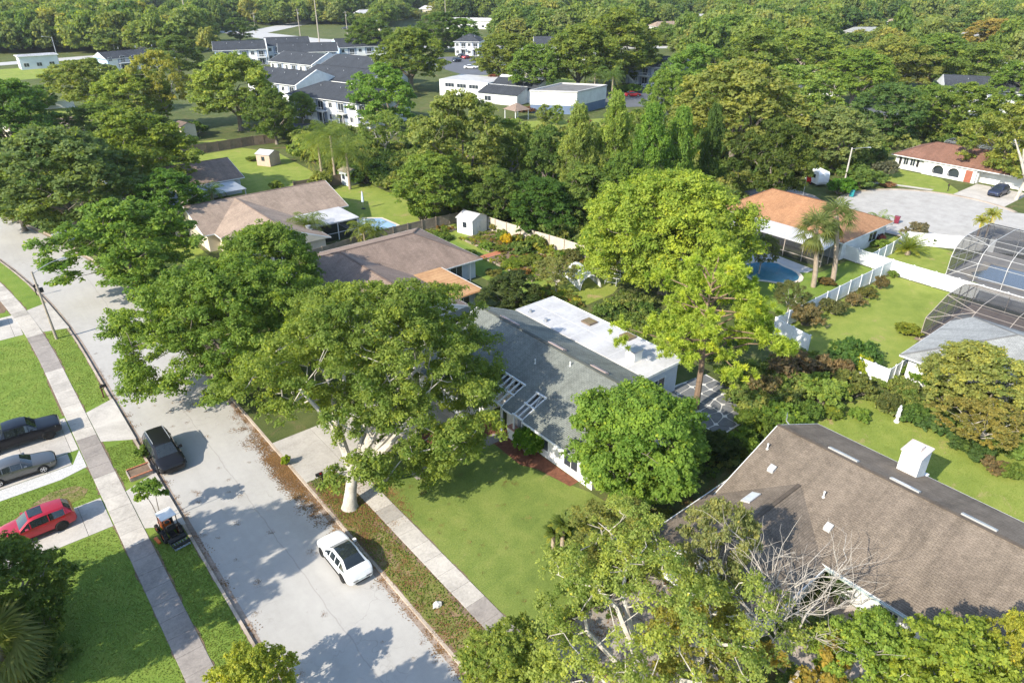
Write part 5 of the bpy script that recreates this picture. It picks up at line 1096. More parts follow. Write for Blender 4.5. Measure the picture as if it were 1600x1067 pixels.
for i, (x, y, c, lb) in enumerate([(735, 108, (.7,.7,.69), 'white car leftmost in the near row of the distant parking lot'), (755, 106.5, (.62,.63,.64), 'pale silver car second in the near row of the parking lot'), (769, 104, (.55,.62,.68), 'bluish silver car at the right end of the parking row'), (714, 97, (.02,.03,.05), 'dark blue car at the back of the distant parking lot'), (729, 92, (.4,.02,.03), 'bright red car at the back of the distant parking lot'), (722, 90.5, (.05,.05,.055), 'black car half hidden behind the red one in the lot'), (988, 151, (.36,.02,.025), 'red car on the dark drive right of the block building'), (428, 64, (.28,.03,.03), 'tiny dark red car beside the distant apartment roof'), (441, 66, (.03,.03,.035), 'tiny black car beside the distant dark red one'), (75, 99.5, (.75,.75,.75), 'lone white car on the far left road'), (540, 46, (.05,.06,.08), 'dark car on the distant main road'), (1010, 140, (.4,.42,.45), 'grey car at the edge of the dark drive')]):
    q = spot(x, y); car('distant_car', lb, 'car', q, R_([-40, -40, -35, 20, 20, 20, -30, -20, -20, 0, 140, -30][i]), c, 'suv' if i % 2 else 'sedan', CHROME, .1, detail=False)
# compact tractor with canopy on the verge
t = thing('compact_tractor', 'small orange tractor with white canopy and black tiller on the grass verge', 'tractor', (4.75, 41.55, 0), R_(97)); OR = paint('tractor_orange', (.62,.13,.02), 0, .4)
m = MB(); m.raw([(.35, -.3, .45), (1.35, -.26, .45), (1.35, .26, .45), (.35, .3, .45), (.35, -.28, .92), (1.32, -.2, .84), (1.32, .2, .84), (.35, .28, .92)], [(3,2,1,0),(4,5,6,7),(0,1,5,4),(1,2,6,5),(2,3,7,6),(3,0,4,7)]); m.build('hood', OR, t)
m = MB(); m.tube([(1.0, .12, .85), (1.0, .12, 1.3)], .035, 8); m.build('exhaust', BLACKPLASTIC, t); m = MB(); m.box(-.7, 1.2, -.18, .18, .3, .46); m.build('chassis', BLACKPLASTIC, t)
m = MB(); m.box(-.45, .05, -.26, .26, .75, .85); m.box(-.52, -.4, -.26, .26, .85, 1.25); m.build('seat', BLACKPLASTIC, t)
m = MB(); m.box(-.62, .42, -.48, .48, 1.92, 1.98); m.build('canopy', WHITE, t)
m = MB()
for x in (-.58, .38):
    for y in (-.42, .42): m.box(x-.025, x+.025, y-.025, y+.025, .7, 1.92)
m.build('canopy_frame', BLACKPLASTIC, t); m = MB(); m.tube([(.3, 0, .92), (.12, 0, 1.12)], .02, 6); m.lathe([(.16, 0), (.16, .03)], 14, (.1, 0, 1.12)); m.build('steering_wheel', BLACKPLASTIC, t)
def wheel(t, x, y, r, wd, lug=True):
    m = MB(); n = 18; vs = [(r*q*math.cos(2*math.pi*k/n), s*wd/2, r*q*math.sin(2*math.pi*k/n)) for q, s in ((.55, -1), (.95, -1), (1, 0), (.95, 1), (.55, 1)) for k in range(n)]
    m.raw(vs, [(i*n+k, i*n+(k+1) % n, (i+1)*n+(k+1) % n, (i+1)*n+k) for i in range(4) for k in range(n)])
    for k in range(n if lug else 0): a = 2*math.pi*k/n; s = 1 if k % 2 else -1; m.beam((r*.98*math.cos(a), 0, r*.98*math.sin(a)), (r*.98*math.cos(a+.2), s*wd*.5, r*.98*math.sin(a+.2)), .03, .05)
    o = m.build('wheel', RUBBER, t); o.location = (x, y, r); h = MB(); h.raw([(r*.56*math.cos(2*math.pi*k/n), s*wd*.3, r*.56*math.sin(2*math.pi*k/n)) for s in (-1, 1) for k in range(n)], [tuple(range(n-1, -1, -1)), tuple(range(n, 2*n))]); h.build('rim', OR, o)
for y in (-.5, .5): wheel(t, -.3, y, .45, .26); wheel(t, .98, y*.92, .3, .18)
m = MB(); m.box(-1.35, -1.0, -.55, .55, .45, .62); m.box(-1.9, -1.75, -.5, .5, .42, .58); m.beam((-1.0, -.4, .5), (-.6, -.2, .45), .06, .06); m.beam((-1.0, .4, .5), (-.6, .2, .45), .06, .06); m.beam((-1.0, -.52, .55), (-1.9, -.52, .5), .05, .08); m.beam((-1.0, .52, .55), (-1.9, .52, .5), .05, .08); m.build('tiller_frame', BLACKPLASTIC, t)
m = MB()
for i in range(3):
    for k in range(6):
        y = -.45+.18*k; x = -1.15-.36*i; m.tube([(x, y-.05, .2+.12*(k % 2)), (x-.08, y+.02, .36), (x+.06, y+.1, .52)], .022, 5)
    m.tube([(-1.15-.36*i, -.5, .3), (-1.15-.36*i, .5, .3)], .05, 6)
m.build('tines', M('worn_steel_tines', (.45,.5,.56), (.2,.22,.25), 6, .4, .5, .6), t)
m = MB(); m.box(-.2, .5, .75, .95, .02, .12); m.build('orange_rail', OR, t)
# ------------------------------------------------------------ street furniture and small things
def mailbox(label, u, v, rz, mat=BLACKPLASTIC, post=BLACKPLASTIC):
    t = thing('mailbox', label, 'mailbox', (u, v, 0), rz); m = MB(); m.box(-.05, .05, -.05, .05, -.05, 1.05); m.beam((0, 0, .7), (.32, 0, 1.0), .05, .05); m.box(-.1, .45, -.05, .05, .98, 1.04); m.build('post', post, t)
    b = MB(); pr = [(-.09, 1.04), (.09, 1.04), (.09, 1.16)] + [(.09*math.cos(a), 1.16+.09*math.sin(a)) for a in np.linspace(.3, math.pi-.3, 6)] + [(-.09, 1.16)]; n = len(pr)
    b.raw([(-.06, y, z) for y, z in pr]+[(.46, y, z) for y, z in pr], [tuple(range(n)), tuple(range(2*n-1, n-1, -1))]+[(i, n+i, n+(i+1) % n, (i+1) % n) for i in range(n)]); o = b.build('box', mat, t)
    f = MB(); f.box(.05, .2, .092, .104, 1.12, 1.26); f.build('flag', REDLAMP, o); return t
mailbox('black mailbox on a post by the big oak driveway', 14.9, 39.9, R_(180)); mailbox('black mailbox behind the tall leaning lamp post', 4.5, 91.6, 0); mailbox('dark mailbox half hidden by oak leaves beside the pickup driveway', 5.3, 63.0, 0, BLACKPLASTIC, M('maroon_post', (.16,.03,.05), (.12,.02,.04), 3, .7)); mailbox('small mailbox before the white house with arches', 129.5, 43.3, R_(180))
def lamp_post(label, loc, H, arm, az, mat=GALV, r=.10, lean=(0, 0), rise=.5):
    t = thing('street_lamp', label, 'street lamp', (*loc, 0)); m = MB(); m.tube([(0, 0, -.1), (lean[0]*.5, lean[1]*.5, H*.5), (lean[0], lean[1], H)], [r*1.25, r, r*.8], 10); m.build('pole', mat, t)
    d = (math.cos(az), math.sin(az)); a = MB(); a.tube([(lean[0]+d[0]*arm*q, lean[1]+d[1]*arm*q, H-.25+rise*math.sin(q*1.57)) for q in np.linspace(0, 1, 7)], .035, 6); a.build('arm', GALV, t)
    e = (lean[0]+d[0]*arm, lean[1]+d[1]*arm, H-.25+rise); h = MB(); h.raw([(e[0]+x*d[0]-y*d[1], e[1]+x*d[1]+y*d[0], e[2]+z) for x, y, z in ((-.1,-.07,-.03), (.5,-.13,-.05), (.62,0,-.04), (.5,.13,-.05), (-.1,.07,-.03), (-.1,-.05,.06), (.45,-.1,.09), (.55,0,.08), (.45,.1,.09), (-.1,.05,.06))], [(4,3,2,1,0), (5,6,7,8,9), (0,1,6,5), (1,2,7,6), (2,3,8,7), (3,4,9,8), (4,0,5,9)]); h.build('lamp_head', GALV, t); return t
lp = lamp_post('tall leaning lamp post with curved arm over the street', (4.2, 78.0), 7.35, 2.6, R_(8), POLEWOOD, .115, (-.15, .1), .75)
m = MB(); m.box(-.07, .3, .05, .3, 5.1, 5.55); m.build('junction_box', BLACKPLASTIC, lp)
lamp_post('street lamp with straight arm at the round street end', (118.6, 55.7), 6.6, 2.6, R_(-38), CONC_DRIVE, .13, (0, 0), .25); q = spot(92, 98); lamp_post('far left street lamp in front of the dark woods', q, 9, 3, R_(150), GALV, .12); q = spot(181, 86); lamp_post('second far lamp in front of the dark woods', q, 8, 2.2, R_(0), GALV, .12)
def util(label, x, y, ytop, r=.17, arms=1):
    u, v = spot(x, y); H = 4
    while seen(u, v, H)[1] > ytop and H < 26: H += .25
    t = thing('utility_pole', label, 'utility pole', (u, v, 0)); m = MB(); m.tube([(0, 0, -.2), (0, 0, H)], [r*1.3, r*.8], 8); m.build('pole', POLEWOOD, t)
    for k in range(arms): m = MB(); m.beam((-1.2, .25, H-.7-1.1*k), (1.2, -.25, H-.7-1.1*k), .12, .14); m.build('crossarm', POLEWOOD, t)
    m = MB(); m.lathe([(.18, H-2.6), (.22, H-2.5), (.22, H-1.8), (.16, H-1.7)], 10, (.32, 0, 0)); m.build('transformer', GALV, t); return t
for a in [(297, 60, -20, .26, 'tallest wooden utility pole rising past the top edge at left'), (499, 66, -22, .24, 'tall wooden utility pole beside the far main road'), (470, 62, 14, .18, 'thinner utility pole just left of the tall roadside one'), (543, 55, 18, .16, 'utility pole right of the tall roadside one'), (697, 44, -12, .2, 'pole in front of the long low white building'), (820, 52, 24, .15, 'left one of two short poles at the top centre'), (846, 54, 34, .15, 'right one of two short poles at the top centre'), (993, 80, 34, .16, 'utility pole among the trees right of top centre'), (400, 52, 20, .14, 'thin pole at the junction of the far roads'), (834, 18, -10, .18, 'far pole touching the top edge near the centre')]: util(a[4], a[0], a[1], a[2], a[3])
def bin_(label, u, v, c, rz=0.3):
    t = thing('wheeled_bin', label, 'bin', (u, v, 0), rz); mt = M('bin_%d' % int(c[0]*999), c, tuple(x*.8 for x in c), 2, .6); m = MB(); m.raw([(-.24,-.3,.08),(.24,-.3,.08),(.24,.3,.08),(-.24,.3,.08),(-.3,-.36,1.0),(.3,-.36,1.0),(.3,.36,1.0),(-.3,.36,1.0)], [(3,2,1,0),(4,5,6,7),(0,1,5,4),(1,2,6,5),(2,3,7,6),(3,0,4,7)]); m.build('body', mt, t)
    m = MB(); m.raw([(-.33,-.4,1.0),(.33,-.4,1.0),(.33,.4,1.0),(-.33,.4,1.0),(-.26,-.32,1.09),(.26,-.32,1.09),(.26,.34,1.12),(-.26,.34,1.12)], [(3,2,1,0),(4,5,6,7),(0,1,5,4),(1,2,6,5),(2,3,7,6),(3,0,4,7)]); m.build('lid', mt, t)
    for s in (-.27, .27): m = MB(); m.tube([(s-.03, .32, .1), (s+.03, .32, .1)], .11, 10); m.build('wheel', RUBBER, t)
bin_('teal wheeled bin beside the round street end', 114.0, 51.9, (.02,.22,.24)); bin_('dark red wheeled bin at the near edge of the round street end', 106.2, 41.0, (.16,.02,.04))
t = thing('camper_trailer', 'small white camper trailer under the trees by the round street end', 'trailer', (116.4, 59.6, 0), R_(60)); m = MB(); pr = [(-2.0, .5), (1.7, .5), (2.1, 1.1), (1.8, 2.3), (1.2, 2.55), (-1.8, 2.55), (-2.1, 2.2), (-2.15, .9)]; n = len(pr)
m.raw([(x, -1.0, z) for x, z in pr]+[(x, 1.0, z) for x, z in pr], [tuple(range(n)), tuple(range(2*n-1, n-1, -1))]+[(i, n+i, n+(i+1) % n, (i+1) % n) for i in range(n)]); m.build('body', WHITE, t)
for y in (-1.02, 1.0): m = MB(); m.box(-1.2, -.2, y, y+.02, 1.4, 2.0); m.build('window', GLASS, t); 
for y in (-.95, .95): wheel(t, 0, y, .33, .2, False)
t = thing('patio_umbrella', 'closed pale patio umbrella standing beside the pool', 'umbrella', (49.3, 96.6, 0)); m = MB(); m.tube([(0, 0, 0), (0, 0, 2.9)], .03, 8); m.build('pole', GALV, t); m = MB(); m.lathe([(.05, 1.0), (.22, 1.15), (.2, 1.8), (.12, 2.5), (.02, 2.85)], 8); m.build('canopy', M('pale_blue_canvas', (.55,.62,.70), (.45,.52,.6), 3, .9), t); m = MB(); m.lathe([(.35, 0), (.35, .08), (.06, .14)], 14); m.build('base', BLACKPLASTIC, t)
t = thing('garden_statue', 'small white garden statue in the curved flower bed', 'statue', (55.3, 17.2, 0)); m = MB(); m.lathe([(.22, 0), (.22, .12), (.14, .16), (.13, .5), (.2, .56), (.2, .62)], 12); m.build('pedestal', WHITE, t); m = MB(); m.lathe([(.16, .62), (.18, .8), (.12, 1.0), (.17, 1.22), (.15, 1.34), (.06, 1.4), (.1, 1.48), (.1, 1.56), (.03, 1.66)], 12); m.tube([(.15, 0, 1.3), (.24, .05, 1.1), (.14, .12, .95)], .045, 6); m.tube([(-.15, 0, 1.3), (-.24, .05, 1.1), (-.12, .12, .95)], .045, 6); m.build('figure', WHITE, t, True)
t = thing('satellite_dish', 'white satellite dish at the gable of the brown roof', 'satellite dish', (41.7, 19.9, 4.4)); m = MB(); m.tube([(0, -.35, .0), (0, 0, .25), (0, 0, .55)], .04, 6); m.build('mast', GALV, t); m = MB(); m.raw([(.0, 0, .62)]+[(.34*math.cos(a)*.8-.1*math.sin(a), .34*math.cos(a)*.5, .62+.12+.34*math.sin(a)*.6) for a in np.linspace(0, 6.2832, 17)[:-1]], [(0, i+1, (i+1) % 16+1) for i in range(16)]); m.build('dish', WHITE, t, True); m = MB(); m.tube([(0, 0, .6), (-.4, -.15, .95)], .02, 5); m.build('feed_arm', GALV, t)
t = thing('flag_pole', 'thin pole with dark red flag beside the shaded driveway', 'flag', (101.2, 53.4, 0)); m = MB(); m.tube([(0, 0, 0), (0, 0, 5.6)], .04, 6); m.build('pole', GALV, t); m = MB(); m.raw([(0, 0, 5.5), (.5, -.4, 5.3), (.75, -.5, 4.5), (.1, -.1, 4.4)], [(0,1,2,3)]); m.build('flag', REDLAMP, t)
def rock(label, u, v, s, seed):
    rg = np.random.default_rng(seed); bm = bmesh.new(); bmesh.ops.create_icosphere(bm, subdivisions=2, radius=1)
    for q in bm.verts: q.co = Vector((q.co.x*s*1.2, q.co.y*s, q.co.z*s*.6))*(1+.18*rg.normal()); q.co.z += s*.35
    me = bpy.data.meshes.new('rock'); bm.to_mesh(me); bm.free(); me.materials.append(ROCK); o = link('rock', me); o.location = (u, v, 0); tag(o, label, 'rock')
q = spot(683, 946); rock('lone white stone on the patchy verge', q[0], q[1], .24, 2)
# brick-edged planter beside the minivan
t = thing('brick_planter', 'low terracotta edged planter box beside the black minivan', 'planter', (5.0, 49.75, 0)); PL = M('weathered_planter_board', (.36,.30,.25), (.24,.2,.17), 4, .9)
for i in range(4): boxo('board', ((-.85, .62, -.62, -.55), (-.85, .62, .55, .62), (-.9, -.83, -.6, .6), (.6, .67, -.6, .6))[i] + (0, .32), PL, t)
for k in range(7):
    for y in (-.585, .585): o = boxo('brick', (-.1, .1, -.06, .06, 0, .06), BRICK, t); o.location = (-.74+k*.22, y, .322)
boxo('soil', (-.82, .6, -.55, .55, 0, .27), SOIL, t)
t = thing('pallet_trellis', 'broken wire compost pen with white frame beside the hoop tunnel', 'garden frame', (58.2, 52.2, 0), .4); m = MB()
for x in (-.7, .7):
    for y in (-.7, .7): m.box(x-.04, x+.04, y-.04, y+.04, 0, 1.1)
for z in (.3, .9):
    for s in (-.7, .7): m.box(-.7, .7, s-.02, s+.02, z, z+.06); m.box(s-.02, s+.02, -.7, .7, z, z+.06)
m.build('frame', WHITE, t)
# ------------------------------------------------------------ trees
DK, MD, OL, BR, GY, YL = (.130,.195,.044), (.180,.250,.052), (.240,.285,.070), (.21,.29,.05), (.21,.26,.095), (.30,.32,.075)
# the great oaks over the street
m1 = make_tree(11, 13.6, 10.6, 310, .98, 190000, .185, 'dome', .10, .17, .48, 10, lean=(4.6, 3.6), bark=BARK_PALE, shell=.5, keep=lambda c: not (c[2] < 3.4 and c[0] < -1.0) and not (c[0] < -7.0 and c[2] < 8.5))
tree_thing('live_oak', m1, 'largest spreading oak in the middle with pale limbs, trunk beside the white sedan', (15.3, 36.6), (.195,.250,.054))
m2 = make_tree(12, 11.5, 8.9, 250, 1.05, 140000, .22, 'dome', .16, .28, .42, 7, shell=.6)
tree_thing('live_oak', m2, 'broad oak overhanging the street left of the largest one', (15.0, 57.6), (.180,.255,.050))
m3 = make_tree(13, 10.6, 6.2, 150, 1.0, 75000, .24, 'dome', .25, .26, .36, 6)
tree_thing('live_oak', m3, 'oak with rounded clumps behind the two street oaks, before the brown hipped roof', (22.8, 66.4), (.175,.245,.050))
# pale-limbed oak in the bottom right foreground
m4 = make_tree(14, 8.4, 7.0, 140, .60, 46000, .135, 'dome', .36, .16, .36, 9, lean=(1.0, 1.2), bark=BARK_PALE, shell=.4)
tree_thing('live_oak', m4, 'open crowned oak with whitish limbs in the bottom foreground', (19.4, 13.0), (.29,.335,.085))
rng = np.random.default_rng(4); bare = MB()
def bough(p, d, L, r, k, n):
    q = [p]; 
    for i in range(3): d = d + Vector((rng.normal()*.22, rng.normal()*.22, rng.normal()*.14+.03)); d.normalize(); q.append(q[-1]+d*L/3)
    bare.tube([tuple(x) for x in q], [r, r*.82, r*.66, r*.5], 5, False)
    if n > 0:
        for j in range(k): dd = d + Vector((rng.normal()*.62, rng.normal()*.62, rng.normal()*.4+.16)); dd.normalize(); bough(q[1+j % 3], dd, L*.70, r*.52, k, n-1)
t = thing('bare_oak', 'pale leafless oak boughs reaching over the brown roofed garage wing', 'tree', (24.9, 8.8, 0)); bough(Vector((0, 0, -.1)), Vector((.1, .25, 1)), 3.8, .18, 2, 0)
for a in range(5): bough(Vector((.3, .7, 3.4)), Vector((.15+.3*a, 1.05-.14*a, .75)).normalized(), 3.5, .075, 4, 3)
bare.build('trunk', M('dead_grey_bark', (.40,.365,.315), (.24,.21,.18), 1.8, .9, .1), t, True); r_ = np.random.default_rng(9); cs = np.array([(1.2, -1.2, 4.2), (.4, -1.6, 3.6), (-1.2, .6, 4.6), (2.0, -.6, 4.6), (-.6, -1.0, 3.9)]); V, T = puff(r_, cs, np.array([.7, .8, .7, .5, .7]), 420, .20); c = link('crown', leaf_mesh('crown', V, T, LEAF), t); c.color = (.30,.23,.05,1)
# round bright tree before the house, camphor, pine
m5 = make_tree(15, 8.6, 4.5, 200, .9, 115000, .205, 'round', .02, .2, .22, 6, shell=.72, elong=1.5, jit=.42)
tree_thing('laurel_tree', m5, 'dense round bright green tree hiding the near end of the green roofed house', (31.6, 24.9), (.19,.285,.05))
m6 = make_tree(16, 13.4, 9.6, 330, 1.4, 150000, .29, 'dome', .16, .2, .5, 8, shell=.72, jit=.42)
tree_thing('camphor_tree', m6, 'huge yellow-green domed tree behind the white flat roof', (60.5, 46.5), (.29,.355,.058))
def pine(label, loc, H, R, seed, color):
    rg = np.random.default_rng(seed); cs = []; t = thing('pine_tree', label, 'tree', (*loc, 0)); b = MB(); b.tube([(0, 0, -.1), (.15, .1, H*.3), (-.05, .3, H*.6), (.1, .2, H*.93)], [.30, .24, .17, .05], 8)
    for i in range(38):
        h = .40+.58*(i+.5)/38; a = i*2.4+rg.normal()*.3; L = R*(1.12-.85*max(0, (h-.55)/.45)**1.4)*(.55+.5*rg.random()); z = H*h; e = np.array([math.cos(a)*L, math.sin(a)*L, z+.6+rg.normal()*.4])
        b.tube([(.05, .2, z-.7), tuple(e*np.array([.55, .55, 1])+np.array([0, 0, -.35])), tuple(e)], [.08, .06, .025], 5, False); cs.append(e)
        if L > R*.6: cs.append(e*np.array([.62, .62, 1])+np.array([rg.normal()*.5, rg.normal()*.5, .1]))
        if L > R*.75: cs.append(e+np.array([rg.normal()*.7, rg.normal()*.7, -.5]))
    b.build('trunk', BARK_PINE, t, True); cs = np.array(cs); n = 900; idx = np.repeat(np.arange(len(cs)), n); k = len(idx)
    tuft = cs[idx]+rg.normal(size=(k, 3))*0; sub = rg.integers(0, 14, k); off = rg.normal(size=(len(cs), 14, 3))*np.array([.46, .46, .26]); o = tuft+off[idx, sub]
    d = unit(rg.normal(size=(k, 3))+np.array([0, 0, .45])); pos = o+d*.15*(.5+rg.random((k, 1))); V = blades(rg, pos, unit(np.cross(d, rg.normal(size=(k, 3)))), .34, 6.0, d); tone = np.clip(.5+.2*rg.normal(size=(len(cs), 14))[idx, sub], 0, .9)
    c = link('crown', leaf_mesh('crown', V, tone, LEAF), t); c.color = (*color, 1); return t
pine('tall pine with bright needle tufts beside the flagstone terrace', (44.0, 29.0), 13.2, 6.0, 21, (.37,.45,.075))
# stock shapes, 10 m high and 10 m wide, used for the neighbourhood trees
STOCK = {'oak': make_tree(31, 10, 5, 110, .85, 36000, .27, 'dome', .24, .22, .3, 6), 'oak2': make_tree(32, 10, 5, 90, .95, 36000, .27, 'dome', .16, .2, .3, 5), 'oak3': make_tree(33, 10, 5, 120, .78, 34000, .26, 'dome', .30, .26, .28, 7, shell=.5, bark=BARK_PALE),
         'round': make_tree(34, 10, 5, 110, .85, 34000, .27, 'round', .08, .2, .25, 5, shell=.7, jit=.45), 'tall': make_tree(35, 10, 5, 110, .85, 34000, .28, 'cone', .06, .3, .22, 6, elong=2.4, squash=1.1), 'column': make_tree(36, 10, 5, 90, 1.05, 28000, .30, 'column', .02, .4, .2, 4, squash=1.2), 'loose': make_tree(37, 10, 5, 80, .75, 17000, .25, 'dome', .34, .3, .22, 8, shell=.4, bark=BARK_PALE)}
rv = random.Random(77)
def grow(kind, x, y, rx, H, col, label, name='tree', group=None, zc=.60):
    q = spot(x, y, zc*H); R = rx*depth(q[0], q[1], zc*H)/FPX
    if kind in ('oak', 'oak2', 'oak3', 'round') and H < 1.45*R: H = 1.45*R; q = spot(x, y, zc*H)
    j = [1+rv.uniform(-.09, .09) for _ in range(3)]
    return tree_thing(name, STOCK[kind], label, q, tuple(c*k for c, k in zip(col, j)), rv.uniform(0, 6.28), (R/5, R/5, H/10), group)
OK_ = 'oak_tree'
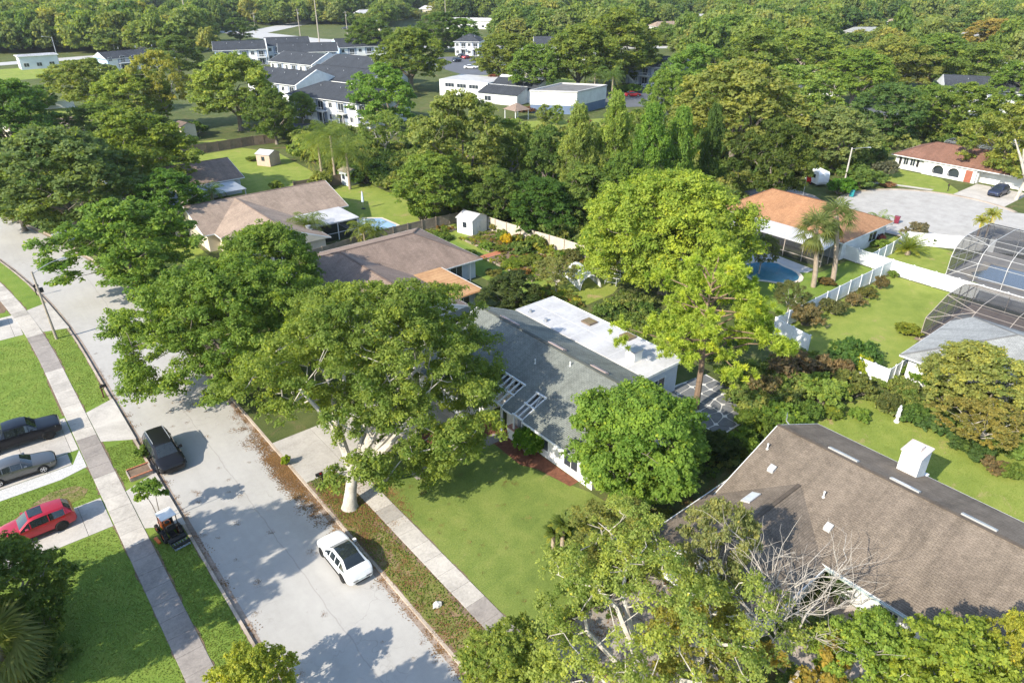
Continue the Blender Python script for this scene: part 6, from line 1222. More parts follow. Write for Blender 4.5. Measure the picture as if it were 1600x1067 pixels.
for row in [
 ('oak2', 205, 235, 92, 11.5, MD, 'dark oak with bright lobes above the long left street', OK_), ('oak', 95, 275, 108, 10.5, (.165,.205,.07), 'wide grey-green oak at the left edge of the street', OK_), ('oak2', 195, 375, 100, 9.5, MD, 'low spreading oak over the silver-blue sedan', OK_), ('oak3', 265, 310, 60, 9, DK, 'shaded oak left of the tan roofed house', OK_), ('oak', 20, 305, 60, 8.5, OL, 'smaller oak cut by the left edge below the wide grey-green one', OK_),
 ('oak', 15, 180, 72, 15, DK, 'tall dark tree at the left edge beside the bright far lawn', OK_), ('oak3', 130, 130, 55, 11, OL, 'left one of the two olive-grey trees at upper left', OK_), ('oak', 205, 150, 62, 12, OL, 'right one of the two olive-grey trees at upper left', OK_), ('round', 145, 195, 48, 7, DK, 'low dark evergreen between the olive-grey trees and the lobed oak', 'tree'), ('round', 62, 150, 26, 6, DK, 'small dark tree above the far left lawn', 'tree'),
 ('loose', 250, 130, 46, 17, YL, 'yellowing tree with tall bare forked trunk', 'sycamore_tree'), ('oak2', 275, 85, 42, 13, DK, 'dark oak rising behind the yellowing tree', OK_), ('oak', 365, 135, 72, 16, OL, 'large oak with pale trunk left of the apartment roofs', OK_), ('oak2', 425, 175, 40, 11, DK, 'shadowed oak against the nearest apartment wall', OK_), ('oak', 240, 205, 40, 7, DK, 'dark thicket tree at the foot of the yellowing tree', 'tree'),
 ('oak', 640, 85, 58, 17, MD, 'tall oak in front of the distant blue gabled block', OK_), ('oak2', 600, 145, 55, 14, MD, 'dark oak right of the nearest apartment roof', OK_), ('loose', 600, 205, 42, 9, OL, 'tree with vine covered trunk below the apartments', 'tree'),
 ('oak2', 715, 215, 82, 16, OL, 'massive vine draped oak left of the gazebo', OK_), ('oak', 675, 285, 68, 9.5, MD, 'lower oak overhanging the pool lawn', OK_), ('oak3', 800, 230, 42, 11, OL, 'open olive tree right of the vine draped oak', 'tree'), ('oak2', 855, 245, 46, 11, DK, 'dark tree below the white block building', 'tree'),
 ('tall', 905, 235, 48, 15, OL, 'first feathery tall tree in the tree row, counting from left', 'cypress_tree'), ('tall', 962, 222, 46, 16.5, OL, 'tallest feathery tree right of the white block building', 'cypress_tree'), ('tall', 1015, 235, 46, 15, MD, 'third feathery tree in the tree row', 'cypress_tree'), ('column', 1063, 232, 34, 14, MD, 'narrow feathery tree with ivy at the end of the row', 'tree'), ('column', 1112, 222, 24, 13.5, (.09,.15,.035), 'slim ivy covered column tree left of the broad maple', 'tree'),
 ('round', 780, 300, 48, 8, DK, 'dark understorey tree above the white shed', 'tree'), ('round', 850, 318, 62, 8, (.08,.14,.03), 'glossy green understorey tree behind the garden fence', 'tree'), ('round', 915, 300, 50, 9, MD, 'understorey tree between garden fence and camphor dome', 'tree'), ('oak', 975, 285, 50, 10, DK, 'shaded tree above the camphor dome', 'tree'),
 ('oak2', 1213, 245, 60, 13, (.11,.145,.035), 'broad maple-like tree above the orange roof', 'tree'), ('oak', 1155, 165, 95, 13, OL, 'very wide grey-olive tree at right centre', OK_), ('round', 1085, 115, 60, 16, MD, 'tall dense dark tree above the feathery row', 'tree'), ('oak3', 1240, 150, 70, 12, OL, 'olive crown right of the very wide tree', OK_), ('round', 1387, 170, 55, 12, (.115,.175,.06), 'round pale green tree left of the red car', 'tree'),
 ('oak', 1310, 210, 62, 9, GY, 'grey-green weeping tree behind the lamp at the round street end', 'willow_tree'), ('loose', 1272, 215, 40, 9, OL, 'thin brownish tree between maple and weeping tree', 'tree'), ('oak2', 1585, 215, 62, 13, OL, 'tree with leaning pale limb at the right edge', OK_), ('oak', 1460, 165, 50, 10, MD, 'dark tree above the red-brown hip roof', OK_), ('oak2', 1515, 170, 58, 10, MD, 'dense tree right above the black pool cage', OK_),
 ('loose', 1300, 130, 34, 9, (.32,.31,.09), 'yellow tree in the middle of the right woods', 'tree'), ('oak', 1550, 55, 36, 11, (.34,.26,.08), 'orange tinted tree at upper right', 'tree'), ('loose', 1440, 122, 18, 7, (.38,.36,.05), 'small bright yellow tree above the red parked car', 'tree'),
 ('oak', 790, 88, 52, 13, MD, 'oak left in the distant parking lot pair', OK_), ('oak3', 838, 105, 46, 14, MD, 'oak with visible trunk behind the clubhouse', OK_), ('oak', 905, 85, 62, 14, MD, 'wide oak behind the white block building', OK_), ('oak2', 965, 65, 60, 13, MD, 'oak between block building and navy apartments', OK_), ('round', 1005, 95, 30, 11, DK, 'narrow dark tree right of the navy apartments', 'tree'),
 ('oak3', 1040, 150, 34, 13, MD, 'oak at the edge of the dark drive', OK_), ('oak', 1340, 115, 55, 12, MD, 'dark crown right of the yellow tree', OK_), ('oak2', 1400, 95, 52, 12, OL, 'olive crown above the round pale green tree', OK_), ('oak', 1465, 90, 52, 12, MD, 'crown above the small bright yellow tree', OK_), ('oak2', 1530, 105, 52, 12, MD, 'crown below the orange tinted tree', OK_), ('oak', 1590, 130, 40, 12, MD, 'crown cut by the right edge above the slate roof', OK_),
 ('oak2', 1180, 90, 60, 13, MD, 'dark crown above the very wide grey-olive tree', OK_), ('oak', 1255, 85, 55, 12, OL, 'olive crown left above the yellow tree', OK_), ('round', 1140, 55, 45, 14, MD, 'tall crown behind the dense dark tree', 'tree'), ('oak', 575, 55, 36, 10, DK, 'small tree beside the far main road', 'tree'), ('round', 690, 45, 34, 9, (.11,.18,.04), 'bright green tree below the long white building', 'tree'), ('round', 720, 50, 30, 9, MD, 'round tree right of the bright green one at the top', 'tree'), ('round', 372, 43, 22, 8, (.13,.20,.05), 'small bright tree at the far road junction', 'tree'),
 ('round', 440, 195, 20, 5, MD, 'small tree at the foot of the nearest apartment', 'tree'), ('round', 770, 128, 13, 5, (.26,.10,.075), 'small reddish tree beside the clubhouse', 'tree'), ('round', 850, 176, 13, 4.5, OL, 'left small ornamental tree before the block building', 'tree'), ('round', 870, 177, 12, 4.5, OL, 'right small ornamental tree before the block building', 'tree'), ('oak', 470, 165, 24, 7, OL, 'small oak half covering the nearest apartment facade', 'tree'),
 ('oak3', 1480, 1068, 110, 7.8, (.25,.31,.06), 'green tree in the bottom right corner below the garage doors', 'tree'), ('oak3', 1350, 1032, 80, 6.4, (.24,.29,.06), 'leafy tree hiding the white wall of the brown roofed house', 'tree'), ('loose', 1585, 1050, 66, 8.0, (.30,.33,.06), 'yellowish tree cut by the bottom right edge', 'tree'), ('loose', 1090, 1010, 90, 5.6, (.28,.30,.065), 'yellow-green tree beside the whitish limbed oak', 'tree'), ('loose', 1120, 868, 70, 8.6, (.27,.29,.10), 'thin pale tree over the garage wing roof', 'tree'), ('loose', 965, 835, 80, 4.2, (.24,.28,.075), 'thin shrubby tree at the foot of the round bright tree', 'tree'), ('oak3', 790, 1040, 85, 4.4, (.25,.30,.065), 'leafy low boughs at the bottom kerb', 'tree'),
 ('oak3', 12, 905, 80, 6.0, (.16,.24,.05), 'dark green tree at the left edge beside the red hatchback', 'tree'), ('round', 55, 960, 40, 3.6, DK, 'low dark evergreen below the red hatchback', 'tree'), ('oak3', 392, 1062, 64, 4.6, (.34,.38,.07), 'yellow-green young tree at the bottom verge', 'tree'), ('oak', 1527, 588, 84, 6.2, (.28,.31,.09), 'big olive shrub tree in front of the pale grey roof', 'tree'), ('loose', 1540, 660, 66, 4.0, (.26,.265,.07), 'lower part shrub of the big olive tree', 'tree'),
 ('round', 800, 452, 46, 4.4, (.085,.125,.036), 'dark leafy tree between tan metal patio and white flat roof', 'tree'), ('loose', 870, 425, 36, 4.0, (.26,.24,.10), 'pinkish brown crape tree left of the camphor dome', 'crape_myrtle'), ('loose', 1192, 392, 30, 5.0, (.17,.19,.07), 'thin tree before the blue pool', 'tree'), ('loose', 1236, 462, 30, 3.8, (.15,.17,.06), 'sparse tree beside the blue pool and pine', 'tree')]:
    k, x, y, rx, H, c, lb, nm = row; grow(k, x, y, rx, H, c, lb, nm)
for (u, v, R, H, lb) in [(-9.8, 36.4, 5.0, 15, 'tall shade tree just beyond the left edge beside the lower lawn'), (-1.5, 20.5, 3.6, 9.5, 'shade tree below the bottom edge beside the left pavement')]:
    tree_thing('oak_tree', STOCK['oak3'], lb, (u, v), MD, rv.uniform(0, 6.28), (R/5, R/5, H/10))
# sapling in two tufts
cs = np.array([(-.35, .5, 2.5), (-.6, .2, 2.1), (.25, -.5, 2.9), (.1, -.2, 3.2), (-.2, .3, 2.9), (.5, -.6, 2.4), (0, .7, 2.2)]); rg = np.random.default_rng(8); V, T = puff(rg, cs, np.array([.55, .46, .52, .44, .46, .4, .4]), 480, .17); b = MB()
b.tube([(0, .1, -.05), (-.1, .25, 1.2), (-.3, .4, 2.3)], [.035, .028, .015], 6); b.tube([(.1, -.1, -.05), (.15, -.2, 1.4), (.2, -.4, 2.7)], [.035, .028, .015], 6)
tree_thing('sapling', (b.mesh('trunk', BARK, True), leaf_mesh('crown', V, T, LEAF)), 'young sapling with two leafy tufts above the orange tractor', (4.55, 43.6), (.17,.26,.05))
# fallen timber pile under the right-edge limb
m = MB(); m.tube([(0, 0, -.1), (.3, -.4, 3.2), (-.5, .9, 6.2), (-1.6, 2.4, 9.4)], [.32, .26, .2, .08], 8); m.tube([(-.3, .5, 5.4), (1.2, 1.6, 7.6)], [.13, .05], 6); m.tube([(.2, -.2, 3.0), (-1.6, -.6, 4.2), (-2.6, -.4, 4.6)], [.14, .1, .05], 6); q = spot(1587, 312); t = thing('dead_tree', 'leaning pale trunk with bare limbs at the right edge', 'tree', (*q, 0)); m.build('trunk', BARK_PALE, t, True)
# ------------------------------------------------------------ shrubs
def make_bush(seed, n, cr, leaves, size, elong=1.7, shell=.6):
    rg = np.random.default_rng(seed); a = rg.random(n)*6.28; r = np.sqrt(rg.random(n))*.72; z = .25+.55*rg.random(n)*(1-.5*r)
    cs = np.stack([r*np.cos(a), r*np.sin(a), z], 1); V, T = puff(rg, cs, cr*(.7+.6*rg.random(n)), leaves/n, size, elong, shell); V[:, :, 2] = np.maximum(V[:, :, 2], .01)
    b = MB()
    for c in cs[::2]: b.tube([(c[0]*.15, c[1]*.15, -.05), (c[0]*.5, c[1]*.5, c[2]*.5), tuple(c)], [.035, .025, .012], 4, False)
    return b.mesh('stems', BARK), leaf_mesh('foliage', V, T, LEAF)
BUSH = {'soft': make_bush(41, 26, .24, 5200, .125), 'dense': make_bush(42, 46, .21, 9000, .10, 1.5, .75), 'wild': make_bush(43, 24, .20, 4200, .13, 2.6, .35), 'leafy': make_bush(44, 13, .32, 2200, .24, 1.5)}
def bush(kind, x, y, rx, H, col, label, name='shrub', group=None):
    q = spot(x, y, .5*H); R = rx*depth(q[0], q[1], .5*H)/FPX; j = [1+rv.uniform(-.1, .1) for _ in range(3)]
    t = thing(name, label, 'shrub', (*q, 0), rv.uniform(0, 6.28), group); t.scale = (R, R, H); link('stems', BUSH[kind][0], t); c = link('foliage', BUSH[kind][1], t); c.color = (*[a*b for a, b in zip(col, j)], 1); return t
PK = (.215,.18,.085); LG = (.17,.24,.04)
for row in [
 ('dense', 826, 688, 32, 2.5, (.125,.235,.025), 'clipped bright green bush at the front wall of the green roofed house'), ('soft', 447, 718, 9, .9, (.30,.34,.03), 'small yellow-green plant in the right gutter'), ('wild', 222, 705, 18, 1.0, MD, 'scrappy shrub in the brick planter by the minivan'),
 ('wild', 1240, 570, 48, 2.8, PK, 'largest reddish crape myrtle behind the terrace'), ('wild', 1195, 600, 34, 2.4, PK, 'reddish flowering shrub right of the pine trunk'), ('soft', 1335, 550, 40, 2.8, (.10,.18,.04), 'leafy green shrub at the corner of the fenced lawn'), ('leafy', 1347, 567, 20, 1.9, (.34,.36,.04), 'yellow-leaved shrub beside the small white gate'), ('soft', 1290, 610, 46, 2.6, OL, 'olive shrub in the middle of the hedge behind the terrace'), ('soft', 1335, 600, 36, 2.5, (.17,.19,.05), 'lime shrub left of the small white gate'), ('dense', 1390, 628, 24, 1.8, (.13,.155,.045), 'rounded dark shrub above the white statue'), ('soft', 1225, 655, 44, 2.2, LG, 'bright leafy shrub above the brown gable end'), ('soft', 1180, 660, 36, 2.2, (.13,.2,.035), 'bright shrub below the flagstone terrace'), ('dense', 1125, 695, 38, 2.3, (.07,.11,.03), 'dark shrub between round tree and brown gable'), ('soft', 1160, 690, 30, 2.0, LG, 'lime green shrub beside the brown gable'), ('soft', 1265, 640, 26, 1.6, (.12,.18,.04), 'low green shrub behind the brown gable'), ('wild', 1300, 575, 40, 2.6, PK, 'dusty red shrub at the left of the fenced lawn'), ('leafy', 1300, 640, 20, 1.0, LG, 'small leafy plant at the curved bed'), ('leafy', 1345, 648, 18, .9, MD, 'low plant near the curved bed edge'),
 ('soft', 1430, 645, 30, 1.4, (.11,.17,.045), 'green shrub right of the white statue'), ('leafy', 1470, 665, 32, 1.2, (.10,.16,.05), 'broad leafy plant along the back lawn bed'), ('soft', 1520, 695, 36, 1.4, (.09,.15,.045), 'shrub along the back lawn bed, below the big olive shrub'), ('soft', 1580, 690, 34, 1.8, OL, 'shrub at the right edge above the back lawn'), ('wild', 1555, 725, 28, 1.0, PK, 'reddish low shrub by the back lawn edge'), ('soft', 1585, 735, 22, 1.2, (.16,.21,.05), 'round pale shrub at the right edge of the back lawn'), ('soft', 1445, 590, 26, 1.6, LG, 'lime shrub under the pale grey eave'), ('soft', 1420, 575, 18, 1.3, LG, 'lime shrub beside the gate post'), ('soft', 1475, 610, 24, 1.5, (.12,.18,.04), 'shrub right of the gate under the eave'), ('soft', 1422, 515, 24, 1.2, (.22,.25,.035), 'yellow-green clump at the screen cage corner'), ('soft', 1517, 448, 16, 1.0, (.22,.26,.035), 'yellow-green clump between the two screen cages'),
 ('wild', 1260, 490, 34, 2.6, PK, 'pinkish shrub at the left end of the white fence'), ('wild', 1305, 478, 28, 1.9, (.17,.15,.06), 'second flowering shrub along the white fence'), ('wild', 1335, 467, 22, 1.6, PK, 'third flowering shrub along the white fence'), ('wild', 1355, 456, 20, 1.4, (.15,.16,.05), 'fourth flowering shrub along the white fence'), ('wild', 1378, 440, 15, 1.8, (.2,.16,.06), 'thin shrub near the fence corner'), ('soft', 1395, 428, 10, .8, LG, 'small yellow tuft in the fence corner'), ('soft', 1293, 440, 16, .9, (.17,.12,.05), 'rusty plants around the tall palm trunks'),
 ('wild', 1435, 360, 26, 2.8, (.22,.19,.11), 'pale pink crape myrtle behind the sago palm'), ('dense', 1455, 375, 14, 1.4, (.11,.18,.04), 'round green bush right of the sago palm'), ('soft', 1375, 380, 18, 1.0, MD, 'low shrub at the corner of the orange roofed house'), ('wild', 1375, 372, 12, 1.6, (.12,.045,.05), 'dark maroon shrub by the orange roofed house wall'), ('soft', 1345, 275, 42, 3.4, (.15,.2,.045), 'yellow-green shrub mass right of the street lamp'), ('soft', 1315, 290, 24, 2.8, (.11,.2,.03), 'bright green shrub above the teal bin'), ('wild', 1385, 262, 26, 3.4, (.16,.14,.09), 'dusky crape myrtle left of the white house'), ('soft', 1365, 240, 26, 3.2, (.13,.15,.06), 'flowering shrub behind the street lamp'), ('wild', 1388, 288, 17, .8, (.36,.2,.11), 'heap of dry brown branches at the street end'), ('soft', 1285, 325, 20, 1.0, (.14,.22,.04), 'bright ground plants left of the round street end'),
 ('leafy', 735, 395, 14, 1.0, (.10,.16,.04), 'tall leafy plant at the lawn strip edge'), ('dense', 791, 373, 12, 1.7, (.50,.45,.03), 'bright yellow bush in the vegetable garden'), ('leafy', 760, 385, 14, .9, MD, 'vegetables at the left of the upper bed'), ('soft', 785, 388, 16, .8, (.18,.2,.05), 'flowers in the middle of the upper bed'), ('leafy', 815, 385, 22, 1.6, (.14,.21,.05), 'pale leafy climber right of the yellow bush'), ('soft', 840, 378, 22, 1.8, MD, 'green shrub against the sunlit board fence'), ('soft', 800, 412, 22, .9, LG, 'pale green crop in the lower bed'), ('wild', 770, 425, 18, .8, (.2,.2,.06), 'yellowish crop at the left of the lower bed'), ('soft', 830, 405, 24, 1.1, (.17,.24,.05), 'lush crop at the right of the lower bed'), ('wild', 815, 425, 20, 1.0, (.28,.16,.06), 'orange flowering plant in the lower bed'), ('leafy', 690, 368, 18, .9, (.11,.18,.04), 'row of leafy plants along the pool fence'), ('leafy', 655, 378, 14, .8, MD, 'low plants at the left of the pool fence row'), ('wild', 895, 400, 22, 2.2, (.16,.15,.06), 'scraggly shrub near the hoop tunnel'),
 ('soft', 480, 235, 34, 4.2, OL, 'large loose shrub left of the feathery yard palms'), ('soft', 575, 270, 40, 3.6, (.10,.18,.035), 'bright shrub mass right of the vine covered shed'), ('soft', 625, 285, 26, 3.2, (.17,.22,.04), 'yellow-green vine mass at the lawn edge'), ('soft', 540, 262, 22, 3.0, (.13,.22,.04), 'bright vine over the small grey shed'), ('soft', 500, 280, 22, 3.0, OL, 'shrub at the end of the dark fence'), ('soft', 660, 330, 24, 3.0, (.15,.22,.04), 'vine mass at the right end of the pool lawn'), ('soft', 430, 290, 14, 1.6, MD, 'small bush by the far house lawn'), ('soft', 395, 248, 12, .9, LG, 'low plant left of the pink shed'), ('soft', 330, 292, 30, 3.0, DK, 'dark bush row behind the tan gabled roof'), ('soft', 300, 200, 26, 3.2, DK, 'dark bush beside the tall narrow shed'), ('soft', 85, 118, 24, 3.0, (.09,.16,.035), 'green thicket beside the far left road'), ('soft', 985, 138, 26, 2.4, (.14,.2,.04), 'yellow-green shrubs before the navy apartments'), ('wild', 825, 170, 26, 1.6, (.22,.11,.07), 'reddish hedge left of the white block building'), ('wild', 905, 190, 26, 1.4, (.2,.12,.07), 'reddish hedge at the foot of the block building'),
 ('soft', 870, 795, 0.1, .1, LG, '')]:
    if row[6]: bush(*row)
t = bush('wild', 880, 830, 22, 1.9, (.16,.22,.06), 'spiky yucca clump at the corner of the front lawn', 'yucca_plant')
# ------------------------------------------------------------ palms
PG = (.155,.20,.055)
palm('sabal_palm', 'left one of two tall sabal palms by the pool', (75.6, 36.4), (.16,.185,.07), 'fan', 7.2, 2.1, .24, 51, (-.9, .7), 26); palm('sabal_palm', 'right one of two tall sabal palms by the pool', (78.9, 35.8), (.15,.18,.065), 'fan', 7.6, 2.2, .24, 52, (.7, 1.6), 28)
palm('sago_palm', 'dark sago palm with stiff radiating fronds on the side lawn', (94.8, 34.2), (.22,.26,.05), 'sago', .7, 2.3, .3, 53, n=44)
for i, (x, y, z, L, lb) in enumerate([(482, 350, 3.2, 3.0, 'big clumping palm in front of the tan gabled roof'), (568, 358, 3.0, 2.4, 'left palm at the near edge of the pool'), (586, 362, 2.4, 2.0, 'right palm at the near edge of the pool'), (516, 212, 7.5, 5.2, 'tall feathery palm left below the apartments'), (541, 240, 6.0, 5.2, 'feathery palm right below the apartments'), (497, 225, 5.5, 4.8, 'lower feathery palm in the thicket below the apartments'), (330, 300, 3.0, 2.6, 'shaded palm behind the tan gabled roof'), (1372, 345, 2.4, 2.2, 'spreading palm near the dark red bin'), (1535, 345, 3.0, 1.3, 'small yellowish palm before the round street end, left one'), (1552, 335, 4.0, 1.3, 'small yellowish palm before the round street end, right one'), (930, 115, 7, 4.6, 'left feathery palm before the navy apartments'), (958, 120, 6.5, 4.4, 'right feathery palm before the navy apartments'), (915, 110, 5.5, 3.0, 'palm half hidden left of the feathery pair'), (880, 820, 2.2, .9, 'yucca with spiky heads at the front lawn corner'), (865, 832, 1.5, .8, 'lower spiky yucca head at the front lawn corner')]):
    q = spot(x, y, z); palm('palm_tree', lb, q, [PG, (.2,.23,.05), (.17,.22,.05), PG, PG, OL, DK, (.17,.24,.05), (.34,.33,.07), (.32,.32,.07), (.14,.21,.06), (.14,.21,.06), PG, (.18,.23,.06), (.16,.21,.06)][i], 'sago' if i > 12 else 'feather', z, L, .12 if L < 2.5 else .2, 60+i, n=[34, 22, 20, 36, 36, 34, 20, 16, 26, 26, 24, 24, 20, 40, 34][i])
palm('saw_palm', 'shaggy fan palm with dead skirt in the bottom left corner', spot(-12, 1010, 3.0), (.22,.235,.08), 'fan', 3.0, 2.0, .3, 90, n=34)
palm('garden_palm', 'small dark palms in the court of the brown roofed house', spot(1298, 920, 1.0), (.08,.13,.04), 'sago', 1.0, 1.2, .1, 91, n=22); palm('garden_palm', 'leafy cycad near the white court wall', spot(1285, 985, 1.2), (.13,.17,.05), 'sago', 1.0, 1.4, .1, 92, n=28)
# ------------------------------------------------------------ uncountable cover: far woods, undergrowth, litter
rw = random.Random(3); WOOD_SRC = [make_tree(101+i, 10, 5, 34, 1.5, 2600, .95, ['dome', 'round', 'dome', 'dome'][i], .12, .2, .3, 3, mat=LEAF_WOOD, low=True)[1] for i in range(4)]
pts = []
def clear(x, y):
    if x < 330: return y > 86
    if x < 345: return y > 60
    if x < 610: return y > 40 and not (y < 44 and x > 560)
    if x < 780: return y > 34
    if x < 1060: return y > 74
    return y > 112
r = 215.0; FAR_D = [math.hypot(*q) for q in FAR_SPOTS]
while r < 1500:
    step = 7.2 if r < 500 else 9.5 if r < 800 else 15; n = int(r*1.6/step)
    for i in range(n):
        a = -R_(44)+HEAD + R_(88)*(i+rw.uniform(-.45, .45))/n; rr = r+rw.uniform(-.5, .5)*step; u, v = rr*math.sin(a), rr*math.cos(a); x, y = seen(u, v, 0)
        low = 0
        for (a_, b_), D_ in zip(FAR_SPOTS, FAR_D):
            al = (u*a_+v*b_)/D_; la = abs(u*b_-v*a_)/D_
            if (u-a_)**2+(v-b_)**2 < 17**2 or (la < 9 and -22 < al-D_ < 0): low = 2
            elif la < 12 and -150 < al-D_ < 0: low = max(low, 1)
        if clear(x, y) or low == 2: continue
        if r > 300 and math.sin(u*.021+1.3)*math.sin(v*.027+.4)+.5*math.sin(u*.051-v*.043) > .95: continue
        R = rw.uniform(3.8, 8.4)*(1.25 if r > 800 else 1); H = rw.uniform(7.5, 17) * (1.15 if rw.random() < .12 else 1)
        if low: H *= .42; R *= .7
        pts.append((u, v, 0, R/5, rw.uniform(0, 6.28), rw.randrange(4), H/10))
    r += step*.95
scatter('far_woods', 'distant unbroken woods filling the top of the picture', pts, WOOD_SRC)
BS = []
for i in range(3):
    rg = np.random.default_rng(200+i); cs = np.stack([rg.normal(size=9)*.45, rg.normal(size=9)*.45, .2+.5*rg.random(9)], 1); V, T = puff(rg, cs, .32*(.7+.6*rg.random(9)), 110, .17); BS.append(leaf_mesh('undergrowth_leaves', V, T, LEAF_WOOD))
pts = []
def fill(poly, n, r0, r1, h0, h1):
    xs = [p[0] for p in poly]; ys = [p[1] for p in poly]; k = 0
    while k < n:
        u, v = rw.uniform(min(xs), max(xs)), rw.uniform(min(ys), max(ys)); ins = False
        for i in range(len(poly)):
            (x1, y1), (x2, y2) = poly[i], poly[(i+1) % len(poly)]
            if (y1 > v) != (y2 > v) and u < (x2-x1)*(v-y1)/(y2-y1)+x1: ins = not ins
        if ins: pts.append((u, v, 0, rw.uniform(r0, r1), rw.uniform(0, 6.28), rw.randrange(3), rw.uniform(h0, h1))); k += 1
fill([(58.5, 83), (61.5, 62), (63, 52), (82, 56), (96, 62), (112, 66), (112, 112), (100, 122), (72, 128), (58, 112)], 900, 1.2, 2.6, 1.2, 3.4)
fill([(55, 112), (72, 128), (72, 150), (60, 150), (55, 130)], 160, 1.2, 2.2, 1.5, 3.5); fill([(22, 130), (36, 132), (36, 158), (24, 165)], 110, 1.2, 2.2, 1.0, 3.0); fill([(14, 100), (24, 100), (22, 180), (-5, 200), (0, 140)], 160, 1.0, 2.0, .8, 2.2)
fill([(112, 62), (150, 58), (176, 70), (176, 120), (136, 118), (112, 112)], 500, 1.4, 3.0, 1.4, 3.6); fill([(156, 40), (190, 30), (210, 50), (176, 72), (157, 58)], 180, 1.2, 2.6, 1.2, 3.0); fill([(150, 0), (200, 10), (190, 30), (157, 36)], 120, 1.4, 2.8, 1.2, 3.2)
fill([(48, 22.8), (52, 24.4), (57, 22.6), (60, 24), (58.5, 27), (50, 31), (48.6, 29), (45, 23.5)], 140, .7, 1.4, .7, 1.7); fill([(59, 16), (62, 19.5), (61, 21), (57, 20.6), (55, 19)], 40, .5, 1.0, .5, 1.2); fill([(57, 13), (61.5, 12), (61.5, 1), (58, 1)], 60, .6, 1.2, .6, 1.3)
fill([(30, 21.5), (44, 22.3), (46, 24.5), (40, 25.2), (31, 22.5)], 30, .5, .9, .4, .9); fill([(46, 33), (56, 33), (57, 48), (46.5, 46)], 70, .8, 1.6, .6, 1.8); fill([(20, 1), (27, 1), (27, 11), (21, 11)], 60, .6, 1.3, .6, 1.5); fill([(20.5, 19.8), (27, 19.8), (30, 21.5), (27.5, 23), (22, 21.5)], 46, .5, 1.0, .5, 1.3)
fill([(-9, 24), (-2, 24), (-2.5, 38), (-9, 44)], 50, .6, 1.2, .6, 1.6); fill([(100, 56), (104, 50), (98, 47), (94, 58)], 20, .6, 1.0, .5, 1.2); fill([(26, 80), (34, 78), (34, 81), (26, 82)], 14, .6, 1.0, .6, 1.2)
GP = []; pts_u, pts = pts, GP
fill([(50.9, 58.4), (57.6, 58.4), (57.6, 67.6), (50.9, 67.6)], 150, .25, .6, .25, .7); fill([(52.9, 69.4), (58.1, 69.4), (58.1, 75.6), (52.9, 75.6)], 90, .25, .55, .25, .6); fill([(57.8, 56), (60.2, 57), (58.6, 74), (58, 80)], 70, .4, .9, .5, 1.3); fill([(48, 79.4), (54.6, 79.4), (54.6, 81.3), (48, 81.3)], 40, .3, .6, .3, .7); fill([(47, 49), (51, 50), (52, 56), (47.5, 56)], 40, .4, .9, .4, 1.0)
GS = []
for i in range(4):
    rg = np.random.default_rng(220+i); cs = np.stack([rg.normal(size=7)*.45, rg.normal(size=7)*.45, .25+.5*rg.random(7)], 1); V, T = puff(rg, cs, .33*(.7+.6*rg.random(7)), 60, .26); GS.append(leaf_mesh('garden_leaves', V, T, LEAF_FLOWER))
scatter('garden_crops', 'mixed vegetables and flowers crowding the garden beds', [(*q[:5], rw.randrange(4), q[6]) for q in GP], GS); pts = pts_u
scatter('undergrowth', 'tangled undergrowth and ground cover beneath trees and hedges', pts, BS)
rg = np.random.default_rng(300); n = 60; V = blades(rg, np.stack([rg.normal(size=n)*.22, rg.normal(size=n)*.22, rg.random(n)*.015+.006], 1), unit(np.stack([rg.normal(size=n)*.25, rg.normal(size=n)*.25, np.ones(n)], 1)), .075, 1.7); LIT = [leaf_mesh('litter_leaves', V, rg.random(n)*.9, LEAF_LITTER)]
pts = []
def litter(u0, u1, v0, v1, n, z, s=(.6, 1.3)): 
    for _ in range(n): pts.append((rw.uniform(u0, u1), rw.uniform(v0, v1), z, rw.uniform(*s), rw.uniform(0, 6.28), 0, 1))
litter(13.55, 13.85, 15, 62, 110, -.118); 
for _ in range(300): 
    v = rw.gauss(43.5, 3.2); pts.append((13.75-abs(rw.gauss(0, .55)), v, -.118, rw.uniform(.6, 1.3), rw.uniform(0, 6.28), 0, 1))
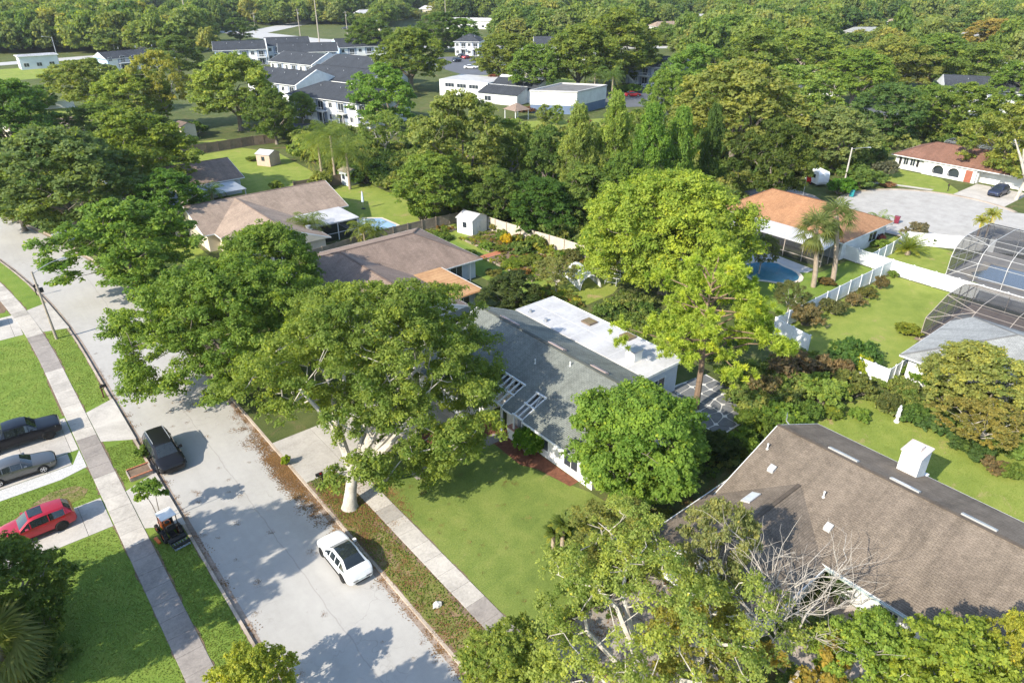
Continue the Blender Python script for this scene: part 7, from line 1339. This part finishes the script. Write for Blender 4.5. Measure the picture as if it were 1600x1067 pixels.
litter(5.8, 6.1, 25, 70, 45, -.118); litter(14.1, 16.3, 15, 41, 260, .008); litter(14.2, 18.5, 33, 40, 260, .012); litter(6.5, 13.3, 20, 75, 70, -.121, (.3, .7)); litter(18, 28, 22, 39, 60, .012, (.3, .6)); litter(12.0, 13.4, 92, 100, 120, -.12); litter(27, 46, 20.2, 25, 160, .012); litter(15, 27, 11, 20, 200, .025)
scatter('fallen_leaves', 'brown fallen leaves along gutters, verge and beneath the oaks', pts, LIT)
n = 26; a = rg.random(n)*6.28; V = blades(rg, np.stack([np.cos(a)*.07*rg.random(n), np.sin(a)*.07*rg.random(n), .045+.02*rg.random(n)], 1), unit(np.stack([np.cos(a), np.sin(a), .5+rg.random(n)], 1)), .15, 4.5, np.stack([np.cos(a)*.6, np.sin(a)*.6, np.ones(n)], 1)); GR = leaf_mat('grass_blades', [(.13,.19,.03), (.17,.22,.04), (.21,.235,.055), (.12,.18,.03)], .1, .3); TUFT = [leaf_mesh('grass_tuft', V, .3+.4*rg.random(n), GR)]
pts = []
def turf(u0, u1, v0, v1, n, s=(.16, .34), h=(.2, .42)):
    for _ in range(int(n*2.4)): pts.append((rw.uniform(u0, u1), rw.uniform(v0, v1), .005, rw.uniform(*s), rw.uniform(0, 6.28), 0, rw.uniform(*h)))
turf(3.57, 5.6, 24, 42.2, 2600); turf(3.57, 5.6, 49.3, 54.8, 700); turf(3.57, 5.6, 62.2, 80, 1300); turf(-9, 2.03, 24, 44.8, 8000); turf(-6, 2.03, 48.8, 52.6, 1100); turf(-8, 2.0, 61.8, 80, 4200); turf(14.1, 16.3, 14, 41, 1300, (.3, .7), (.35, .8)); turf(46.4, 60, 2, 20, 3800)
scatter('grass', 'short grass tufts on the lawns and verges', pts, TUFT)
# ------------------------------------------------------------ air
m = MB(); m.box(-1950, 1950, -1950, 1950, -1.2, 40); k = N('thin_haze'); pv = k.n('VolumePrincipled'); pv.inputs['Color'].default_value = (.86, .91, .97, 1); pv.inputs['Density'].default_value = .0001; pv.inputs['Anisotropy'].default_value = .3
k.t.nodes.remove(k.b); k.l(pv.outputs[0], k.out.inputs['Volume']); tag(m.build('haze', k.m), 'thin summer haze paling the far woods', None, None, 'stuff')
